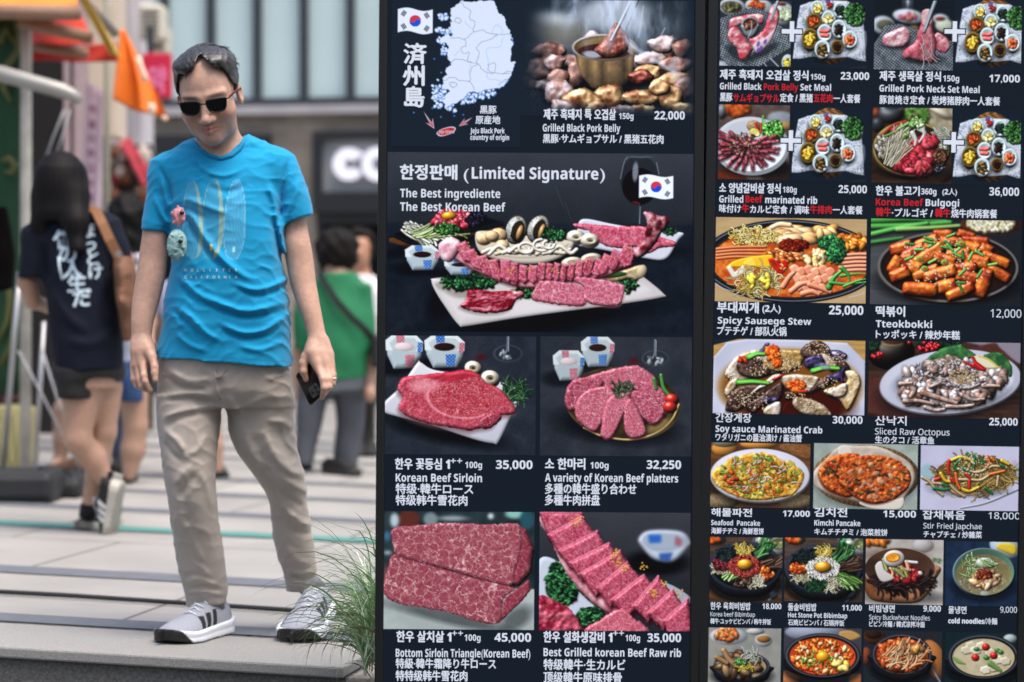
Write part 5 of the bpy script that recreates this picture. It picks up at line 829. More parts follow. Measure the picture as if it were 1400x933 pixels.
def ph_bib_stone():
    c = Cv(1073, 735, 1180, 822, grain('5a4a40', '3c2e26', 40, 3, ax=.3, ay=2), 15, (960, 730, 6.087)); bib_bg(c, 660)
    c.el(850, 500, 160, 70, '7a5230', 0, .3); c.st([(1200, 560), (1290, 500)], 14, '9aa4b0', .8, .4); c.el(1250, 500, 44, 32, '8a94a0', -.6, 1., .6); c.blur(.9)
    bib(c, 1010, 285, 320, 208, ((-1.6, YEL, 'n'), (-.85, GR, 's'), (-.15, MSH, 's'), (.55, CUC, 's'), (1.15, SPR, 'n'), (1.75, ('1c4a2c', '2c6a3c', '12301c'), 'n'), (2.5, SPR, 'n'), (3.2, KIM, 'h'), (-2.5, BLK, 'n')), ('d8d4c8', 'c0bcb0', 'e8e6dc'), 0); c.grade(.95, (.98, .99, 1.03)); return c
def ph_bibim():
    c = Cv(1184, 737, 1290, 826, grain('a8a49c', 'c0bcb4', 70, 3), 16, (1170, 730, 6.087))
    c.el(190, 50, 110, 48, 'c8ccd0', 0, .4); c.heap(170, 60, 80, 30, 40, ('e08430', 'f0a050', 'd06a20'), 22); c.el(560, 90, 90, 60, 'b4b4b0', 0, .4, edge=10)
    for x, y in ((660, 200), (690, 225), (700, 205), (645, 215)): c.el(x, y, 20, 9, '4a7a40', .5, .4)
    c.blur(1.); c.shadow(400, 520, 330, 60, .5, 0, 40)
    cop = lambda X, Y: mix('6a3e24', 'c08a60', (X - 80) / 700 + .6 * (fbm(X, Y, 60, 4) - .4))
    c.pg([(70, 250), (670, 250), (665, 380), (600, 500), (500, 570), (250, 570), (130, 540), (75, 440)], cop, .7, 60, .1); c.el(370, 290, 300, 180, 'c8b49c', 0, .2); c.el(370, 287, 292, 172, '3c2820', 0, -.5); c.el(330, 180, 240, 60, '5a4030', 0, .2, edge=40, a=.6)
    c.noodles(330, 385, 240, 66, 130, ('1e1416', '2c1c1e', '140c0e', '3a2628'), 13, 150, .1, .5, spec=.2); c.heap(400, 330, 130, 66, 120, ('6a1018', '8a1c20', '4a0a10', 'a02c2c'), 20, 1.5, spec=.4)
    c.noodles(340, 285, 60, 20, 10, ('b8c880', 'd8a070', 'a8b860'), 22, 80, .6, .3)
    c.st([(420, 225), (510, 232)], 24, 'e0e2da', .6); c.pg([(165, 265), (215, 225), (245, 300), (320, 355), (290, 385), (225, 395), (185, 350)], lambda X, Y: mix('dcdcd6', 'c0bcb8', (Y - 230) / 200), .4, 10); c.st([(230, 210), (260, 300)], 22, 'a8c070', .5)
    c.st([(425, 230), (440, 290)], 26, 'e0b498', .5); c.el(540, 318, 20, 16, 'dcdcd8', .5, .4)
    c.el(318, 208, 88, 66, '9a9890', -.15, .6); c.el(318, 198, 86, 66, 'dfe0e0', -.15, .4, .1); c.el(313, 194, 62, 40, 'd88a1c', -.1, .3); c.el(313, 196, 46, 26, grain('e08a20', 'f0b850', 20, 3), -.1, -.2)
    c.grade(.95, (.99, .98, 1.)); return c
def ph_mulnaeng():
    c = Cv(1293, 740, 1391, 828, grain('18263c', '22334e', 70, 3), 17, (1170, 730, 6.087))
    c.el(1240, 100, 130, 90, 'b8c4d0', .3, .4); c.pg([(1170, 95), (1200, 75), (1300, 72), (1340, 110), (1320, 165), (1250, 150), (1180, 120)], grain('d8b020', 'e4c444', 30, 3), .6, 16); c.blur(1.1)
    c.shadow(1070, 430, 270, 140, .6, 0, 40); c.el(1070, 318, 262, 205, '8d9aa4', 0, .8, .4, gl=8); c.el(1070, 312, 250, 194, '4a6a58', 0, -.4); c.el(1070, 335, 230, 168, lambda X, Y: mix('6a5c3c', '8a7c58', fbm(X, Y, 30, 3, 4)), 0, -.2); c.dots(1060, 400, 190, 90, 160, ('a8a084', 'c0bca4', '7a7050'), 7, 1.6, a=.6)
    c.noodles(980, 290, 60, 80, 44, ('a8c47c', 'c8dca0', '84a858'), 8, 80, None, .7); c.heap(1090, 380, 110, 60, 60, ('d0a478', 'e0bc94', 'b88458'), 22, 1.8); c.heap(1070, 330, 60, 40, 40, ('5a1c14', '7a2c1c', 'a04a30'), 16)
    c.el(1085, 238, 84, 44, 'cfd2cc', .1, .7, .1); c.el(1050, 245, 16, 32, 'c8c880', 0, .3, a=.8); c.noodles(1100, 225, 90, 26, 16, ('a0c470', 'dce4cc'), 9, 60, .4, .4); c.el(1080, 490, 40, 20, 'c8d0d0', 0, .3, a=.6)
    c.grade(.93, (.97, 1., 1.03)); return c
def pot(c, cx, cy, rx, ry, d, inner):
    c.shadow(cx, cy + d * .7, rx * 1.1, ry * .9, .7, 0, 16)
    c.pg([(cx - rx, cy), (cx + rx, cy), (cx + rx * 1.02, cy + d * .5), (cx + rx * .8, cy + d * 1.1), (cx, cy + d * 1.5), (cx - rx * .8, cy + d * 1.1), (cx - rx * 1.02, cy + d * .5)], '14161c', 1., 24, .1); c.el(cx, cy, rx, ry, '23262e', 0, .5, .1); c.el(cx, cy, rx * .97, ry * .95, '4a505c', 0, 0); c.el(cx, cy + 1, rx * .92, ry * .9, '0e1014', 0, 0); c.el(cx, cy + 3, rx * .87, ry * .83, inner, 0, -.2)
def ph_galbitang():
    c = Cv(969, 858, 1068, 942, grain('9a9a90', '888a84', 40, 3), 18, (960, 850, 3.182))
    c.el(115, 62, 82, 38, 'c8ccd0', 0, .4); c.heap(110, 56, 46, 22, 40, ('d07838', 'e09858', 'b8582a'), 11); c.el(268, 78, 38, 28, 'bfc4c6', 0, .5); c.el(268, 72, 30, 16, '9a6a34'); c.el(230, 40, 40, 14, 'b8bcb8'); c.blur(.6)
    pot(c, 175, 190, 122, 62, 60, '8a7c5c'); c.heap(165, 185, 90, 42, 50, ('5a4230', '7a5c42', '3c2a1e', '8a7050'), 17, 1.7); c.st([(95, 125), (120, 165), (150, 190)], 24, 'a8845c', 1., .1); c.st([(65, 155), (110, 180)], 22, '9a7850', 1.); c.noodles(210, 150, 40, 20, 20, ('d8dcd0', 'c0c8b8'), 4, 40); c.noodles(180, 195, 40, 8, 14, ('d8c848', 'c0ac34'), 5, 34, .1); c.leaf(170, 172, 26, 13, 30, ('3c7a3c', '5a9a50', '86bc70'), 6); c.grade(.94, (.99, .99, 1.02)); return c
def ph_sundubu():
    c = Cv(1072, 858, 1178, 942, '3a3c44', 19, (960, 850, 3.182)); c.el(500, 45, 140, 40, '8a93a4'); c.pg([(600, 40), (650, 35), (690, 60), (640, 80), (600, 65)], 'b08c50', .5, 8); c.el(380, 250, 60, 40, 'b07048'); c.el(680, 250, 40, 30, 'a86840'); c.blur(.8)
    pot(c, 525, 145, 165, 98, 70, 'b8421c'); c.heap(520, 148, 130, 72, 260, ('d05a20', 'e88030', 'b83a14', 'c84c1c', 'f0a048'), 7, 1.7, spec=.2); c.heap(520, 150, 120, 66, 22, ('e8c890', 'f0dcb0', 'e4b478'), 9, 1.4); c.heap(510, 165, 90, 46, 34, ('6aa83c', '4a8a2c', '8cc45c'), 4.5); c.el(527, 150, 29, 23, 'e8a820', 0, .6, .4); c.heap(600, 190, 34, 18, 6, ('f0d070', 'e8c050'), 15); c.grade(.98, (1, .98, 1.)); return c
def ph_kimchijjigae():
    c = Cv(1181, 862, 1288, 942, '20262e', 20, (960, 850, 3.182)); c.el(750, 65, 48, 34, '4a2c1c', 0, .6); c.el(745, 55, 36, 20, '2c1a12'); c.el(1010, 160, 50, 90, 'a86a38', -.4, .5); c.el(715, 150, 20, 40, '7a3c24'); c.st([(990, 180), (1040, 260)], 8, '8a96a2', .8); c.blur(.7)
    pot(c, 870, 140, 130, 90, 80, '8a3414'); c.heap(865, 145, 98, 62, 110, ('b04a1c', 'd0743c', '8a2c10', 'c05a28'), 13, 1.8, spec=.2); c.noodles(870, 160, 90, 50, 50, ('d8a878', 'c88a58', 'e0bc90'), 7, 60, -.6, .4); c.heap(930, 115, 22, 12, 5, ('d8a860', 'c08a44'), 16); c.grade(.95, (1, .98, 1.)); return c
def ph_doenjang():
    c = Cv(1292, 864, 1390, 942, '13242a', 21, (960, 850, 3.182)); c.el(1340, 70, 30, 20, 'a8b4b4'); c.blur(.8)
    pot(c, 1225, 150, 155, 98, 70, 'a89878'); c.el(1225, 150, 130, 76, grain('b8a888', 'cabb9c', 30, 3), 0, 0)
    for k, (x, y) in enumerate(((1170, 100), (1215, 100), (1150, 120), (1290, 160), (1320, 165), (1235, 205), (1270, 195), (1190, 120), (1255, 130))): c.pg([(x - 22, y - 8), (x + 6, y - 18), (x + 26, y - 4), (x + 22, y + 18), (x - 8, y + 24), (x - 24, y + 10)], 'ddd2bc' if k % 2 else 'cfc2a8', .7, 8, smooth=False)
    for x, y in ((1190, 155), (1270, 145), (1235, 108)): c.el(x, y, 18, 16, 'b8241c', .3, .8, .4)
    for x, y in ((1195, 118), (1285, 122), (1300, 130), (1238, 155)): c.el(x, y, 14, 10, '3c7a34', .2, .7, .3)
    c.pg([(1090, 150), (1130, 170), (1150, 185), (1110, 180)], '7c9a58', .5, 6); c.st([(1255, 180), (1300, 210)], 26, '6a8a48', .6, 0, 16); c.grade(.94, (.98, 1, 1.01)); return c
# ------------------------------------------------------------------ people
def proj(V):
    V = np.asarray(V, float); x = V[:, 0]; y = V[:, 1]; z = V[:, 2] - HC; f = y * _cp - z * _sp; u = y * _sp + z * _cp
    return PX0 + F * x / f, PY0 - F * u / f
def rows(L):
    o = []
    for py, xl, xr, Y, ry in L:
        c = P((xl + xr) / 2, py, Y); o.append((c.z, c.x, c.y, (xr - xl) / 2 / F * Y, ry))
    return o
def zof(py, Y): return P(700, py, Y).z
def crop(ox, oy, k): return lambda *p: [(ox + a / k, oy + b / k) for a, b in p]
def p3(px, py, Y): return tuple(P(px, py, Y))
def hand(v, pts, rs): v.chain([p3(*p) for p in pts], rs, .005)
def cloth(name, v, m, parent, smooth=2, colf=None):
    V, Q = v.surf(smooth); return mesh(name, V, Q, m, parent, True, col=None if colf is None else colf(V)), V
def sm(a, b, x): t = np.clip((x - a) / (b - a), 0, 1); return t * t * (3 - 2 * t)
def lin(c): return np.array(rgb(c))
def nz(V, f, seed=0):
    r = np.random.RandomState(seed); s = 0
    for k in range(6):
        d = r.randn(3); d /= np.linalg.norm(d); s = s + np.sin((V @ d) * f * (.6 + .9 * r.rand()) + r.rand() * 6.3)
    return s / 6
def stick(name, body, V, place, mt, parent, off=.002, bold=0, ysign=-1):
    """printed lettering laid on a cloth surface: place maps glyph coordinates to photograph points, the depth comes from the cloth"""
    gv, gf = glyphs(body, bold); px, py = place(gv[:, 0], gv[:, 1]); qx, qy = proj(V); Ym = V[:, 1].mean(); fr = V[:, 1] < Ym + .03; A = np.stack([qx[fr], qy[fr]], 1); W = V[fr]; o = []
    for a, b in zip(px, py):
        d = (A[:, 0] - a) ** 2 + (A[:, 1] - b) ** 2; k = np.argsort(d)[:12]; k = k[W[k, 1] < W[k, 1].min() + .03]; o.append(tuple(P(a, b, W[k[:5], 1].mean() - off)))
    return mesh(name, o, gf, mt, parent)
# ---- shoes: built along their own axis, toe towards +l, then turned and set down
def shoe(name, toe, heel, parent, cols, L=.29, W=.052, lift=0, pitch=0, h=.0032, laces=True, striped=True, roll=0):
    toe = Vector(toe); heel = Vector(heel); d = (toe - heel).normalized(); up = Vector((0, 0, 1)); s = d.cross(up).normalized(); up = s.cross(d)
    if roll: R_ = Matrix.Rotation(roll, 3, d); s = R_ @ s; up = R_ @ up
    W2 = lambda V: np.array([tuple(heel + d * v[1] + s * v[0] + up * v[2]) for v in V])
    v = Vol((-.08, -.03, -.01), (.08, L + .03, .15), h); q = (slice(None),) * 3; g = [(v.lo[k] + h * np.arange(v.n[k])).astype(np.float32).reshape([-1 if j == k else 1 for j in range(3)]) for k in range(3)]
    l = g[1] / L; hw = np.interp(l.ravel(), [-.02, .0, .04, .12, .3, .5, .7, .82, .9, .95, .98, 1.0], [.0, .016, .026, .032, .033, .036, .044, .042, .035, .026, .016, .0]).reshape(1, -1, 1) * (W / .046)
    cx = np.interp(l.ravel(), [0, .4, .7, 1], [0, 0, .004, .012]).reshape(1, -1, 1); top = np.interp(l.ravel(), [-.02, .0, .06, .2, .3, .42, .6, .8, .93, 1.], [.07, .088, .098, .088, .1, .098, .074, .056, .046, .03]).reshape(1, -1, 1)
    zt = (g[2] - .022) / (top - .022); d1 = np.abs((g[0] - cx) / np.maximum(hw * (1.04 - .42 * np.clip(zt, 0, 1) ** 2.2), 1e-4)); dd = (np.maximum(d1, 0) ** 2.6 + np.clip(zt, 0, 9) ** 3.2) ** (1 / 2.9) - 1
    up_d = np.maximum(dd * np.minimum(np.maximum(hw, .004), .04) * .9, .018 - g[2]); hole = (((g[0]) / .027) ** 2 + ((g[1] - .2 * L) / (.19 * L)) ** 2) ** .5 - 1; up_d = np.maximum(up_d, -np.maximum(hole * .027, .085 - g[2])); v.D = up_d.astype(np.float32) + 0 * v.D
    V, Q = v.surf(2); c = np.tile(lin(cols[0]), (len(V), 1)); lv = V[:, 1] / L; c = c * (1 + .10 * nz(V, 900, 2))[:, None]
    if striped:
        for k in range(3):
            t = np.clip((V[:, 2] - .032) / .045, 0, 1); cen = .36 + .105 * k + .05 * (1 - t) * 1.2; m = (np.abs(lv - cen) < .036) & (V[:, 2] > .03) & (V[:, 2] < .07 + .006 * (1 - k)) & (np.abs(V[:, 0]) > .012); c[m] = lin(cols[2])
    c[(lv > .86) & (V[:, 2] < .036)] = lin(cols[0]) * .92
    o = mesh(name, W2(V), Q, mat('knit upper', 'ffffff', .75, vcol=True, bump=.25, bscale=420), parent, True, col=c)
    v = Vol((-.08, -.03, -.015), (.08, L + .03, .07), h); g = [(v.lo[k] + h * np.arange(v.n[k])).astype(np.float32).reshape([-1 if j == k else 1 for j in range(3)]) for k in range(3)]; hs = hw * 1.17 + .002; lift_ = .012 * np.clip((l - .72) / .28, 0, 1) ** 1.7 + .006 * np.clip((.1 - l) / .1, 0, 1) ** 2; th = np.interp(l.ravel(), [0, .15, .5, .8, 1], [.040, .036, .030, .026, .030]).reshape(1, -1, 1)
    d2 = np.maximum(np.abs(g[0] - cx) - hs, np.maximum(lift_ - g[2], g[2] - th - lift_ * .8)); d2 = d2 + .0022 * np.exp(-((g[2] - th * .52) / .003) ** 2); v.D = (d2 - .002).astype(np.float32) + 0 * v.D
    V, Q = v.surf(2); c = np.tile(lin(cols[1]), (len(V), 1)); lv = V[:, 1] / L; c[(V[:, 2] < (.05 * np.clip((lv - .84) / .14, 0, 1) if striped else .004))] = lin(cols[3])
    c *= np.where((V[:, 2] < .004) & (np.sin(lv * 70 + 60 * V[:, 0]) > .3), .72, 1.)[:, None]
    so_ = mesh('sole', W2(V), Q, mat('rubber sole', 'ffffff', .55, vcol=True, var=.06, scale=30), o, True, col=c)
    if laces:
        b = MB()
        for k in range(5):
            l0 = L * (.36 + .065 * k); z = float(np.interp(l0 / L, [.3, .42, .6, .8], [.105, .103, .08, .06])) - .002; b.tube([tuple(W2([(-.02, l0, z - .008)])[0]), tuple(W2([(0, l0 + .006 * (-1) ** k, z + .003)])[0]), tuple(W2([(.02, l0 + .004, z - .008)])[0])], .0022, 6)
        b.build('laces', mat('lace', cols[1], .8), o, True)
    return o
SKIN = mat('skin', 'c49a80', .48, vcol=True, var=.10, scale=75, bump=.16, bscale=260, sss=.1)
def skin_col(V, base='b98a70', seed=3):
    return lin(base) * (1 + .07 * nz(V, 30, seed) + .05 * nz(V, 90, seed + 1) + .05 * np.clip(nz(V, 420, seed + 2), -1, 1))[:, None] * np.array([1, 1 - .0, 1.])
# ================================================================== the man
def man():
    T = empty('person', (P(320, 875, 6.8).x, 6.8, gz(-.8)))
    tag(T, 'man in bright blue t-shirt and sunglasses stepping towards the pavement edge in beige trousers', 'person')
    Y0 = 6.74
    # ---------------- body: head, neck, arms and hands in one surface
    v = Vol((P(170, 0, 6.6).x, 6.42, .64), (P(470, 0, 6.6).x, 6.98, 1.70), .0027)
    hc = Vector(P(286, 132, 6.66)); R = Matrix.Rotation(RD(-7), 3, 'Y') @ Matrix.Rotation(RD(-4), 3, 'Z') @ Matrix.Rotation(RD(20), 3, 'X'); Rn = np.array(R); HS = 1.03
    H = lambda x, y, z: tuple(hc + R @ (Vector((x, y, z)) * HS)); E = lambda c, r, k=.012, mode='u': v.ell(H(*c), [a * HS for a in r], Rn, k, mode)
    E((0, .014, .045), (.074, .097, .084)); E((0, -.03, .005), (.068, .064, .085), .02); E((0, -.036, -.062), (.049, .05, .05), .03); E((0, -.066, -.098), (.024, .022, .018), .03)
    for s in (-1, 1):
        E((.045 * s, -.05, -.03), (.026, .03, .026), .025); E((.044 * s, -.02, -.072), (.014, .03, .026), .03)
        E((.079 * s, .016, -.008), (.009, .02, .033), .006); E((.086 * s, .012, -.002), (.006, .01, .018), .006, 'c'); E((.033 * s, -.098, .002), (.02, .012, .011), .012, 'c')
        v.cap(H(.012 * s, -.086, .022), H(.05 * s, -.07, .024), .011, .009, .014); E((.0135 * s, -.093, -.040), (.0095, .012, .0085), .006); E((.006 * s, -.108, -.0455), (.004, .005, .003), .003, 'c')
    v.cap(H(0, -.088, .012), H(0, -.108, -.03), .009, .0115, .012); E((0, -.112, -.036), (.0125, .0115, .0105), .008)
    for dz, r in ((-.0615, .0062), (-.0715, .0074)):
        for s in (-1, 1): v.cap(H(0, -.091, dz), H(.023 * s, -.079, -.0645), r, .003, .006)
    for s in (-1, 1): v.cap(H(0, -.0985, -.0662), H(.026 * s, -.081, -.0655), .0024, .0018, .002, 'c')
    v.cap(H(0, .03, -.06), p3(302, 225, 6.75), .056, .064, .03); v.cap(p3(268, 226, 6.76), p3(335, 220, 6.76), .05, .05, .05)
    # upper chest under the shirt
    v.cap(p3(235, 245, 6.76), p3(375, 235, 6.76), .04, .04, .03); v.cap(p3(302, 240, 6.76), p3(302, 300, 6.76), .08, .07, .04)
    A1 = rows([(238, 212, 246, 6.75, .036), (300, 197, 230, 6.75, .034), (325, 194, 229, 6.74, .036), (350, 190, 229, 6.74, .036), (380, 186, 226, 6.73, .036), (410, 181, 219, 6.72, .034), (440, 179, 210, 6.70, .028), (462, 180, 207, 6.69, .022), (470, 180, 209, 6.69, .02)])
    A2 = rows([(230, 372, 406, 6.75, .036), (314, 384, 421, 6.75, .036), (334, 387, 425, 6.74, .037), (358, 391, 429, 6.74, .038), (386, 396, 432, 6.73, .036), (420, 407, 438, 6.71, .03), (445, 416, 443, 6.70, .025), (462, 421, 446, 6.69, .022), (470, 420, 448, 6.69, .022)])
    v.loft(A1, .012, e=2.); v.loft(A2, .012, e=2.)
    # his right hand, hanging, seen from the back and thumb side
    C = crop(160, 430, 7.775)
    def ph(pts, Ys, rs): hand(v, [(160 + a / 7.775, 430 + b / 7.775, y) for (a, b), y in zip(pts, Ys)], rs)
    ph([(230, 260), (215, 400), (200, 540)], [6.69, 6.68, 6.67], [.019, .019, .0125]); ph([(270, 270), (270, 400), (265, 530)], [6.685, 6.67, 6.66], [.021, .019, .0125]); ph([(300, 290), (330, 380), (370, 450)], [6.685, 6.665, 6.65], [.02, .02, .0135])
    v.cap(p3(190, 475, 6.685), p3(196, 494, 6.675), .021, .019, .02)
    ph([(370, 440), (400, 560), (400, 620), (408, 700)], [6.65, 6.635, 6.63, 6.625], [.0125, .0105, .0098, .008]); ph([(275, 530), (285, 650), (300, 715), (358, 808)], [6.655, 6.64, 6.635, 6.64], [.0108, .0095, .0088, .0072])
    ph([(220, 540), (235, 690), (262, 765), (330, 812)], [6.665, 6.655, 6.65, 6.66], [.0106, .0094, .0088, .007]); ph([(170, 545), (180, 690), (215, 760), (290, 800)], [6.675, 6.67, 6.67, 6.68], [.0098, .009, .0083, .0068]); ph([(155, 530), (160, 640), (190, 710), (260, 770)], [6.69, 6.69, 6.69, 6.70], [.009, .008, .0073, .006])
    # his left hand, fingers closed round the telephone
    def pl(pts, Ys, rs): hand(v, [(390 + a / 7.178, 430 + b / 7.178, y) for (a, b), y in zip(pts, Ys)], rs)
    pl([(300, 230), (270, 380), (330, 530)], [6.69, 6.67, 6.65], [.02, .022, .0135]); pl([(340, 240), (360, 390), (405, 530)], [6.69, 6.675, 6.655], [.02, .021, .0128]); pl([(370, 260), (420, 400), (450, 500)], [6.69, 6.68, 6.67], [.018, .017, .0115])
    v.cap(p3(429, 478, 6.685), p3(440, 496, 6.67), .02, .019, .02); pl([(270, 330), (205, 420), (178, 480), (178, 560), (205, 640)], [6.685, 6.67, 6.665, 6.66, 6.665], [.0155, .0145, .0122, .0105, .008])
    pl([(330, 530), (372, 640), (382, 725), (362, 815)], [6.65, 6.622, 6.615, 6.63], [.0115, .0102, .0094, .0072]); pl([(405, 530), (432, 640), (430, 715), (385, 780)], [6.655, 6.632, 6.625, 6.64], [.0112, .01, .0092, .0072]); pl([(447, 510), (462, 610), (462, 680), (420, 740)], [6.668, 6.65, 6.645, 6.66], [.0102, .0092, .0085, .007]); pl([(458, 500), (474, 590), (474, 645), (445, 690)], [6.685, 6.672, 6.668, 6.68], [.009, .008, .0074, .006])
    V, Q = v.surf(2); c = skin_col(V, 'bd9682'); q = (V - np.array(hc)) @ Rn / HS
    hd = sm(-.16, -.12, q[:, 2]) * (np.abs(q[:, 0]) < .12) * (np.hypot(V[:, 0] - hc.x, V[:, 1] - hc.y) < .2)
    lip = np.exp(-((q[:, 0] / .027) ** 4) - ((q[:, 2] + .0668) / .0085) ** 4) * (q[:, 1] < -.07); c = c * (1 - lip[:, None] * np.array([.12, .42, .38]))
    be = np.exp(-((q[:, 2] + .095) / .03) ** 2) * (q[:, 1] < .0) * hd * (.7 + .3 * nz(V, 900, 8)); c = c * (1 - .10 * be[:, None] * np.array([1., .9, .8]))
    ck = np.exp(-((np.abs(q[:, 0]) - .045) / .03) ** 2 - ((q[:, 2] + .03) / .03) ** 2) * (q[:, 1] < -.04); c = c * (1 + ck[:, None] * np.array([.05, -.06, -.05]))
    br = np.exp(-((np.abs(q[:, 0]) - .033) / .022) ** 4 - ((q[:, 2] - .024 + .12 * (np.abs(q[:, 0]) - .033) ** 2 * 10) / .0055) ** 4) * (q[:, 1] < -.05); c = c * (1 - .72 * br[:, None])
    nk = (V[:, 2] < 1.2) ; kn = np.zeros(len(V)); px, py = proj(V)
    for a, b in ((195, 500), (188, 500), (182, 501), (197, 515), (191, 518), (436, 505), (446, 505), (452, 502), (442, 520), (450, 519), (211, 503)): kn = np.maximum(kn, np.exp(-((px - a) ** 2 + (py - b) ** 2) / 9.))
    c = c * (1 + (kn * nk)[:, None] * np.array([.04, -.14, -.14]))
    mesh('body', V, Q, SKIN, T, True, col=c)
    # ---------------- hair: brushed back, thin over the brow
    v = Vol(np.array(hc) - .15, np.array(hc) + .16, .0026); E2 = lambda cc, r, k=.01, mode='u': v.ell(H(*cc), [a * HS for a in r], Rn, k, mode)
    E2((0, .02, .052), (.0795, .099, .0825)); E2((.02, -.03, .106), (.048, .05, .021), .03); E2((-.03, -.025, .100), (.046, .05, .022), .03); E2((.060, -.008, .092), (.024, .05, .026), .02); E2((.069, .0, .045), (.014, .04, .04), .02); E2((-.068, .0, .045), (.014, .045, .042), .02)
    g = [(v.lo[k] + v.h * np.arange(v.n[k])).reshape([-1 if j == k else 1 for j in range(3)]) - hc[k] for k in range(3)]; L = [(g[0] * Rn[0][j] + g[1] * Rn[1][j] + g[2] * Rn[2][j]) / HS for j in range(3)]
    ax_ = np.clip(np.abs(L[0]) / .07, 0, 1.3); line = .097 - .008 * np.exp(-((L[0] + .03) / .03) ** 2) + .032 * np.exp(-((L[0] - .010) / .022) ** 2) - .020 * ax_ ** 3 - np.clip(ax_ - .88, 0, 1) * .16; line = np.maximum(line, .004)
    front = np.where(L[1] < -.012 + 0 * L[0], line, np.where(L[1] < .02, np.minimum(line, .012), -.06 + .5 * np.clip(.05 - L[1], 0, 1) * (np.abs(L[0]) > .06)))
    strand = .0022 * np.sin(L[0] * 420 + 4 * np.sin(L[1] * 60 + L[2] * 40)) + .0022 * np.sin(L[0] * 260 + L[1] * 90 + 2 * np.sin(L[2] * 80)) + .0015 * np.sin(L[2] * 300 + L[1] * 260)
    v.D = np.maximum(v.D + strand * .2, (front - L[2]) * .8 + .0008 * np.sin(L[0] * 700) + .0025 * np.sin(L[0] * 230 + 1)).astype(np.float32)
    v.ell(H(0, .0, .03), [a * HS for a in (.068, .085, .082)], Rn, .001, 'c')
    V, Q = v.surf(1); q = (V - np.array(hc)) @ Rn / HS; k = .5 + .5 * np.sin(q[:, 0] * 520 + 5 * np.sin(q[:, 1] * 50) + q[:, 2] * 60) * (.6 + .4 * nz(V, 200, 5)); gr = sm(.03, .07, np.abs(q[:, 0])) * .5 + .25
    hair = mesh('hair', V, Q, mat('grey hair', 'ffffff', .42, vcol=True, spec=.6), T, True, col=lin('151314') * (1 - (k * gr)[:, None]) + lin('565456') * (k * gr)[:, None])
    b = MB(); r = np.random.RandomState(4); RH = np.array((.0800, .1, .0835)); CH = np.array((0, .02, .052)); n_ = 0
    while n_ < 1500:
        d = r.randn(3); d /= np.linalg.norm(d); q = CH + RH * d; a_ = min(abs(q[0]) / .07, 1.3); ln = .099 - .008 * math.exp(-((q[0] + .03) / .03) ** 2) + .032 * math.exp(-((q[0] - .01) / .022) ** 2) - .02 * a_ ** 3 - max(0, min(1, a_ - .88)) * .16
        if (q[1] < -.012 and q[2] < max(ln, .004)) or q[2] < .0 or q[1] > .075: continue
        n_ += 1; fl = np.array((.75 if q[0] > .0 else -.35 + .8 * (q[2] > .1), .55, -.05 if q[2] > .1 else -.9)) + r.randn(3) * .16; pts = []; tuft = q[0] > .035 and q[2] > .085 and r.rand() < .35
        for k in range(5):
            pts.append(H(*(CH + RH * d * (1.0 + .016 * r.rand() + .012 * math.sin(k * .8) + (.05 * k * r.rand() if tuft else 0))))); t_ = fl - d * (fl @ d); d = d + t_ / (np.linalg.norm(t_) + 1e-6) * .11; d /= np.linalg.norm(d)
        b.tube(pts, [.0008, .0010, .0009, .0007, .0003], 3, int(r.rand() < (.42 if abs(q[0]) > .045 else .22)))
    b.build('loose_strands', [mat('dark hair strand', '161415', .45), mat('grey hair strand', '6e6c6e', .45)], hair, True)
    # ---------------- sunglasses
    Gs = empty('sunglasses', hc); Gs.parent = T; Gs.matrix_parent_inverse = T.matrix_basis.inverted()
    def curve(x, z, y=-.108): return H(x, y + 2.6 * x * x + .0, z)
    def lens_pts(s, k=1.): return [(s * .0345 + a * k, b * k + .0015) for a, b in ((-.024, .014), (-.012, .0165), (.008, .017), (.0245, .0155), (.0265, .009), (.024, -.006), (.017, -.016), (.004, -.019), (-.010, -.0185), (-.020, -.012), (-.025, .002))] if s > 0 else [(-x, z) for x, z in lens_pts(1, k)]
    fm = mat('black glasses frame', '08080a', .25); lm = mat('dark lens', '060506', .12, spec=.3)
    for s in (-1, 1):
        pts = spl_(lens_pts(s)); b = MB(); b.tube([curve(x, z) for x, z in pts + pts[:2]], .0023, 6); b.build('frame', fm, Gs, True)
        n = len(pts); V = [curve(x, z) for x, z in pts] + [curve(s * .0345, 0, -.1095)]; b = MB(); b.add(V, [(i, (i + 1) % n, n) if s > 0 else ((i + 1) % n, i, n) for i in range(n)]); V2 = [curve(x, z, -.1065) for x, z in pts] + [curve(s * .0345, 0, -.107)]; b.add(V2, [(i, (i + 1) % n, n) if s < 0 else ((i + 1) % n, i, n) for i in range(n)]); b.build('lens', lm, Gs, True)
        b = MB(); b.tube([curve(s * .059, .012), H(s * .069, -.085, .013), H(s * .0795, -.02, .011), H(s * .084, .02, .006), H(s * .083, .034, -.012)], [.0026, .0024, .0022, .002, .0018], 6, 0); b.tube([H(s * .0685, -.084, .0165), H(s * .080, -.02, .0145)], .0016, 6, 1); b.build('temple', [fm, mat('red temple tip', '8c1c20', .35)], Gs, True)
    b = MB(); b.tube([curve(-.0105, .008), curve(0, .0105, -.111), curve(.0105, .008)], .0022, 6); b.build('bridge', fm, Gs, True)
    # ---------------- t-shirt
    v = Vol((P(183, 0, 6.6).x, 6.55, zof(508, 6.6)), (P(440, 0, 6.6).x, 6.95, zof(178, 6.74)), .0034)
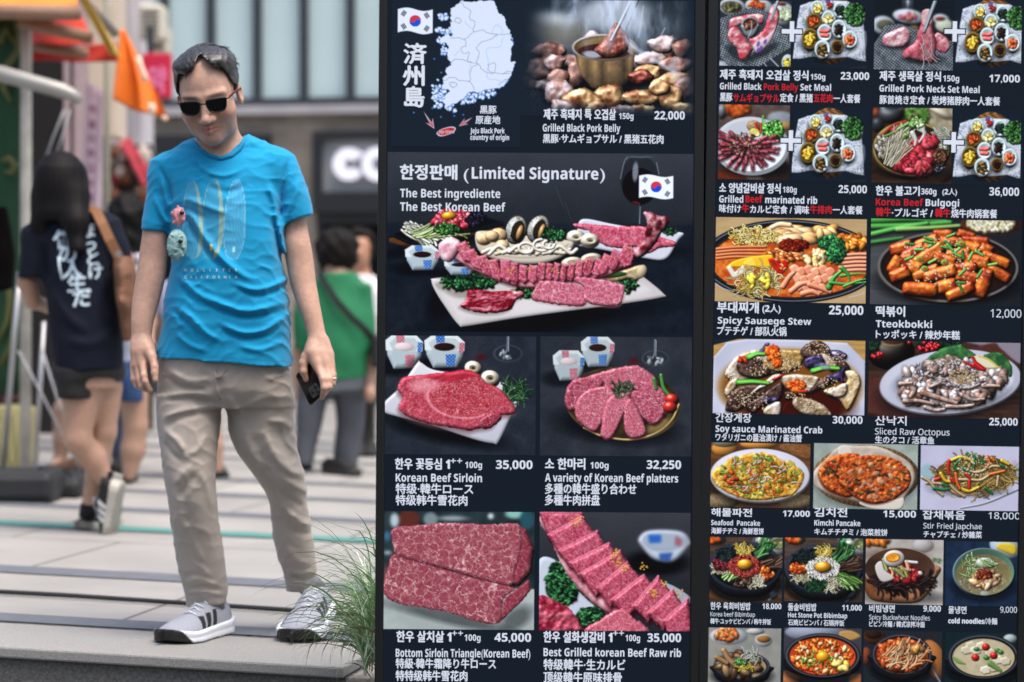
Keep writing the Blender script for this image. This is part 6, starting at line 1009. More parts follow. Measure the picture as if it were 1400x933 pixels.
    v.loft(rows([(204, 262, 345, 6.765, .07), (218, 235, 376, 6.76, .092), (240, 226, 386, 6.755, .108), (280, 230, 386, 6.745, .118), (320, 236, 385, 6.74, .124), (360, 234, 387, 6.735, .13), (400, 227, 392, 6.735, .134), (440, 222, 396, 6.735, .136), (470, 217, 398, 6.74, .136), (494, 215, 399, 6.74, .138)]), .02, cut=(0, -.07), e=2.3)
    for a, b2, r0, r1 in (((285, 212), (229, 236), .045, .05), ((320, 208), (378, 226), .045, .052), ((285, 212), (320, 208), .048, .048)): v.cap(p3(a[0], a[1], 6.765), p3(b2[0], b2[1], 6.76), r0, r1, .045)
    v.loft(rows([(224, 211, 252, 6.76, .05), (250, 205, 247, 6.755, .053), (280, 199, 240, 6.75, .053), (316, 192, 230, 6.745, .05)]), .028, cut=(0, -.06)); v.loft(rows([(214, 366, 401, 6.76, .05), (240, 374, 413, 6.757, .055), (270, 379, 423, 6.752, .057), (302, 381, 431, 6.745, .056)]), .028, cut=(0, .36))
    K = crop(170, 180, 2.915); f = lambda a, wd, *p: v.fold(K(*p), a * 1.15, wd * .8, 6.62)
    # creases
    for a, wd, pts in ((.011, .011, [(240, 290), (300, 390), (360, 470), (430, 540), (520, 600)]), (-.008, .012, [(225, 320), (290, 420), (350, 500), (420, 560)]), (.007, .010, [(225, 260), (330, 300), (420, 330)]), (-.006, .010, [(230, 300), (330, 350)]),
        (.008, .010, [(210, 700), (270, 740), (330, 800), (400, 840)]), (-.006, .010, [(200, 720), (260, 770), (320, 830)]), (.009, .010, [(300, 640), (400, 690), (500, 715), (640, 680)]), (-.007, .009, [(300, 670), (400, 715), (500, 740), (640, 710)]), (.008, .009, [(380, 760), (470, 800), (560, 790), (645, 730)]), (-.006, .009, [(380, 785), (480, 825), (580, 810)]),
        (.007, .009, [(430, 600), (520, 630), (600, 610), (650, 570)]), (-.006, .009, [(440, 625), (540, 655), (640, 610)]), (.008, .011, [(600, 330), (620, 430), (640, 520)]), (-.006, .011, [(580, 340), (600, 440), (620, 540)]), (.006, .010, [(560, 200), (590, 280), (600, 360)]), (-.006, .008, [(648, 90), (625, 180), (612, 300), (608, 360)]), (.005, .008, [(690, 180), (670, 260), (640, 340)]), (-.005, .008, [(118, 130), (160, 210), (180, 300)]), (.006, .009, [(100, 250), (130, 320), (160, 370)]), (.005, .009, [(130, 180), (150, 250), (165, 320)]),
        (.007, .009, [(220, 580), (300, 650), (380, 700)]), (-.005, .009, [(220, 610), (290, 680)]), (.006, .010, [(450, 850), (540, 870), (620, 840)]), (.005, .010, [(200, 800), (260, 850), (350, 880)]), (.006, .008, [(250, 60), (300, 140), (390, 175), (480, 140)]), (-.005, .012, [(300, 200), (400, 240), (500, 210)])): f(a, wd, *pts)
    v.warp(.0022, 22, 14, 26, 3); v.wrinkle(.0030, 120, .35, .94, 5); v.wrinkle(.0024, 210, -.5, .87, 8)
    # neck opening, sleeve openings
    g = [(v.lo[k] + v.h * np.arange(v.n[k])).astype(np.float32).reshape([-1 if j == k else 1 for j in range(3)]) for k in range(3)]; xc = P(301.5, 200, 6.70).x; zc = zof(214, 6.66)
    hole = np.maximum(np.abs(g[0] - xc) - .071, zc + ((g[0] - xc) / .069) ** 2 * .040 + np.clip(g[1] - 6.64, 0, 1) * .18 + .10 * (g[0] - xc) - g[2]); v.D = np.maximum(v.D, -hole)
    V, Q = v.surf(2); px, py = proj(V); BL = lin('0d8cba'); c = np.tile(BL, (len(V), 1)) * (1 + .05 * nz(V, 60, 2) + .03 * nz(V, 260, 3))[:, None]
    cx, cy = (px - 170) * 2.915, (py - 180) * 2.915; front = V[:, 1] < 6.74
    def board(x0, y0, x1, y1, wd, col, seed, gold):
        nonlocal c
        t = (cy - y0) / (y1 - y0); mx = x0 + (x1 - x0) * t; hw = wd * np.sqrt(np.clip(1 - np.abs(2 * t - 1) ** 2.4, 0, 1)) * (.78 + .3 * t); u = (cx - mx) / np.maximum(hw, 1); ins = (np.abs(u) < 1) & (t > 0) & (t < 1) & front
        ln = .5 + .5 * np.sin(u * 22 + 3 * np.sin(t * 9 + seed) + 2 * np.sin(u * 4 + t * 20)); k = ins * (.25 + .5 * ln) * (.9 - .2 * np.abs(u)); rim = ins * (np.abs(u) > .9)
        c = c * (1 - (k * .42)[:, None]) + lin(col) * (k * .42)[:, None]; kg = np.maximum(ins * gold * (np.abs(u - .75) < .16) * .5, rim * .4); c = c * (1 - kg[:, None]) + lin('a8b070' if gold else '9cc8d8') * kg[:, None]
    board(270, 195, 275, 510, 44, '7fb4c4', 1, 1); board(358, 188, 345, 512, 48, '6a8f92', 2, 1); board(448, 188, 432, 515, 46, '8cc8dc', 3, 0)
    for a, b_, r_ in ((362, 488, 5), (345, 462, 5), (436, 470, 5)):
        k = ((np.abs(cx - a) < r_) & (np.abs(cy - b_) < r_ * 2.4) & front); c[k] = lin('c8c060' if a < 400 else '9cd0e0')
    seam = (np.abs(cy - (886 + (cx - 135) * .062)) < 2.2) & front; c[seam] *= .8; rib = np.zeros(len(V), bool)
    cm = mat('blue cotton jersey', 'ffffff', .85, vcol=True, bump=.12, bscale=700, spec=.2, sheen=.15)
    sh = mesh('t_shirt', V, Q, cm, T, True, col=c)
    wm = mat('pale shirt print', 'a4c8da', .8)
    for txt, y in (('HOLLISTER', 553), ('CALIFORNIA', 581)):
        n = len(txt); gap = 202 / (n - 1)
        for i, ch in enumerate(txt):
            X0, Y0_ = K((243 + i * gap, y + 5))[0]; stick('shirt_letter', ch, V, lambda gx, gy, X0=X0, Y0_=Y0_: (X0 + (gx - .3) * 5.2, Y0_ - gy * 5.6 + .0), wm, sh, .003, .03)
    b = MB(); nb = [P(*a, 6.75) for a in ((268, 193), (275, 203), (288, 211), (302, 214.5), (317, 211), (328, 202), (335, 187))]; bb = []
    qx, qy = proj(V)
    for k in range(25):
        t = k / 24; a = np.interp(t, np.linspace(0, 1, 7), [267, 274, 287, 302, 317, 328, 335.5]); e = np.interp(t, np.linspace(0, 1, 7), [194, 205, 213.5, 217, 213, 203.5, 188]); d = (qx - a) ** 2 + (qy - e) ** 2 + 400 * np.maximum(V[:, 1] - 6.77, 0); i = np.argmin(d); bb.append(P(a, e, V[i, 1] - .002))
    b.tube(bb, .0062, 8); b.build('collar', cm, sh, True).data.attributes.new('Col', 'FLOAT_COLOR', 'POINT').data.foreach_set('color', np.tile(np.append(BL * .9, 1), len(b.v)).astype(np.float32))
    # ---------------- trousers
    v = Vol((P(205, 0, 6.6).x, 6.50, zof(834, 6.95)), (P(440, 0, 6.6).x, 7.10, zof(478, 6.74)), .0036)
    v.loft(rows([(482, 219, 395, 6.745, .125), (510, 215, 399, 6.75, .128), (532, 213, 401, 6.752, .125), (556, 214, 400, 6.755, .10)]), .02, e=2.4)
    v.loft(rows([(540, 212, 303, 6.74, .098), (580, 214, 301, 6.73, .096), (613, 219, 296, 6.715, .092), (650, 224, 295, 6.705, .084), (680, 231, 295, 6.71, .078), (719, 235, 299, 6.735, .073), (734, 236, 302, 6.75, .072), (761, 239, 307, 6.77, .071), (786, 245, 310, 6.79, .07), (807, 252, 312, 6.81, .068), (826, 256, 309, 6.82, .066)]), .012, cut=(0, .04), e=2.2)
    v.loft(rows([(540, 304, 401, 6.765, .098), (565, 311, 401, 6.775, .096), (592, 314, 400, 6.785, .094), (613, 322, 405, 6.79, .09), (626, 330, 409, 6.795, .087), (654, 350, 416, 6.81, .08), (671, 361, 418, 6.825, .077), (685, 367, 420, 6.84, .075), (719, 372, 425, 6.87, .071), (734, 374, 428, 6.885, .07), (761, 381, 430, 6.91, .068), (783, 389, 433, 6.94, .066), (806, 392, 434, 6.96, .064)]), .012, cut=(0, 0), e=2.2)
    K6 = crop(170, 400, 2.916); K7 = crop(200, 680, 3.6875)
    for a, wd, pts in ((.010, .010, [(160, 300), (260, 350), (370, 340)]), (-.008, .010, [(150, 330), (250, 385), (370, 375)]), (.010, .010, [(150, 410), (260, 400), (375, 420)]), (-.008, .009, [(150, 435), (260, 425), (380, 440)]), (.012, .009, [(150, 500), (240, 470), (370, 450)]), (-.008, .010, [(150, 540), (240, 500), (350, 480)]), (.012, .010, [(150, 540), (210, 590), (250, 640)]), (-.010, .010, [(150, 590), (190, 640), (240, 680)]), (.009, .010, [(330, 560), (300, 620), (250, 650)]),
        (.011, .012, [(280, 680), (230, 730), (200, 770)]), (-.010, .012, [(290, 720), (250, 770), (215, 830)]), (.009, .012, [(290, 690), (330, 780), (350, 900)]), (-.007, .014, [(240, 800), (250, 870), (260, 930)]), (.006, .012, [(200, 770), (210, 850), (220, 930)]),
        (-.011, .014, [(385, 330), (385, 380), (390, 430)]), (.006, .006, [(372, 330), (365, 380), (375, 430)]), (.010, .012, [(400, 400), (440, 460), (470, 500)]), (-.008, .010, [(600, 330), (640, 300), (655, 290)]), (.006, .008, [(560, 350), (610, 330), (650, 320)]), (.007, .011, [(480, 460), (560, 420), (660, 420)]),
        (.014, .013, [(545, 540), (580, 640), (650, 720), (720, 745)]), (-.014, .016, [(590, 520), (625, 620), (665, 700)]), (.012, .010, [(560, 520), (620, 520), (660, 560)]), (.012, .010, [(650, 560), (680, 620), (722, 740)]), (.010, .011, [(620, 750), (690, 800), (725, 830)]), (-.009, .011, [(600, 790), (660, 850), (700, 890)]), (.009, .012, [(560, 780), (620, 880), (680, 930)]), (-.008, .014, [(500, 560), (540, 660), (560, 760)]), (.007, .012, [(470, 560), (500, 650), (550, 740)])): v.fold(K6(*pts), a * .5, wd * .85, 6.64)
    for a, wd, pts in ((.010, .008, [(200, 490), (280, 470), (395, 500)]), (-.010, .008, [(215, 460), (300, 440), (380, 465)]), (.010, .009, [(190, 440), (270, 400), (320, 430), (400, 470)]), (-.008, .009, [(180, 400), (250, 380), (300, 400)]), (.008, .009, [(250, 320), (290, 350), (330, 400)]), (.007, .012, [(200, 100), (260, 220), (300, 330)]), (-.006, .014, [(230, 60), (240, 200), (250, 330)]), (.008, .010, [(690, 380), (740, 410), (830, 400)]), (-.008, .010, [(700, 420), (760, 440), (840, 430)]), (.008, .011, [(700, 60), (760, 130), (830, 160)]), (-.007, .011, [(690, 100), (750, 180), (830, 210)]), (.006, .014, [(680, 240), (740, 330), (820, 370)])): v.fold(K7(*pts), a * .65, wd * .8, 6.75)
    v.warp(.0024, 20, 12, 20, 9); v.wrinkle(.0026, 120, .55, .83, 6); v.wrinkle(.0018, 190, -.6, .8, 11)
    tm = mat('beige chino cloth', 'a59b92', .62, var=.05, scale=30, bump=.08, bscale=600, spec=.35, sheen=.1)
    V, Q = v.surf(2); px, py = proj(V); tr = mesh('trousers', V, Q, tm, T, True)
    qx, qy = px, py
    def onleg(pts, off=.001):
        o = []
        for a, e in pts:
            d = (qx - a) ** 2 + (qy - e) ** 2 + 900 * np.maximum(V[:, 1] - 6.78, 0); o.append(P(a, e, V[np.argmin(d), 1] - off))
        return o
    b = MB(); b.tube(onleg(K6((368, 300), (362, 340), (368, 390), (382, 428))), .0016, 5); b.tube(onleg(K6((405, 305), (385, 335), (366, 340))), .0018, 5); b.build('fly_seam', tm, tr, True)
    b = MB(); b.tube(onleg(K6((652, 296), (625, 330), (585, 350))), .0022, 5); b.build('pocket_edge', tm, tr, True)
    b = MB(); b.tube(onleg(K6((140, 300), (160, 330))), .0022, 5); b.build('pocket_edge', tm, tr, True)
    # ---------------- running shoes
    sc = ('8f939e', 'd8dbe2', '0b0b0d', '0b0b0d')
    t1 = G(229, 882); h1 = G(318, 861); t1.z = gz(t1.x) + .002; h1.z = gz(h1.x) + .002; dr = (t1 - h1).normalized(); h1 = t1 - dr * .31
    s1 = shoe('shoe', t1, h1, T, sc, .31, .056)
    t2 = G(408, 880); t2.z = gz(t2.x) + .002; dr = Vector((-.14, -1, 0)).normalized(); h2 = t2 - dr * .29; h2.z = gz(h2.x) + .055; shoe('shoe', t2, h2, T, sc, .30, .060)
    b = MB(); b.tube([Vector(h1) + (Vector(t1) - Vector(h1)).normalized() * .06 + Vector((0, 0, .06)), P(284, 815, 6.82)], [.034, .036], 14); b.build('sock', mat('grey sock', '6c6e74', .9), T, True)
    b = MB(); b.tube([Vector(h2) + dr * .06 + Vector((0, 0, .06)), P(413, 790, 6.96)], [.034, .036], 14); b.build('sock', mat('grey sock', '6c6e74', .9), T, True)
    b = MB(); rp = P(455.5, 518, 6.648); b.tube([rp + Vector((.0105 * math.cos(a), .0105 * math.sin(a), .003 * math.cos(a))) for a in np.linspace(0, 6.2832, 15)], .0016, 6); b.build('ring', mat('gold ring', 'd8c9a0', .25, metal=1.), T, True)
def spl_(p, n=5):
    p = np.asarray(p, float); m = len(p); q = [p[(np.arange(m) + k) % m] for k in (-1, 0, 1, 2)]; t = np.arange(n)[:, None, None] / n
    r = .5 * (2 * q[1] + (q[2] - q[0]) * t + (2 * q[0] - 5 * q[1] + 4 * q[2] - q[3]) * t ** 2 + (3 * q[1] - q[0] - 3 * q[2] + q[3]) * t ** 3)
    return [tuple(a) for a in r.transpose(1, 0, 2).reshape(-1, 2)]
man()
def phone():
    """telephone in his left hand: case, glass back, camera bump with lenses"""
    T = empty('mobile_phone', P(428, 525, 6.66)); tag(T, 'black mobile phone held in the hand of the man in the blue shirt', 'phone')
    c = P(425.5, 525, 6.665); a = (P(434, 546, 6.64) - P(417.5, 512, 6.672)).normalized(); n = Vector((-.42, -.86, -.25)); n = (n - a * n.dot(a)).normalized(); u = a.cross(n)
    def rb(L, Wd, th, r, off, oy=0, ox=0):
        pts = []
        for sx, sy, a0 in ((1, 1, 0), (-1, 1, 1), (-1, -1, 2), (1, -1, 3)):
            for k in range(5):
                t = (a0 + k / 4) * math.pi / 2; pts.append(c + u * (ox + sx * (Wd / 2 - r) + r * math.cos(t)) + a * (oy + sy * (L / 2 - r) + r * math.sin(t)) + n * off)
        return pts, n * th
    m = MB(); m.slab(*rb(.104, .070, .008, .009, -.004)); m.build('case', mat('clear phone case', '3c3c40', .2, spec=.6), T, bevel=.0015)
    m = MB(); m.slab(*rb(.098, .064, .0012, .008, .0042)); m.build('back_glass', mat('black phone glass', '050506', .08, spec=.6), T)
    m = MB(); m.slab(*rb(.034, .036, .0025, .008, .0055, .026, -.006)); m.build('camera_bump', mat('grey phone trim', '5a5c60', .25, metal=.7), T)
    for x, y in ((-.014, .034), (-.014, .018), (.003, .026)):
        m = MB(); p = c + u * x + a * y; m.tube([p + n * .008, p + n * .0095], .0065, 14); m.build('camera_lens', mat('black phone glass', '050506', .08), T, True)
phone()
def charm():
    """two knotted fabric charms, pink above pale turquoise, hanging beside his arm"""
    for nm, cen, rr, base, lab, seed in (('fabric_charm', (244.5, 296), (9.5, 13.5), 'c8868c', 'pink knotted fabric charm with a dark button at the shirt sleeve', 1), ('fabric_charm', (242, 335), (14.5, 23), '86a8a8', 'pale turquoise knotted fabric charm hanging below the pink one', 2)):
        Yc = 6.60 if seed == 1 else 6.595; c = P(*cen, Yc); k = Yc / F; v = Vol(c - Vector((.06, .06, .07)), c + Vector((.06, .06, .07)), .0025); v.ell(tuple(c), (rr[0] * k * .95, .018, rr[1] * k * .95), None, .004); r = np.random.RandomState(seed)
        for _ in range(46 if seed == 2 else 26):
            t = r.rand() * 6.28; q = math.sqrt(r.rand()) * .8; x = rr[0] * q * math.cos(t); z = rr[1] * q * math.sin(t); d = math.sqrt(max(0, 1 - q * q)) * .018; p = c + Vector((x * k, -d, z * k)); a = r.rand() * 3.14; L = .004 + .003 * r.rand()
            v.cap(tuple(p - Vector((math.cos(a) * L, 0, math.sin(a) * L))), tuple(p + Vector((math.cos(a) * L, -.003, math.sin(a) * L))), .0046, .0036, .002)
        V, Q = v.surf(1); o = mesh(nm, V, Q, mat('charm cloth', 'ffffff', .8, vcol=True, bump=.2, bscale=300), None, True, col=lin(base) * (1 + .25 * nz(V, 160, seed))[:, None]); tag(o, lab, 'charm')
        m = MB(); p = P(cen[0] + 4.5 if seed == 1 else cen[0] + 5, cen[1] - 5, Yc - .024); m.tube([p, p - Vector((0, .004, 0))], .0062, 14); m.build('button', mat('black button', '1c1a20', .3), o, True)
charm()
# ================================================================== passers-by
def loftbody(name, L, h, T, m, k=.02, warp=0, zlo=None, seed=1, folds=(), Yf=None, colf=None, extra=None, e=2.2, smooth=2):
    """one surface from groups of photograph rows (py, xl, xr, Y, depth)"""
    R_ = [rows(l) for l in L]; A = np.array([r for l in R_ for r in l]); m_ = .12 if zlo is None else .22
    v = Vol((min(A[:, 1] - A[:, 3]) - m_, min(A[:, 2] - A[:, 4]) - m_, A[:, 0].min() - m_ if zlo is None else zlo), (max(A[:, 1] + A[:, 3]) + m_, max(A[:, 2] + A[:, 4]) + m_, A[:, 0].max() + m_), h)
    for l in R_: v.loft(l, k, e=e)
    if extra: extra(v)
    for a, wd, pts in folds: v.fold(pts, a, wd, Yf)
    if warp: v.warp(warp, 18, 12, 20, seed)
    V, Q = v.surf(smooth); return mesh(name, V, Q, m, T, True, col=None if colf is None else colf(V)), V
def woman():
    Y = 9.4; T = empty('person', (P(120, 720, Y).x, Y, gz(-1.65))); tag(T, 'woman walking away with long black hair, dark t-shirt with white writing and black shorts', 'person'); k = Y / F
    def ex(v):
        v.ell(p3(86, 250, Y - .02), (.075, .09, .11), None, .03); v.cap(p3(90, 270, Y), p3(93, 320, Y), .05, .07, .04)
        v.chain([p3(112, 535, Y - .02), p3(106, 600, Y - .04), p3(128, 628, Y + .0), p3(147, 662, Y + .02)], [.080, .052, .047, .032], .02); v.chain([p3(142, 530, Y + .06), p3(142, 590, Y + .06), p3(133, 640, Y + .08), p3(122, 694, Y + .10)], [.073, .048, .045, .031], .02)
        v.chain([p3(36, 385, Y), p3(45, 412, Y + .06), p3(66, 420, Y + .2)], [.038, .032, .024], .015); v.chain([p3(172, 355, Y + .02), p3(178, 385, Y + .06), p3(166, 402, Y + .2)], [.036, .03, .024], .015); v.ell(p3(68, 420, Y + .22), (.03, .04, .025), None, .02); v.ell(p3(164, 402, Y + .22), (.03, .04, .025), None, .02)
    loftbody('body', [[(300, 62, 130, Y, .08), (420, 70, 150, Y, .1), (530, 82, 160, Y, .11)]], .007, T, SKIN, colf=lambda V: skin_col(V, 'a6826e'), extra=ex, zlo=.03)
    def hx_(v):
        v.ell(p3(83, 252, Y - .01), (.108, .115, .13), None, .03)
        v.chain([p3(103, 270, Y - .06), p3(104, 305, Y - .115), p3(106, 340, Y - .14), p3(108, 368, Y - .14)], [.055, .044, .026, .008], .04); v.chain([p3(60, 270, Y - .03), p3(56, 310, Y - .05), p3(55, 316, Y - .05)], [.05, .04, .015], .02)
    hm = mat('black hair', 'ffffff', .65, vcol=True, spec=.15)
    hair, V = loftbody('hair', [[(232, 58, 110, Y, .1), (270, 47, 118, Y - .01, .11), (292, 46, 119, Y - .03, .10), (302, 50, 114, Y - .04, .08)]], .007, T, hm, extra=hx_, colf=lambda V: lin('0b090a') * (1 + .8 * np.clip(np.sin(V[:, 0] * 260 + 3 * np.sin(V[:, 2] * 14)), 0, 1))[:, None])
    def sl(v):
        v.loft(rows([(318, 36, 82, Y, .07), (345, 28, 72, Y - .005, .075), (382, 22, 62, Y - .01, .075)]), .03); v.loft(rows([(305, 128, 160, Y, .07), (330, 142, 176, Y, .07), (360, 154, 183, Y + .0, .06)]), .03); v.cap(p3(52, 322, Y), p3(98, 302, Y), .055, .05, .05); v.cap(p3(98, 302, Y), p3(142, 310, Y), .05, .055, .05)
    K = crop(0, 200, 3.333)
    nm = mat('navy cotton jersey', '0c1220', .85, var=.15, scale=20, bump=.1, bscale=400, spec=.2)
    sh, V = loftbody('t_shirt', [[(305, 64, 132, Y, .09), (330, 55, 148, Y, .115), (380, 58, 158, Y, .13), (430, 66, 164, Y, .135), (480, 72, 168, Y, .14), (506, 74, 170, Y, .14)]], .0075, T, nm, warp=.004, extra=sl, Yf=Y - .1, folds=[(a, .02, K(*p)) for a, p in ((.014, [(220, 640), (300, 760), (420, 860)]), (.012, [(480, 560), (470, 700), (520, 830)]), (-.01, [(180, 420), (200, 540), (230, 620)]), (.012, [(300, 880), (420, 900), (520, 860)]), (-.01, [(500, 640), (480, 760), (500, 860)]))])
    wm = mat('white shirt print', 'c8dce8', .8); big = 24
    def line(txt, x0, y0, dx, dy, s):
        for i, ch in enumerate(txt):
            a, b = K((x0 + dx * i, y0 + dy * i))[0]; w_ = s / 3.333; stick('back_letter', ch, V, lambda gx, gy, a=a, b=b, w_=w_: (a + (gx - .5) * w_ - .12 * (gy - .4) * w_ * 0 + .1 * gx * 0, b - (gy - .38) * w_ + (gx - .5) * w_ * -.06), wm, sh, .004, .022)
    line('俺の人生だ', 288, 425, 21, 66, 92); line('ほっとけ', 398, 385, 12, 62, 76)
    b = MB(); q = K((266, 505), (272, 560), (284, 610)); b.tube([P(a, c_, Y - .155) for a, c_ in q], .004, 5); b.build('back_print_line', wm, sh, True)
    loftbody('shorts', [[(488, 73, 168, Y + .01, .14), (515, 73, 170, Y + .01, .14)], [(505, 74, 134, Y - .01, .12), (545, 80, 132, Y - .02, .115)], [(505, 118, 169, Y + .05, .11), (522, 128, 166, Y + .06, .10)]], .008, T, mat('black shorts cloth', '09090a', .8, var=.2, scale=30), k=.03)
    t = G(93, 728); t.z = gz(t.x); h = G(134, 724); h.z = gz(h.x); sc = ('0c0c0e', 'aaa69c', 'd0d0cc', '98948a'); dr = (t - h).normalized(); shoe('shoe', t, t - dr * .26 + Vector((0, .1, 0)), T, sc, .26, .045, h=.005)
    # trailing shoe up on its toe, sole towards the camera
    t = P(153, 740, Y - .02); t.z = gz(t.x) + .01; shoe('shoe', t + Vector((0, .03, 0)), P(168, 660, Y - .03), T, sc, .25, .054, h=.005, roll=-.55)
    for a, b2, r in ((p3(147, 660, Y + .02), p3(157, 676, Y - .01), .038), (p3(123, 690, Y + .1), p3(120, 708, Y + .1), .037)):
        b = MB(); b.tube([a, b2], r, 12); b.build('sock', mat('black sock', '0a0a0c', .9), T, True)
    # bag
    B = empty('shoulder_bag', P(170, 410, Y - .05)); tag(B, 'brown shoulder bag with a wide strap hanging on the woman in the dark t-shirt', 'bag')
    lb = mat('brown bag cloth', '6a4630', .7, var=.25, scale=14, bump=.4, bscale=60)
    loftbody('bag_body', [[(352, 158, 180, Y - .10, .04), (380, 157, 187, Y - .10, .07), (420, 160, 187, Y - .10, .08), (450, 166, 184, Y - .10, .07), (466, 170, 178, Y - .1, .03)]], .009, B, lb, warp=.006, Yf=Y - .1, folds=[(.016, .018, K(*p)) for p in ([(530, 520), (570, 600), (590, 700)], [(560, 520), (610, 600)], [(540, 640), (600, 760)], [(540, 720), (600, 700)])])
    pts = [P(*a) for a in ((120, 284, Y - .02), (131, 288, Y - .1), (140, 306, Y - .14), (150, 328, Y - .155), (162, 352, Y - .14), (166, 366, Y - .12))]; m = MB(); sd_ = Vector((.016, 0, .008))
    for i in range(len(pts) - 1): a, c_ = pts[i], pts[i + 1]; m.hexa([a - sd_, a + sd_, a + sd_ + Vector((0, .008, 0)), a - sd_ + Vector((0, .008, 0)), c_ - sd_, c_ + sd_, c_ + sd_ + Vector((0, .008, 0)), c_ - sd_ + Vector((0, .008, 0))])
    m.build('strap', mat('tan leather strap', '8a5e3c', .55, var=.1), B); m = MB(); m.tube([P(162, 347, Y - .165), P(162, 347, Y - .175)], .012, 12); m.build('buckle', mat('steel buckle', 'c8c8c8', .3, metal=1), B)
woman()
def plain(name_label, Y, head, hairc, torso, shirt, legs, trous, skin='a5826e', face=False, arms=(), hem=None, shoes=(), hairrows=None, h=.010, strap=None, hair_r=(.1, .11, .12)):
    T = empty('person', (P(torso[0][1] * .5 + torso[0][2] * .5, 0, Y).x, Y, gz(P(torso[0][1], 0, Y).x))); tag(T, name_label, 'person')
    hx0, hy0 = head; s = -1
    def ex(v):
        v.ell(p3(hx0, hy0, Y), (.075, .092, .112), None, .02); v.cap(p3(hx0, hy0 + 10, Y + .01), p3(hx0, hy0 + 32, Y + .01), .05, .06, .04)
        if face: v.cap(p3(hx0, hy0, Y - .085), p3(hx0, hy0 + 6, Y - .1), .012, .014, .01); v.ell(p3(hx0, hy0 + 14, Y - .05), (.045, .045, .05), None, .03)
        for a in arms: v.chain([p3(*q) for q in a], [.042, .037, .027, .026][:len(a)], .015); v.ell(p3(a[-1][0], a[-1][1] + 4, a[-1][2] - .01), (.032, .035, .045), None, .02)
        for a in legs: v.chain([p3(*q[:3]) for q in a], [q[3] for q in a], .02)
    loftbody('body', [[(r[0], r[1] + 6, r[2] - 6, Y, .08) for r in torso]], h, T, SKIN, colf=lambda V: skin_col(V, skin), extra=ex, zlo=gz(T.location.x) + .01)
    def hv(v):
        if face: v.ell(p3(hx0, hy0 - 2, Y - .06), (.062, .09, .085), None, .015, 'c')
    hm = mat('black hair', 'ffffff', .65, vcol=True, spec=.15); hcol = lambda V: lin(hairc) * (1 + .5 * nz(V, 80, 3))[:, None]
    v = Vol(P(hx0, hy0, Y) - Vector((.25, .25, .45)), P(hx0, hy0, Y) + Vector((.25, .25, .25)), h); v.ell(p3(hx0, hy0 - 3, Y + .015), hair_r, None, .02)
    if hairrows: v.loft(rows(hairrows), .03)
    hv(v); v.warp(.006, 60, 60, 50, 3); V, Q = v.surf(2); mesh('hair', V, Q, hm, T, True, col=hcol(V))
    nm, cm, slv = shirt
    def sl(v):
        for r in slv: v.loft(rows(r), .03)
    loftbody(nm, [torso], h, T, cm, warp=.006, extra=sl)
    if trous: loftbody(trous[0], trous[1], h, T, trous[2], warp=.004, k=.03)
    for (ax, ay, ad), (bx, by, bd), cols in shoes:
        t = G(ax, ay); t.z = gz(t.x); t.y += ad; hh = G(bx, by); hh.y += bd; hh.z = gz(hh.x); d = (t - hh).normalized(); shoe('shoe', t, t - d * .25, T, cols, .25, .045, h=.008, laces=False, striped=False)
    return T
BKS = ('0c0c0e', '1a1a1c', '0c0c0e', '0c0c0e')
Yd = 11.7
plain('woman with black hair in blue denim shorts behind the woman with the brown bag', Yd, (174, 300), '0b0a0b', [(345, 152, 198, Yd, .1), (400, 158, 200, Yd, .12), (470, 160, 200, Yd, .13), (500, 160, 200, Yd, .13)], ('blouse', mat('pale blouse cloth', 'a9adbd', .8, var=.08), [[(352, 144, 170, Yd, .06), (400, 142, 164, Yd, .06)], [(352, 186, 204, Yd, .06), (400, 190, 206, Yd, .06)]]), [[(182, 540, Yd, .075), (186, 582, Yd, .058), (182, 615, Yd, .058), (177, 648, Yd, .036)]], ('denim_shorts', [[(490, 160, 199, Yd, .13), (515, 158, 200, Yd, .14), (548, 162, 199, Yd, .11)]], mat('blue denim', '1f3c66', .8, var=.2, scale=25, bump=.2, bscale=300)), arms=[[(202, 400, Yd), (204, 440, Yd), (203, 470, Yd - .05)]], shoes=[((160, 662, 0), (184, 656, .0), ('141416', '1c1c1e', '141416', '141416'))], hairrows=[(290, 152, 196, Yd, .11), (340, 154, 196, Yd + .01, .10), (384, 158, 192, Yd - .04, .07)])
Yj = 12.6
plain('person in blue jeans standing almost hidden behind the woman with the brown bag', Yj, (112, 316), '100e0f', [(345, 95, 135, Yj, .1), (420, 96, 134, Yj, .12), (480, 98, 136, Yj, .12)], ('dark_top', mat('dark grey top cloth', '1a1a1e', .85, var=.1), [[(350, 88, 108, Yj, .06), (400, 86, 104, Yj, .06)]]), [[(88, 560, Yj, .06), (86, 600, Yj, .05), (82, 630, Yj, .035), (74, 640, Yj - .05, .03)]], ('jeans', [[(470, 98, 162, Yj, .12), (520, 118, 166, Yj, .1), (560, 150, 170, Yj, .08), (600, 153, 169, Yj, .07), (642, 154, 168, Yj, .065)]], mat('blue jeans cloth', '22324c', .8, var=.2, scale=25)), shoes=[((70, 646, 0), (100, 648, 0), ('6a4c3c', '2a2422', '2a2422', '2a2422')), ((160, 646, 0), (170, 640, .2), BKS)])
Yg = 12.7; gm = mat('green blouse cloth', '0a6a42', .75, var=.12, scale=12, bump=.1, bscale=200)
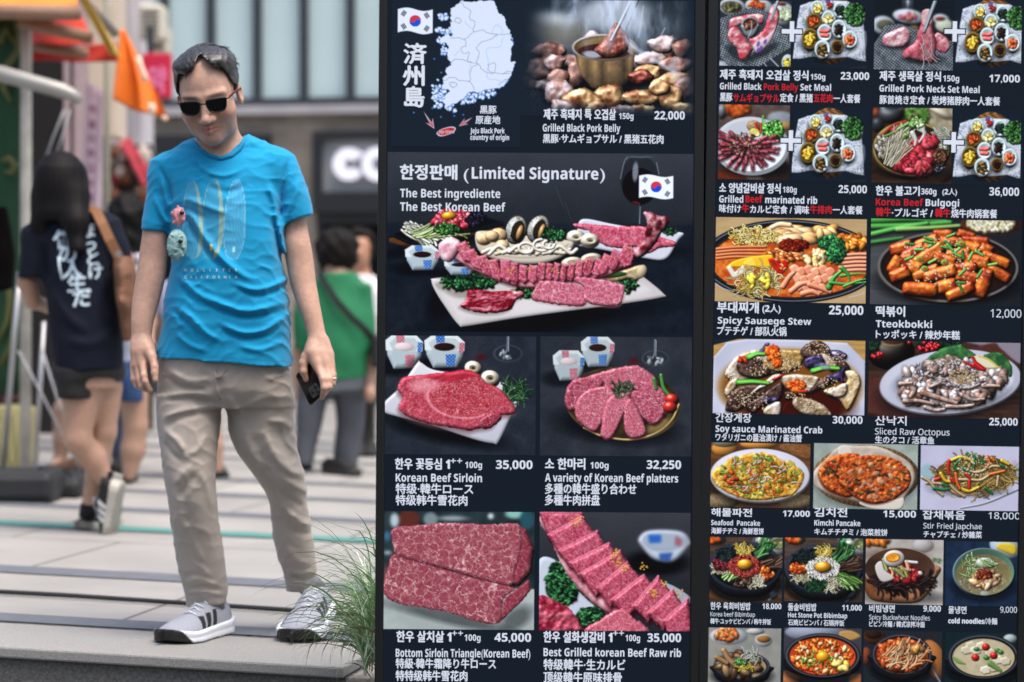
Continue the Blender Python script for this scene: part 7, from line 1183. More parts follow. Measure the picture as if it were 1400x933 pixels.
GL = plain('short elderly woman walking away in a green blouse and grey trousers', Yg, (461, 346), '120e0d', [(372, 440, 486, Yg, .1), (392, 418, 500, Yg, .12), (430, 412, 506, Yg, .15), (480, 410, 508, Yg, .16), (520, 408, 502, Yg, .16)], ('blouse', gm, [[(388, 410, 434, Yg, .07), (430, 402, 430, Yg, .08), (478, 400, 424, Yg, .08)], [(388, 486, 508, Yg, .07), (430, 492, 514, Yg, .08), (478, 496, 515, Yg, .08)]]), [], ('trousers', [[(508, 412, 503, Yg, .15), (535, 410, 503, Yg, .15)], [(525, 408, 452, Yg, .11), (580, 404, 440, Yg, .085), (634, 405, 428, Yg, .07)], [(525, 456, 503, Yg + .05, .11), (580, 460, 498, Yg + .1, .085), (640, 455, 486, Yg + .1, .07)]], mat('grey trouser cloth', '4c5058', .8, var=.1, scale=14)), arms=[[(505, 478, Yg), (508, 505, Yg), (506, 535, Yg - .05)], [(411, 478, Yg), (410, 510, Yg), (412, 540, Yg)]], shoes=[((416, 644, 0), (408, 638, .2), BKS), ((494, 652, 0), (450, 648, .0), BKS)], hair_r=(.118, .12, .12))
def gbag():
    pts = [P(*a) for a in ((436, 372, Yg - .1), (442, 384, Yg - .13), (460, 412, Yg - .172), (480, 434, Yg - .175), (498, 450, Yg - .165), (508, 462, Yg - .1))]; m = MB(); d = Vector((.013, 0, .013))
    for i in range(len(pts) - 1): a, c_ = pts[i], pts[i + 1]; o = Vector((0, .008, 0)); m.hexa([a - d, a + d, a + d + o, a - d + o, c_ - d, c_ + d, c_ + d + o, c_ - d + o])
    B = empty('crossbody_bag', P(509, 470, Yg)); tag(B, 'dark crossbody bag with its strap across the back of the green blouse', 'bag'); m.build('strap', mat('dark green strap', '0c1a18', .7), B)
    m = MB(); c_ = P(516, 478, Yg); m.box(c_ - Vector((.03, .12, .09)), c_ + Vector((.03, .1, .08))); m.build('pouch', mat('black bag cloth', '101214', .7, var=.2), B, bevel=.02)
gbag()
Yw = 14.5
plain('dark haired woman in a white top facing the street beside the green blouse', Yw, (492, 341), '140f0d', [(376, 474, 514, Yw, .1), (400, 470, 520, Yw, .12), (440, 474, 518, Yw, .13), (480, 476, 518, Yw, .13), (505, 476, 518, Yw, .13)], ('white_top', mat('white top cloth', 'c8c8cc', .8, var=.05), [[(385, 468, 486, Yw, .06), (420, 464, 482, Yw, .06)], [(385, 508, 524, Yw, .06), (430, 512, 528, Yw, .06)]]), [], ('dark_trousers', [[(498, 476, 518, Yw, .13), (520, 476, 518, Yw, .13)], [(515, 476, 498, Yw, .1), (570, 482, 500, Yw, .08), (618, 484, 500, Yw, .07)], [(515, 496, 518, Yw, .1), (570, 498, 514, Yw, .08), (618, 500, 514, Yw, .07)]], mat('black trouser cloth', '0e0e10', .8, var=.1)), face=True, skin='a87a62', arms=[[(475, 420, Yw), (474, 450, Yw), (480, 480, Yw - .1)], [(520, 430, Yw), (522, 460, Yw), (516, 490, Yw - .1)]], shoes=[((492, 626, 0), (492, 620, .2), BKS), ((508, 626, 0), (508, 620, .2), BKS)], hair_r=(.1, .105, .12))

Yl = 12.2
plain('passer-by in a pale lavender dress standing behind the man in the blue shirt', Yl, (262, 330), '120f0f', [(372, 236, 288, Yl, .1), (400, 226, 296, Yl, .12), (450, 224, 300, Yl, .14), (520, 222, 300, Yl, .15), (575, 226, 298, Yl, .14)], ('dress', mat('pale lavender cloth', 'a8a8c4', .8, var=.06), [[(385, 222, 244, Yl, .06), (430, 216, 240, Yl, .06)], [(385, 282, 302, Yl, .06), (430, 284, 306, Yl, .06)]]), [[(250, 570, Yl, .06), (250, 610, Yl, .055), (252, 642, Yl, .035)], [(285, 570, Yl, .06), (290, 610, Yl, .055), (296, 642, Yl, .035)]], None, arms=[[(228, 430, Yl), (226, 470, Yl), (232, 500, Yl)]], shoes=[((304, 655, 0), (290, 648, 0), BKS), ((250, 656, 0), (254, 648, .1), BKS)])
# ================================================================== pavement, kerb, street
KA = G(0, 884); KB = G(450, 911); U = Vector((KB.x - KA.x, KB.y - KA.y, 0)).normalized(); Wd = Vector((-U.y, U.x, 0))
def K3(s, t, dz=0.):
    p = KA + U * s + Wd * t; p.z = gz(p.x) + dz; return p
def sheet(name, s0, s1, t0, t1, dz, m, kind='structure', n=1):
    o = mesh(name, [K3(s0, t0, dz), K3(s1, t0, dz), K3(s1, t1, dz), K3(s0, t1, dz)], [(0, 1, 2, 3)], m); o['kind'] = kind; return o
def paving_mat():
    m = bpy.data.materials.new('pale granite paving'); m.use_nodes = True; t = m.node_tree; b = t.nodes['Principled BSDF']; N = t.nodes.new; L = t.links.new
    g = N('ShaderNodeNewGeometry'); mp = N('ShaderNodeMapping'); mp.vector_type = 'TEXTURE'; mp.inputs['Location'].default_value = KA; mp.inputs['Rotation'].default_value = (0, 0, math.atan2(U.y, U.x)); L(g.outputs['Position'], mp.inputs[0])
    br = N('ShaderNodeTexBrick'); br.offset = .37; br.inputs['Scale'].default_value = 1.; br.inputs['Brick Width'].default_value = 1.18; br.inputs['Row Height'].default_value = 1.03; br.inputs['Mortar Size'].default_value = .008; br.inputs['Mortar Smooth'].default_value = .3
    br.inputs['Color1'].default_value = rgb('94918d') + (1,); br.inputs['Color2'].default_value = rgb('9d9a95') + (1,); br.inputs['Mortar'].default_value = rgb('55524c') + (1,); mv = N('ShaderNodeVectorMath'); mv.inputs[1].default_value = (.62, -.51, 0); L(mp.outputs[0], mv.inputs[0]); L(mv.outputs[0], br.inputs['Vector'])
    n1 = N('ShaderNodeTexNoise'); n1.inputs['Scale'].default_value = 1.6; n1.inputs['Detail'].default_value = 6; L(mp.outputs[0], n1.inputs['Vector']); n2 = N('ShaderNodeTexNoise'); n2.inputs['Scale'].default_value = 160; L(mp.outputs[0], n2.inputs['Vector'])
    ml = N('ShaderNodeMapRange'); ml.inputs[1].default_value = .3; ml.inputs[2].default_value = .7; ml.inputs[3].default_value = .80; ml.inputs[4].default_value = 1.1; L(n1.outputs[0], ml.inputs[0]); m2 = N('ShaderNodeMapRange'); m2.inputs[3].default_value = .85; m2.inputs[4].default_value = 1.15; L(n2.outputs[0], m2.inputs[0])
    k = N('ShaderNodeMath'); k.operation = 'MULTIPLY'; L(ml.outputs[0], k.inputs[0]); L(m2.outputs[0], k.inputs[1]); sc = N('ShaderNodeVectorMath'); sc.operation = 'SCALE'; L(br.outputs['Color'], sc.inputs[0]); L(k.outputs[0], sc.inputs[3]); L(sc.outputs[0], b.inputs['Base Color']); b.inputs['Roughness'].default_value = .55
    n3 = N('ShaderNodeTexNoise'); n3.inputs['Scale'].default_value = 3; n3.inputs['Detail'].default_value = 4; mp3 = N('ShaderNodeMapping'); mp3.inputs['Scale'].default_value = (1, 6, 1); L(mp.outputs[0], mp3.inputs[0]); L(mp3.outputs[0], n3.inputs['Vector']); r3 = N('ShaderNodeMapRange'); r3.inputs[1].default_value = .62; r3.inputs[2].default_value = .72; r3.inputs[4].default_value = .35; L(n3.outputs[0], r3.inputs[0])
    mx = N('ShaderNodeMix'); mx.data_type = 'RGBA'; L(r3.outputs[0], mx.inputs[0]); L(sc.outputs[0], mx.inputs[6]); mx.inputs[7].default_value = rgb('5c5956') + (1,); L(mx.outputs[2], b.inputs['Base Color'])
    return m
def granite(name, c, dark=.5, sc=220):
    m = mat(name, c, .75, var=.28, scale=sc, bump=.25, bscale=300); return m
sheet('pavement', -40, 60, .428, 70, 0, paving_mat())
dk = mat('dark granite band', '5f636a', .6, var=.12, scale=18)
for i, (t, wd) in enumerate(((.432, .155), (1.50, .19), (3.72, .15), (4.62, .15), (5.44, .15), (6.88, .15), (7.6, .15), (8.5, .15), (9.4, .15), (10.3, .15), (11.2, .15), (12.1, .15), (13., .15), (13.9, .15))): sheet('paving_band', -40, 60, t, t + wd, .004, dk)
sheet('teal_line', -40, 60, 2.93, 3.09, .006, mat('teal ground paint', '4a827c', .6, var=.12, scale=6))
send = (G(480, 906) - KA).dot(U)
m = MB(); c = [K3(-8, 0, -.032), K3(send, 0, -.032), K3(send, .424, -.032), K3(-8, .424, -.032), K3(-8, 0), K3(send, 0), K3(send, .424), K3(-8, .424)]; m.hexa(c)
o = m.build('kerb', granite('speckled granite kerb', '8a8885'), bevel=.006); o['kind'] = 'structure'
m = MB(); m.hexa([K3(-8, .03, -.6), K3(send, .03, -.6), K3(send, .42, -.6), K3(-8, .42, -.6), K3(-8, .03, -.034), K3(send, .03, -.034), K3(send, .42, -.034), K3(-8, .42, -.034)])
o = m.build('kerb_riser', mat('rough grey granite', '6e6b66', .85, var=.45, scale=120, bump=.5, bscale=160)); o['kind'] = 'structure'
o = mesh('road', [(-40, -10, -.42), (40, -10, -.42), (40, 7.6, -.42), (-40, 7.6, -.42)], [(0, 1, 2, 3)], mat('asphalt', '3c3c3e', .9, var=.25, scale=60, bump=.3, bscale=300)); o['kind'] = 'structure'
m = MB(); pts = [G(x, y) + Vector((0, 0, .012)) for x, y in ((-900, 762), (-40, 811), (0, 814.5), (100, 820), (250, 830), (385, 839), (470, 845), (520, 848))]; m.tube(pts, .0075, 8)
tag(m.build('cable', mat('black cable', '15171a', .6), smooth=True), 'thin black cable lying across the pale paving', 'cable')
# ------------------------------------------------------------------ planting beside the sign
def grass():
    B = empty('planter', P(560, 925, 6.1)); tag(B, 'low stone planter at the end of the kerb beside the menu sign', 'planter')
    m = MB(); a = send + .015; m.hexa([K3(a, -.02, -.5), K3(a + .09, -.02, -.5), K3(a + .09, .40, -.5), K3(a, .40, -.5), K3(a, -.02, -.022), K3(a + .09, -.02, -.022), K3(a + .09, .40, -.022), K3(a, .40, -.022)]); m.build('stone_border', mat('pale rough stone', '8a8178', .9, var=.3, scale=50, bump=.5, bscale=80), B, bevel=.01)
    m = MB(); m.hexa([K3(a + .092, -.34, -.5), K3(a + .8, -.20, -.5), K3(a + .8, .40, -.5), K3(a + .092, .40, -.5), K3(a + .092, -.34, -.11), K3(a + .8, -.20, -.11), K3(a + .8, .40, -.11), K3(a + .092, .40, -.11)]); m.build('soil', mat('dark soil', '2a221c', .95, var=.4, scale=40, bump=.6, bscale=60), B)
    r = np.random.RandomState(11); V = []; Fc = []; C = []
    G_ = [lin(c) for c in ('b6cc9c', '94b47c', 'd4e0be', '7ca468', 'e6eed6', '9cbe88')]
    for i in range(520):
        root = P(497 + r.rand() ** 1.3 * 110, 905 - 60 * r.rand() + 30 * r.rand(), 5.90 + r.rand() * .32); L = .13 + .24 * r.rand(); a = math.pi + (r.rand() - .5) * 2.6 if r.rand() < .8 else r.rand() * 6.28; e = .25 + r.rand() * 1.05
        if i % 31 == 0: L = .36 + .1 * r.rand(); e = .85 + .2 * r.rand()
        d = Vector((math.cos(a), math.sin(a) * .6, 0)); wd = .0018 + .0022 * r.rand(); n = 9; p = Vector(root); th = e * 1.3 + .25; col = G_[r.randint(6)] * (.8 + .5 * r.rand()); dry = r.rand() < .035
        if dry: col = lin('a8804c')
        o = len(V); droop = (1.2 + 1.5 * r.rand())
        for k in range(n + 1):
            t = k / n; w_ = wd * (1 - t ** 3) * (.5 + .5 * min(1, t * 5)); sd_ = Vector((-d.y, d.x, 0)).normalized() * w_ + Vector((0, 0, w_ * .5))
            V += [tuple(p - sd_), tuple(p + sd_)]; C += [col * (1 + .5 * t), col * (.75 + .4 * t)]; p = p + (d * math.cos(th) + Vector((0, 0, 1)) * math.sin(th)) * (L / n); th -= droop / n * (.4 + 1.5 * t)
        Fc += [(o + 2 * k, o + 2 * k + 1, o + 2 * k + 3, o + 2 * k + 2) for k in range(n)]
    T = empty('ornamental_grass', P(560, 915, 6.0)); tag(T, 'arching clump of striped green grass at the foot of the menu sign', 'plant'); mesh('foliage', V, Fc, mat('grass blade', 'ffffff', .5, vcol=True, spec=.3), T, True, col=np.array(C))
grass()
# ================================================================== building across the street
B0 = G(400, 548); Wn = Vector((U.y, -U.x, 0))
def FP(px, py, off=0.):
    d = ray(px, py); o = Vector((0, 0, HC)); p0 = B0 + Wn * off; t = (p0 - o).dot(Wn) / d.dot(Wn); return o + d * t
def fsz(px, py, off=0.): p = FP(px, py, off); return (p - B0).dot(U), p.z
def fw(s, z, off=0.): return B0 + U * s + Wn * off + Vector((0, 0, z - B0.z))
def fbox(m, s0, z0, s1, z1, o0, o1, mi=0): m.hexa([fw(s0, z0, o1), fw(s1, z0, o1), fw(s1, z0, o0), fw(s0, z0, o0), fw(s0, z1, o1), fw(s1, z1, o1), fw(s1, z1, o0), fw(s0, z1, o0)], mi)
def fpx(m, x0, y0, x1, y1, o0, o1, mi=0):
    s0, z1 = fsz((x0), y0); s1, z0 = fsz(x1, y1); fbox(m, s0, z0, s1, z1, o0, o1, mi)
def brickmat():
    m = bpy.data.materials.new('grey brown brick'); m.use_nodes = True; t = m.node_tree; b = t.nodes['Principled BSDF']; N = t.nodes.new; L = t.links.new
    g = N('ShaderNodeNewGeometry'); d = N('ShaderNodeVectorMath'); d.operation = 'DOT_PRODUCT'; d.inputs[1].default_value = U; L(g.outputs['Position'], d.inputs[0]); sp = N('ShaderNodeSeparateXYZ'); L(g.outputs['Position'], sp.inputs[0]); cb = N('ShaderNodeCombineXYZ'); L(d.outputs['Value'], cb.inputs[0]); L(sp.outputs[2], cb.inputs[1])
    br = N('ShaderNodeTexBrick'); br.inputs['Scale'].default_value = 1; br.inputs['Brick Width'].default_value = .24; br.inputs['Row Height'].default_value = .075; br.inputs['Mortar Size'].default_value = .008; br.inputs['Color1'].default_value = rgb('9a8e82') + (1,); br.inputs['Color2'].default_value = rgb('82786e') + (1,); br.inputs['Mortar'].default_value = rgb('868079') + (1,); L(cb.outputs[0], br.inputs['Vector'])
    n = N('ShaderNodeTexNoise'); n.inputs['Scale'].default_value = 2.5; n.inputs['Detail'].default_value = 6; L(cb.outputs[0], n.inputs['Vector']); r = N('ShaderNodeMapRange'); r.inputs[3].default_value = .7; r.inputs[4].default_value = 1.35; L(n.outputs[0], r.inputs[0]); s = N('ShaderNodeVectorMath'); s.operation = 'SCALE'; L(br.outputs[0], s.inputs[0]); L(r.outputs[0], s.inputs[3]); L(s.outputs[0], b.inputs['Base Color']); b.inputs['Roughness'].default_value = .9
    return m
BT = empty('brick_building', B0); tag(BT, 'brick shop building across the street with a row of tall upper windows', 'building')
bm_ = brickmat(); dkm = mat('dark window metal', '2a3138', .5); zl = fsz(400, 157)[1]; z_sh = fsz(440, 290)[1]
m = MB()
s_l, s_c0, s_c1 = fsz(196, 300)[0], fsz(372, 300)[0], fsz(432, 300)[0]
fbox(m, s_l - 1, z_sh, s_c1 + 9, zl, -.6, 0); fbox(m, s_c0, -.2, s_c1, z_sh + .01, -.6, -.01); fbox(m, s_c1 + 5, -.2, s_c1 + 9, z_sh + .01, -.6, -.01); fbox(m, s_l - 1, -.2, s_l, z_sh + .01, -.6, -.01); fbox(m, s_l - 1, zl + .2, s_c1 + 9, zl + .25, -.6, -.12)
m.build('wall', bm_, BT)
m = MB(); fbox(m, s_l - 1, zl, s_c1 + 9, fsz(400, 145)[1], -.6, .10); m.build('ledge', mat('pale concrete ledge', 'a09ea3', .8, var=.1, scale=5), BT)
z0w = fsz(400, 145)[1] + .002
for i in range(-1, 9):
    x = 222 + 63.5 * i; s0 = fsz(x, 100, -.1)[0]; s1 = fsz(x + 63.5, 100, -.1)[0]
    f = MB(); fbox(f, s0 + .002, z0w, s0 + .066, z0w + 3.2, -.16, -.02); fbox(f, s0 + .066, z0w, s1, z0w + .07, -.16, -.03); fbox(f, s0 + .066, z0w + 3.1, s1, z0w + 3.2, -.16, -.03); fr = f.build('window', dkm, BT)
    f = MB(); fbox(f, s0 + .066, z0w + .07, s1, z0w + 3.1, -.12, -.10); f.build('pane', mat('pale frosted window glass', 'bcd2d6', .2, var=.05, scale=.8, spec=.6), fr)
m = MB(); fbox(m, s_l - 1, z0w + 3.2, s_c1 + 9, z0w + 4.6, -.6, .02); m.build('upper_wall', mat('pale upper wall', 'b0b0ae', .85, var=.06), BT)
# ground floor: shopfronts between the piers
gl = mat('dark shop glass', '15181a', .12, spec=.6); 
for (a, b_) in ((s_l, s_c0), (s_c1, s_c1 + 5)):
    f = MB(); fbox(f, a, -.2, b_, .45, -.3, -.06); n = 4
    for k in range(n + 1): c = a + (b_ - a) * k / n; fbox(f, c - .04, .45, c + .04, z_sh, -.3, -.06)
    fbox(f, a, z_sh - .1, b_, z_sh, -.31, -.05); sf = f.build('shopfront', dkm, BT); f = MB(); fbox(f, a, .45, b_, z_sh - .1, -.2, -.18); f.build('pane', gl, sf)
f = MB(); fbox(f, s_l, -.3, s_c1 + 5, z_sh, -2.4, -2.3); f.build('shop_interior', mat('dim brown shop interior', '3a322c', .8, var=.4, scale=2), BT)
# sign over the cafe door
SG = empty('shop_sign', FP(500, 240)); tag(SG, 'black framed grey shop sign with big white letters over the cafe window', 'sign')
m = MB(); x0, x1 = fsz(434, 240)[0], fsz(434, 240)[0] + 3.0; zt, zb, it, ib = fsz(440, 181)[1], fsz(440, 291)[1], fsz(440, 193)[1], fsz(440, 264)[1]; xi = fsz(445.5, 240)[0]
fbox(m, x0, it, x1, zt, .0, .16); fbox(m, x0, zb, x1, ib, .0, .16); fbox(m, x0, ib, xi, it, .0, .16); fbox(m, x1 - .1, ib, x1, it, 0, .16); m.build('frame', mat('black sign frame', '15191f', .5), SG)
m = MB(); fbox(m, xi, ib, x1 - .1, it, .0, .09); m.build('panel', mat('grey sign panel', '8d9296', .6, var=.04, scale=2), SG)
wl = mat('white lit letter', 'f4f4ff', .5, emit=.05)
def ring(cx, cy, r, rin, a0, a1):
    n = 40; V = []; sc, zc = fsz(cx, cy); k = fsz(cx + 1, cy)[0] - sc
    for o in (.18, .10):
        for q in (r, rin): V += [fw(sc + q * k * math.cos(a0 + (a1 - a0) * i / n), zc + q * k * math.sin(a0 + (a1 - a0) * i / n), o) for i in range(n + 1)]
    m_ = n + 1; Fc = []
    for i in range(n): a, b, c, d = i, i + m_, i + 2 * m_, i + 3 * m_; Fc += [(a, a + 1, b + 1, b), (c, d, d + 1, c + 1), (a, c, c + 1, a + 1), (b, b + 1, d + 1, d)]
    if a1 - a0 < 6.2: Fc += [(0, m_, 3 * m_, 2 * m_), (n, n + 2 * m_, n + 3 * m_, n + m_)]
    mesh('letter', V, Fc, wl, SG)
ring(484, 226, 21.5, 6.5, .62, 6.2832 - .62); ring(524, 226, 22.5, 9, 0, 6.2832)
fx = MB(); s0, z0 = fsz(205, 212); s1, z1 = fsz(372, 184); fbox(fx, s0, z0, s1, z1, .0, .14); tag(fx.build('shop_sign', mat('black sign board', '14171c', .5), bevel=.01), 'plain black signboard on the brick wall left of the brick pier', 'sign')
# ================================================================== market row at the left
def bar(px0, py0, Y0, px1, py1, Y1, r): return [P(px0, py0, Y0), P(px1, py1, Y1)], r
def quad(name, pts, Y, th, mt, parent=None, wav=0, seed=0, n=14):
    """hanging cloth: an outline of photograph points at its own depth, given folds and thickness"""
    q = [P(x, y, Y + (d if len(pts[0]) > 2 else 0)) for x, y, *dd in pts for d in [dd[0] if dd else 0]]; a, b_, c_, e = q; V = []; r = np.random.RandomState(seed)
    for lay in (0, 1):
        for i in range(n + 1):
            for j in range(n + 1):
                u, v_ = i / n, j / n; p = a * (1 - u) * (1 - v_) + b_ * u * (1 - v_) + c_ * u * v_ + e * (1 - u) * v_; V.append(p + Vector((0, lay * th + wav * math.sin(u * 11 + v_ * 3 + seed) * (.3 + v_), .3 * wav * math.sin(u * 7 + seed) * v_)))
    k = n + 1; Fc = []
    for i in range(n):
        for j in range(n): f = (i * k + j, i * k + j + 1, (i + 1) * k + j + 1, (i + 1) * k + j); Fc += [f, tuple(x + k * k for x in f[::-1])]
    bd = [i * k for i in range(k)] + [n * k + j for j in range(1, k)] + [i * k + n for i in range(n - 1, -1, -1)] + [j for j in range(n - 1, 0, -1)]
    Fc += [(bd[i], bd[(i + 1) % len(bd)], bd[(i + 1) % len(bd)] + k * k, bd[i] + k * k) for i in range(len(bd))]
    return mesh(name, V, Fc, mt, parent, True)
# rear buildings that close the street
m = MB(); m.box((-16, 24, -1), (P(205, 0, 24).x, 30, 9)); LB = m.build('pale_building', mat('pale plaster wall', 'b2aca6', .9, var=.06, scale=1.5)); tag(LB, 'pale plastered building at the left behind the market stalls', 'building')
LS = empty('market_shop', P(60, 560, 14)); tag(LS, 'dim open-fronted market shop between pink columns behind the stall', 'shop')
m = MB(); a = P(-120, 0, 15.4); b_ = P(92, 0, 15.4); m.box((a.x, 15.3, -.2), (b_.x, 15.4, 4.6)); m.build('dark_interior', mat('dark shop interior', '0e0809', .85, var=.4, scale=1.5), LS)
for x0, x1 in ((90, 99), (103, 113)):
    m = MB(); a = P(x0, 0, 13.9); b_ = P(x1, 0, 13.9); m.box((a.x, 13.8, -.1), (b_.x, 14.1, 4.6)); m.build('column', mat('pinkish column paint', '9c888a', .7, var=.12, scale=3), LS, bevel=.01)
m = MB(); a = P(113, 0, 14.2); b_ = P(158, 0, 14.2); m.box((a.x, 14.2, 1.9), (b_.x, 14.6, 4.6)); m.build('cream_fascia', mat('cream fascia board', 'c7b8a6', .8, var=.05), LS)
m = MB(); a = P(152, 0, 17); b_ = P(192, 0, 17); zz = P(0, 204, 17).z; m.box((a.x, 17, zz), (b_.x, 17.6, 6)); WL = m.build('white_wall', mat('white shop wall', 'c4bfc4', .8, var=.04, scale=1), LS)
m = MB(); a = P(174, 0, 16.9); m.tube([Vector((a.x, 16.97, zz)), Vector((a.x, 16.97, 5))], .02, 8); m.build('drain_pipe', mat('pale pipe', 'a8a4a8', .6), LS)
for k, (x0, y0, x1, y1, lab) in enumerate(((189, 6, 223, 54, 'upper cream air conditioner box on the white wall above the red sign'), (200, 34, 228, 72, 'lower cream air conditioner box just above the red sign'))):
    Yc = 16.4 + .3 * k; m = MB(); a = P(x0, y0, Yc); b_ = P(x1, y1, Yc); m.box((a.x, Yc, b_.z), (b_.x, Yc + .28, a.z)); T = empty('air_conditioner', (a.x, Yc, b_.z)); tag(T, lab, 'air conditioner', 'air conditioner boxes above the red sign'); m.build('case', mat('cream metal case', 'c9c4b4', .6, var=.05), T, bevel=.02); m = MB()
    for j in range(6): z = b_.z + (a.z - b_.z) * (.15 + .13 * j); m.box((a.x + .03, Yc - .012, z), (b_.x - .03, Yc - .002, z + .012))
    m.build('grille', mat('grey grille', '8d8a82', .6), T)
Yr = 16.0; RS = empty('red_sign', P(214, 104, Yr)); tag(RS, 'square red sign with a pink character beside the orange flag', 'sign')
m = MB(); a = P(194, 73, Yr); b_ = P(233, 134, Yr); m.box((a.x, Yr, b_.z), (b_.x, Yr + .1, a.z)); m.build('board', mat('red sign board', 'c4143c', .5, var=.05), RS, bevel=.01); m = MB(); c_ = P(204, 66, Yr); m.box((c_.x - .02, Yr + .03, a.z), (c_.x + .02, Yr + .07, a.z + .18)); m.build('bracket', dkm, RS)
gv, gf = glyphs('약', .03); a2, b2 = gv.min(0), gv.max(0); p0, p1 = P(202, 128, Yr), P(228, 90, Yr); mesh('character', [(p0.x + (p1.x - p0.x) * (g[0] - a2[0]) / (b2[0] - a2[0]), Yr - .006, p0.z + (p1.z - p0.z) * (g[1] - a2[1]) / (b2[1] - a2[1])) for g in gv], gf, mat('pink sign letter', 'e87aa8', .6), RS)
# red awning and the goods under it
AW = empty('awning', P(175, 215, 15.5)); tag(AW, 'dark red shop awning over the goods display', 'awning'); quad('canopy', [(150, 176, .6), (176, 186, .6), (214, 250, -.4), (196, 258, -.4)], 15.5, .03, mat('dark red awning cloth', '8c1c2c', .8, var=.2, scale=4), AW, .03)
RK = empty('display_rack', P(176, 290, 15.8)); tag(RK, 'brown goods rack hung with small items under the red awning', 'rack'); m = MB(); a = P(150, 0, 15.9); b_ = P(205, 0, 15.9); m.box((a.x, 15.95, 0), (b_.x, 16.0, 1.95)); m.build('back_board', mat('dark brown board', '2c1e18', .8, var=.3, scale=6), RK); r = np.random.RandomState(5)
for i in range(34):
    x = 153 + 50 * r.rand(); y = 195 + 190 * r.rand(); p = P(x, y, 15.85); k = ('6e3c22', '1a1412', 'a89c94', '8c5030', '3a2018', 'c0b4ac', '70201c', '4a3a30')[r.randint(8)]; v = Vol(p - Vector((.12, .1, .14)), p + Vector((.12, .1, .14)), .016); v.ell(tuple(p), (.04 + .03 * r.rand(), .04, .04 + .05 * r.rand()), None, .01); v.cap(tuple(p), tuple(p + Vector((0, 0, .09))), .02, .012, .02); V, Q = v.surf(1); mesh('goods', V, Q, mat('goods ' + k, k, .6), RK, True)
# market stall: frame, canopy, cloth, weights
ST = empty('market_stall', P(30, 690, 11)); tag(ST, 'market stall with orange and red canopy, green side cloth and a pale metal frame', 'market stall')
am = mat('pale metal frame', '96948f', .45, var=.08, scale=6, metal=.2); sv = mat('silver pole', '9a9a9c', .35, metal=.6)
m = MB(); m.tube([P(-60, 84, 11.), P(84, 124, 11.), P(99, 130, 11.), P(110, 138, 11.)], [.036, .036, .03, .022], 10); m.build('awning_arm', am, ST, True)
m = MB(); m.tube([P(36, -40, 11.6), P(35, 640, 11.6)], .027, 10); m.build('post', mat('chalky white post', 'b4b0a6', .7, var=.25, scale=10), ST, True)
m = MB(); m.tube([P(147, -40, 12.6), P(146, 330, 12.6), P(145, 645, 12.6)], .017, 10); m.build('post', mat('grey green post', '7c7a6c', .6, var=.15), ST, True)
gmt = mat('dark green stall cloth', '063a1c', .7, var=.15, scale=5); gc = quad('side_cloth', [(-60, 26), (27, 26), (27, 536), (-60, 536)], 11.7, .01, gmt, ST, .02); gd = mat('gold printed motif', '565a2a', .6)
for pts in ([(22, 26), (24, 70), (10, 90), (4, 120), (14, 140)], [(2, 220), (12, 216), (20, 226), (16, 238), (6, 234)], [(-4, 470), (10, 440), (14, 410), (10, 380)], [(0, 500), (16, 470), (22, 430)], [(20, 60), (8, 40), (0, 60)]):
    m = MB(); m.tube([P(x, y, 11.665) for x, y in pts], [.01, .016, .02, .016, .008][:len(pts)], 6); m.build('gold_motif', gd, gc, True)
om = mat('orange canopy cloth', 'd07a1c', .7, var=.12, scale=4); rm = mat('red canopy cloth', 'c0341c', .7, var=.12, scale=4); bw = mat('brown wooden beam', '8a6a56', .7, var=.15, scale=6)
quad('canopy', [(-60, -60, 1.2), (104, -60, 1.2), (104, 9, 0), (-60, 9, 0)], 11.2, .02, om, ST, .02); quad('red_canopy', [(38, 36, .5), (112, 22, .5), (128, 60, -.2), (40, 62, .1)], 11.9, .02, rm, ST, .02); quad('red_valance', [(42, 72, 0), (158, 58, 0), (160, 84, 0), (42, 84, 0)], 12.4, .02, mat('deep red valance cloth', 'b02a1a', .7, var=.15), ST, .015)
for a in ((-40, 16, 11.1, 110, 18, 11.1, .034), (26, 30, 11.5, 126, 52, 11.5, .03), (44, 62, 12.2, 120, 74, 12.2, .028)):
    m = MB(); m.tube([P(*a[:3]), P(*a[3:6])], a[6], 8); m.build('beam', bw, ST, True)
m = MB(); m.tube([P(108, -10, 11.2), P(157, 46, 11.6)], .022, 8); m.build('edge_pole', mat('grey edge pole', '8a8278', .6), ST, True)
quad('yellow_flap', [(104, -6, -.2), (118, -6, -.2), (163, 76, .2), (152, 78, .2)], 11.35, .008, mat('yellow flap cloth', 'c9a548', .7, var=.12, scale=6), ST, .02)
m = MB(); m.tube([P(27, 372, 10.9), P(18, 476, 10.9), P(4, 646, 10.9)], .0125, 8); m.build('leaning_pole', sv, ST, True); m = MB(); m.tube([P(60, 440, 11.3), P(47, 655, 11.3)], .0115, 8); m.build('leaning_pole', sv, ST, True)
for p in ([(25, 480), (60, 545), (112, 648)], [(58, 480), (78, 545), (100, 600)], [(88, 150), (72, 190), (58, 230)], [(96, 150), (84, 190), (76, 214)]):
    m = MB(); m.tube([P(x, y, 11.1) for x, y in p], .006, 6); m.build('guy_wire', mat('grey wire', '8e8e90', .5), ST, True)
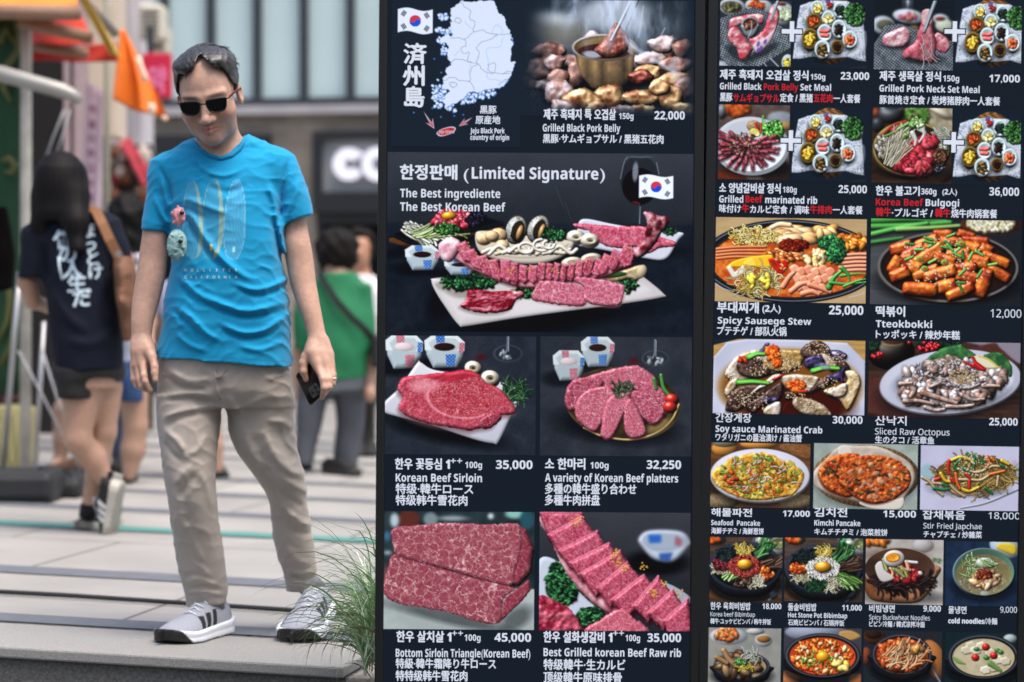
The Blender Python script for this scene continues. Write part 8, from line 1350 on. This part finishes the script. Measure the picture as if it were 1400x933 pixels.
for k, (x0, x1, yb, yt, Yb, lab) in enumerate(((-40, 71, 689, 646, 10.55, 'long black base weight at the front foot of the market stall'), (66, 110, 682, 654, 10.85, 'short black base weight behind the long one'))):
    p0, p1 = P(x0, yb, Yb), P(x1, yt, Yb); g0 = gz((p0.x + p1.x) / 2) + .0; m = MB(); m.box((p0.x, Yb, g0), (p1.x, Yb + .35, p1.z)); T = empty('base_weight', (p0.x, Yb, g0)); tag(T, lab, 'weight', 'black base weights of the stall'); m.build('block', mat('black rubber block', '1c1d20', .6, var=.2, scale=12), T, bevel=.035); m = MB(); c_ = (p1.x - .06, Yb + .15, p1.z - .012); m.tube([c_, (c_[0], c_[1], c_[2] + .03)], .03, 12); m.build('socket', mat('grey socket', '3c3e42', .5), T)
YC = 11.9; SC = empty('suitcase', P(18, 644, YC)); tag(SC, 'pale yellow suitcase standing behind the stall base weights', 'suitcase'); m = MB(); p0, p1 = P(-22, 646, YC), P(44, 555, YC); m.box((p0.x, YC, gz(p0.x) + .03), (p1.x, YC + .22, p1.z)); m.build('shell', mat('pale yellow shell', 'a8a070', .4, var=.06), SC, bevel=.05)
for k in range(5):
    m = MB(); x = p0.x + (p1.x - p0.x) * (.15 + .175 * k); m.tube([(x, YC - .001, gz(x) + .09), (x, YC - .001, p1.z - .06)], .007, 6); m.build('ridge', mat('pale yellow shell', 'b6a868', .4), SC, True)
for x in (p0.x + .05, p1.x - .05):
    m = MB(); m.tube([(x - .015, YC + .05, gz(x) + .022), (x + .015, YC + .05, gz(x) + .022)], .022, 12); m.build('wheel', mat('black rubber block', '1c1d20', .6), SC)
m = MB(); m.tube([(p0.x + .08, YC + .1, p1.z - .01), (p0.x + .08, YC + .1, p1.z + .035), (p1.x - .08, YC + .1, p1.z + .035), (p1.x - .08, YC + .1, p1.z - .01)], .011, 8); m.build('handle', mat('dark handle', '5a3028', .5), SC)
YK = 11.2; loftbody('black_coat', [[(284, -24, 8, YK, .06), (310, -34, 15, YK, .1), (350, -34, 20, YK, .12), (398, -32, 22, YK, .12)]], .014, None, mat('black coat cloth', '060404', .95, spec=.05, var=.2, scale=8), warp=.01); tag(bpy.data.objects['black_coat'], 'black coat hanging against the green cloth of the stall', 'coat')
# orange flag on the stall, vertical pink banner
FL = empty('orange_flag', P(163, 40, 12.3)); tag(FL, 'bright orange triangular flag hanging from the corner of the stall', 'flag'); fo = quad('cloth', [(163, 40, 0), (171, 42, .05), (232, 166, .1), (156, 139, 0)], 12.3, .006, mat('bright orange cloth', 'e0711c', .65, var=.1, scale=7), FL, .03, 2, 20)
for pts, rr in (([(188, 78), (192, 90), (197, 104), (199, 112)], .016), ([(203, 146), (209, 146), (209, 152), (203, 153)], .018), ([(222, 160), (228, 164)], .012)): m = MB(); m.tube([P(x, y, 12.22) for x, y in pts], rr, 6); m.build('white_mark', mat('white flag print', 'e8c8b0', .7), fo, True)
BN = empty('pink_banner', P(128, 115, 12.45)); tag(BN, 'narrow pale pink upright banner with red characters beside the grey post', 'banner'); quad('cloth', [(117, 113), (141, 122), (138, 296), (113, 292)], 12.45, .006, mat('pale pink banner cloth', 'bba6b4', .75, var=.05), BN, .006)
for i, ch in enumerate('떡볶이튀김순대'):
    gv, gf = glyphs(ch, .03); x, y = 127 - i * .7, 150 + i * 20; q = P(x, y, 12.42); k = 13 * 12.42 / F; mesh('character', [(q.x + (g[0] - .5) * k, 12.425, q.z + (g[1] - .4) * k) for g in gv], gf, mat('dull red print', '94405a' if i else '7a4a6c', .7), BN)
# ================================================================== the two menu signs
YS = 5.6; KS = YS / F
WHITE = mat('white lit lettering', 'd6dcec', .4, emit=.61, spec=.04, film=True); REDL = mat('red lit lettering', 'c8242c', .4, emit=.56, spec=.04, film=True); NAVYM = mat('navy backlit film', '16202c', .3, emit=.46, spec=.06, film=True)
PHOTO = mat('backlit photograph', 'ffffff', .32, vcol=True, emit=.62, spec=.05, film=True); BLK_ = mat('black sign frame metal', '0b0c0e', .4, spec=.4)
def SPt(a, b, off=0.): p = P(a, b, YS); return Vector((p.x, YS - off, p.z))
def SPv(a, b):
    b = (PY0 - np.asarray(b, float)) / F; k = YS / (_cp + b * _sp); return (np.asarray(a, float) - PX0) / F * k, HC + (b * _cp - _sp) * k
class Sign:
    def __init__(s, th, name, label, outer, inner):
        s.c, s.s = math.cos(RD(th)), math.sin(RD(th)); (ol, orr), (il, ir) = outer, inner; s.T = empty(name, (SPt(ol, 1150).x, YS, -.42)); tag(s.T, label, 'menu sign')
        top, bot = -150, 1190; L = lambda x, y: x - s.s / s.c * y                # edges lean with the sign
        m = MB()
        def post(x0, x1, o0, o1): m.hexa([SPt(L(x0, bot), bot, o1), SPt(L(x1, bot), bot, o1), SPt(L(x1, bot), bot, o0), SPt(L(x0, bot), bot, o0), SPt(L(x0, top), top, o1), SPt(L(x1, top), top, o1), SPt(L(x1, top), top, o0), SPt(L(x0, top), top, o0)])
        post(ol, il, -.16, .006); post(ir, orr, -.16, .006)
        for y0, y1 in ((top, top + 14), (bot - 90, bot)): m.hexa([SPt(L(il, y1), y1, .016), SPt(L(ir, y1), y1, .016), SPt(L(ir, y1), y1, -.16), SPt(L(il, y1), y1, -.16), SPt(L(il, y0), y0, .016), SPt(L(ir, y0), y0, .016), SPt(L(ir, y0), y0, -.16), SPt(L(il, y0), y0, -.16)])
        m.build('frame', BLK_, s.T, bevel=.003)
        m = MB(); y0, y1 = top + 14, bot - 90; m.hexa([SPt(L(il, y1), y1, 0), SPt(L(ir, y1), y1, 0), SPt(L(ir, y1), y1, -.14), SPt(L(il, y1), y1, -.14), SPt(L(il, y0), y0, 0), SPt(L(ir, y0), y0, 0), SPt(L(ir, y0), y0, -.14), SPt(L(il, y0), y0, -.14)]); m.build('panel', NAVYM, s.T)
        zb = -.42; m = MB(); a = SPt(L(ol, bot), bot); b = SPt(L(orr, bot), bot)
        if a.z > zb: m.box((a.x + .02, YS - .2, zb), (b.x - .02, YS + .3, zb + .04)); m.box((a.x + .1, YS + .0, zb + .04), (b.x - .1, YS + .1, min(a.z, b.z))); m.build('base', BLK_, s.T)
    def photo(s, cv, label=None):
        x0, y0, x1, y1 = cv.px; u = np.linspace(0, x1 - x0, cv.w); v = np.linspace(0, y1 - y0, cv.h); Ug, Vg = np.meshgrid(u, v); a = x0 + Ug * s.c - Vg * s.s; b = y0 + Ug * s.s + Vg * s.c
        X, Z = SPv(a, b); V = np.stack([X.ravel(), np.full(X.size, YS - .0015), Z.ravel()], 1)
        i = (np.arange(cv.h - 1)[:, None] * cv.w + np.arange(cv.w - 1)[None]).ravel(); Q = np.stack([i, i + cv.w, i + cv.w + 1, i + 1], 1)
        c = cv.A.reshape(-1, 3); c = np.where(c <= .04045, c / 12.92, ((c + .055) / 1.055) ** 2.4); o = mesh('food_photo', V, Q, PHOTO, s.T, col=c)
        if label: o['label'] = label
        return o
    def caption(s, lines, name='caption', bold=1., off=.003):
        """lines of (text, left x, right x, foot y, height of capitals or of the whole character, material, weight)"""
        pr = [l for l in lines if l[0][0] in '123459' and l[0][-3:] in ('000', '250')]
        if pr and name == 'caption': s.caption(pr, 'price', bold, off); lines = [l for l in lines if l not in pr]
        VV = []; FF = []; MI = []
        for ln in lines:
            tx, x0, x1, yb, H = ln[:5]; mi = ln[5] if len(ln) > 5 else 0; bw = (ln[6] if len(ln) > 6 else 1.) * bold
            cjk = any(ord(c) > 0x2000 for c in tx); gv, gf = glyphs(sans(tx, cjk or bw >= .85)); a, b_ = gv.min(0), gv.max(0); bw *= 1 if cjk else .25; sy = H / (.90 if cjk else .714); ybase = -.10 if cjk else 0.; sx = (x1 - x0 - bw * .5) / (b_[0] - a[0])
            gx = (gv[:, 0] - a[0]) * sx; gy = (gv[:, 1] - ybase) * sy; d = bw * .024 * H
            for k, (dx, dy) in enumerate(((0, 0), (d, 0), (-d, 0), (0, d * .8), (0, -d * .8)) if bw > .3 else ((0, 0),)):
                X = x0 + bw * .25 + (gx + dx) * s.c + (gy + dy) * s.s; Yp = yb + (gx + dx) * s.s - (gy + dy) * s.c; o = len(VV); XW, ZW = SPv(X, Yp)
                VV += [(a1, YS - off - k * .00012, b1) for a1, b1 in zip(XW, ZW)]; FF += [tuple(i + o for i in f) for f in gf]; MI += [mi] * len(gf)
        o = mesh(name, VV, FF, [WHITE, REDL], s.T, mi=MI); return o
    def plus(s, cx, cy, L=15.5, w=4.6):
        for k, (l_, w_, mt, of) in enumerate(((L, w, mat('dark outline film', '10151c', .4, emit=.46, film=True), .0024), (L - 1.6, w - 1.6, WHITE, .0032))):
            pts = [(-w_, -l_), (w_, -l_), (w_, -w_), (l_, -w_), (l_, w_), (w_, w_), (w_, l_), (-w_, l_), (-w_, w_), (-l_, w_), (-l_, -w_), (-w_, -w_)]; V = [SPt(cx + a * s.c - b * s.s, cy + a * s.s + b * s.c, of) for a, b in pts]
            o = mesh('plus_sign' if k == 0 else 'white_cross', V, [(0, 11, 2, 1), (3, 2, 5, 4), (6, 5, 8, 7), (9, 8, 11, 10), (2, 11, 8, 5)], mt, s.T if k == 0 else s.last); s.last = o
def left_sign():
    s = Sign(.40, 'menu_sign', 'dark lit menu sign showing raw beef platters and a white map, next to the grass', (518.5, 964), (530.5, 949.5))
    s.photo(ph_map(), 'white map with a flag and red arrows'); s.photo(ph_sauce(), 'meat dipped in a steaming sauce cup among grilled chunks'); s.photo(ph_signature(), 'long beef rib on a white plate with side dishes and a flag'); s.photo(ph_sirloin(), 'marbled sirloin on a square white plate'); s.photo(ph_platter(), 'fan of beef slices on a round brass plate'); s.photo(ph_block(), 'two stacked blocks of marbled beef'); s.photo(ph_rib(), 'row of sliced raw rib sprinkled with gold flakes')
    for i, (ch, x0, x1, y, h) in enumerate((('済', 552, 583, 88, 27), ('州', 551, 580, 118, 27), ('島', 553, 580, 147, 27))): s.caption([(ch, x0, x1, y, h, 0, 1.5)], 'brush_character')
    s.caption([('黒豚', 656, 679, 156, 11), ('原産地', 650, 684, 170, 11), ('Jeju Black Pork', 643, 690, 182.5, 7, 0, 1.6), ('country of origin', 643, 696, 191.5, 7, 0, 1.6)]); s.caption([('Jeju Island', 600, 621, 182.5, 4.6, 0, .8)])
    s.caption([('제주 흑돼지 특 오겹살', 743, 842, 164, 14.5, 0, 1.3), ('150g', 846, 866, 163, 8), ('22,000', 894.5, 936, 163.5, 11, 0, 1.3), ('Grilled Black Pork Belly', 742, 848, 180, 10, 0, 1.2), ('黒豚·サムギョプサル / 黑猪五花肉', 742, 907, 196, 12)])
    s.caption([('한정판매', 547, 625, 246, 20, 0, 1.5), ('(', 634, 641, 246, 15.5, 0, 1.), ('Limited Signature', 645, 818, 244.5, 15.5, 0, 1.5), (')', 820, 827, 246, 15.5, 0, 1.), ('The Best ingrediente', 547, 684, 270, 11.5, 0, 1.2), ('The Best Korean Beef', 547, 691, 288.5, 11.5, 0, 1.2)])
    s.caption([('한우 꽃등심 1', 540, 615, 642, 15, 0, 1.4), ('++', 616, 632, 634.5, 9, 0, 1.6), ('100g', 636, 659, 640, 8.5), ('35,000', 678, 728, 641, 11.5, 0, 1.3), ('Korean Beef Sirloin', 541, 659, 658.5, 11, 0, 1.2), ('特级·韓牛ロース', 541, 647, 675.5, 14), ('特级韩牛雪花肉', 541, 639, 691, 14)])
    s.caption([('소 한마리', 745, 800, 642, 15, 0, 1.4), ('100g', 807, 832, 640.5, 8.5), ('32,250', 884, 931, 641, 11.5, 0, 1.3), ('A variety of Korean Beef platters', 745, 927, 658.5, 11, 0, 1.1), ('多種の韓牛盛り合わせ', 745, 870, 675.5, 14), ('多種牛肉拼盘', 745, 820, 691, 14)])
    s.caption([('한우 살치살 1', 542, 617, 878, 15, 0, 1.4), ('++', 618, 633, 870, 9, 0, 1.6), ('100g', 635, 657, 876, 8.5), ('45,000', 676, 726, 877, 11.5, 0, 1.3), ('Bottom Sirloin Triangle(Korean Beef)', 541, 725, 898, 11, 0, 1.1), ('特級·韓牛霜降り牛ロース', 541, 678, 914, 13.5), ('特特级韩牛雪花肉', 541, 639, 931, 14)])
    s.caption([('한우 설화생갈비 1', 743, 837, 878.5, 15, 0, 1.4), ('++', 838, 853, 870, 9, 0, 1.6), ('100g', 855, 875, 876.5, 8.5), ('35,000', 885, 931, 877.5, 11.5, 0, 1.3), ('Best Grilled korean Beef Raw rib', 743, 931, 897, 11, 0, 1.2), ('特级韓牛·生カルビ', 743, 855, 916, 14.5), ('顶级韓牛原味排骨', 743, 850, 933.5, 14.5)])
left_sign()
def right_sign():
    s = Sign(.92, 'menu_sign', 'dark lit menu sign crowded with small dish photographs and prices, right of the beef sign', (968, 1420), (982, 1404))
    s.photo(ph_belly(), 'pork belly on a wire grill'); s.photo(ph_banchan(1085, 0, 1186, 93, 0, 0), 'basket of side dish cups'); s.photo(ph_neck(), 'pork neck lifted with tongs'); s.photo(ph_banchan(1306, 0, 1397, 97, 222.4, 4.6), 'basket of side dish cups'); s.photo(ph_rib_plate(), 'white plate of marinated rib'); s.photo(ph_banchan(1084, 145, 1186, 248, -2.4, 155.7), 'basket of side dish cups'); s.photo(ph_bulgogi(), 'brass pot of red sliced beef'); s.photo(ph_banchan(1304, 150, 1396, 252, 218.6, 161.2), 'basket of side dish cups')
    for f, l in ((ph_stew, 'wide pan of sausage stew'), (ph_tteok, 'bowl of rice cakes in red sauce'), (ph_crab, 'marinated crab on a white dish'), (ph_octopus, 'sliced octopus on an oval dish'), (ph_pancake, 'yellow seafood pancake'), (ph_kimchi, 'red pancakes in a basket'), (ph_japchae, 'glass noodles with vegetables'), (ph_bib_beef, 'stone bowl of rice with raw beef'), (ph_bib_stone, 'stone bowl of rice with an egg'), (ph_bibim, 'dark noodles with half an egg'), (ph_mulnaeng, 'cold noodles in a steel bowl'), (ph_galbitang, 'rib soup in a black pot'), (ph_sundubu, 'red tofu stew with an egg'), (ph_kimchijjigae, 'red kimchi stew in a black pot'), (ph_doenjang, 'tofu soybean stew')): s.photo(f(), l)
    for x, y in ((1082.5, 43.5), (1305, 43.5), (1081, 192.5), (1303.5, 195)): s.plus(x, y)
    s.caption([('제주 흑돼지 오겹살 정식', 984, 1105, 109, 13.5, 0, 1.4), ('150g', 1108, 1128, 109, 7.5), ('23,000', 1149, 1188, 109, 10, 0, 1.3), ('Grilled Black', 984, 1041, 122.5, 9, 0, 1.2), ('Pork Belly', 1044, 1091, 123.5, 9, 1, 1.2), ('Set Meal', 1094, 1136, 124, 9, 0, 1.2), ('黒豚', 984, 1001, 139, 11.5), ('サムギョプサル', 1002, 1065, 140, 11.5, 1), ('定食 / 黑猪', 1066, 1111, 140, 11.5), ('五花肉', 1112, 1138, 140.5, 11.5, 1), ('一人套餐', 1139, 1176, 141, 11.5)])
    s.caption([('제주 생목살 정식', 1202, 1286, 111, 13.5, 0, 1.4), ('150g', 1289, 1311, 111.5, 8), ('17,000', 1352, 1394, 112.5, 10, 0, 1.2), ('Grilled Pork Neck Set Meal', 1202, 1339, 125.5, 9.2, 0, 1.2), ('豚首焼き定食 / 炭烤猪脖肉一人套餐', 1202, 1367, 142.5, 11.5)])
    s.caption([('소 양념갈비살 정식', 983, 1067, 264, 13.5, 0, 1.3), ('180g', 1070, 1089, 263.5, 8), ('25,000', 1146, 1185, 264, 10.5, 0, 1.1), ('Grilled', 983, 1016, 277, 9.5, 0, 1.2), ('Beef', 1019, 1042, 277, 9.5, 1, 1.4), ('marinated rib', 1046, 1117, 278, 9.5, 0, 1.3), ('味付け', 983, 1013, 291, 11), ('牛', 1014, 1024, 291, 11, 1, 1.3), ('カルビ定食 / 调味', 1025, 1106, 292, 11), ('牛排肉', 1107, 1137, 292.5, 11, 1), ('一人套餐', 1138, 1179, 293, 11)])
    s.caption([('한우 불고기', 1197, 1257, 267.5, 13, 0, 1.3), ('360g', 1259, 1280, 266, 8), ('(2人)', 1288, 1308, 267, 9, 0, .6), ('36,000', 1352, 1393, 267.5, 11, 0, 1.2), ('Korea Beef', 1197, 1262, 281, 9.5, 1, 1.2), ('Bulgogi', 1265, 1311, 282, 9.5, 0, 1.1), ('韓牛', 1197, 1218, 296, 11.5, 1, 1.3), ('·プルゴギ /', 1219, 1275, 297, 11.5), ('韓牛', 1278, 1299, 297.5, 11.5, 1, 1.3), ('烧牛肉锅套餐', 1300, 1363, 298, 11.5)])
    s.caption([('부대찌개', 980, 1037, 428, 15, 0, 1.4), ('(2人)', 1042, 1067, 427.5, 11, 0, .9), ('25,000', 1133, 1180, 430, 12, 0, 1.3), ('Spicy Sausege Stew', 981, 1109, 442.5, 9, 0, 1.2), ('プテチゲ / 部队火锅', 980, 1075, 458.5, 12)])
    s.caption([('떡볶이', 1197, 1237, 433, 14, 0, 1.4), ('12,000', 1354, 1396, 434, 11, 0, .7), ('Tteokbokki', 1197, 1274, 447.5, 9.5, 0, 1.2), ('トッポッキ / 辣炒年糕', 1197, 1312, 463, 11.5)])
    s.caption([('간장게장', 978, 1027, 577.5, 12.5, 0, .9), ('30,000', 1138, 1179, 579, 10, 0, 1.2), ('Soy sauce Marinated Crab', 978, 1124, 590.5, 9, 0, 1.1), ('ワタリガニの醤油漬け / 酱油蟹', 978, 1096, 603, 10, 0, .8)])
    s.caption([('산낙지', 1196, 1239, 581.5, 12.5, 0, .8), ('25,000', 1352, 1391, 581.5, 10, 0, .9), ('Sliced Raw Octopus', 1196, 1298, 594, 8.5, 0, .8), ('生のタコ / 活章鱼', 1196, 1277, 606.5, 10, 0, .8)])
    s.caption([('해물파전', 972, 1028, 706, 11, 0, 1.2), ('17,000', 1070, 1107, 706, 8, 0, 1.5), ('Seafood  Pancake', 972, 1039, 718, 7, 0, 1.1), ('海鮮チヂミ / 海鮮葱饼', 972, 1044, 730, 8.5, 0, .9)])
    s.caption([('김치전', 1113, 1158, 706.5, 12, 0, 1.3), ('15,000', 1207, 1252, 707, 9, 0, .9), ('Kimchi Pancake', 1113, 1176, 718.5, 7.5, 0, 1.), ('キムチチヂミ / 泡菜煎饼', 1113, 1213, 731.5, 9, 0, .9)])
    s.caption([('잡채볶음', 1261, 1319, 710, 12, 0, .9), ('18,000', 1351, 1394, 709.5, 9, 0, .7), ('Stir Fried Japchae', 1262, 1342, 722.5, 7.5, 0, .8), ('チャプチェ / 炒雜菜', 1262, 1342, 735, 9, 0, .8)])
    s.caption([('한우 육회비빔밥', 971, 1026, 833.5, 10, 0, .9), ('18,000', 1042, 1068, 832.5, 7.5, 0, .9), ('Korea beef Bibimbap', 971, 1032, 842.5, 6, 0, .8), ('韓牛·ユッケビビンバ / 韩牛拌饭', 971, 1054, 853, 7.5, 0, .8)])
    s.caption([('돌솥비빔밥', 1077, 1116, 835, 10, 0, .9), ('11,000', 1151, 1178, 834.5, 7.5, 0, .9), ('Hot Stone Pot Bibimbap', 1077, 1158, 844, 6.5, 0, .9), ('石焼ビビンバ / 石锅拌饭', 1077, 1154, 855, 8, 0, .8)])
    s.caption([('비빔냉면', 1188, 1223, 837, 10, 0, .9), ('9,000', 1262, 1286, 836, 8, 0, .9), ('Spicy Buckwheat Noodles', 1188, 1271, 847, 6.5, 0, .8), ('ビビン冷麺 / 韓式凉拌冷面', 1188, 1264, 857, 8, 0, .8)])
    s.caption([('물냉면', 1296, 1321, 839, 10, 0, .8), ('9,000', 1367, 1390, 837.5, 8, 0, .7), ('cold noodles/冷麺', 1296, 1363, 853, 8.5, 0, .8)])
right_sign()
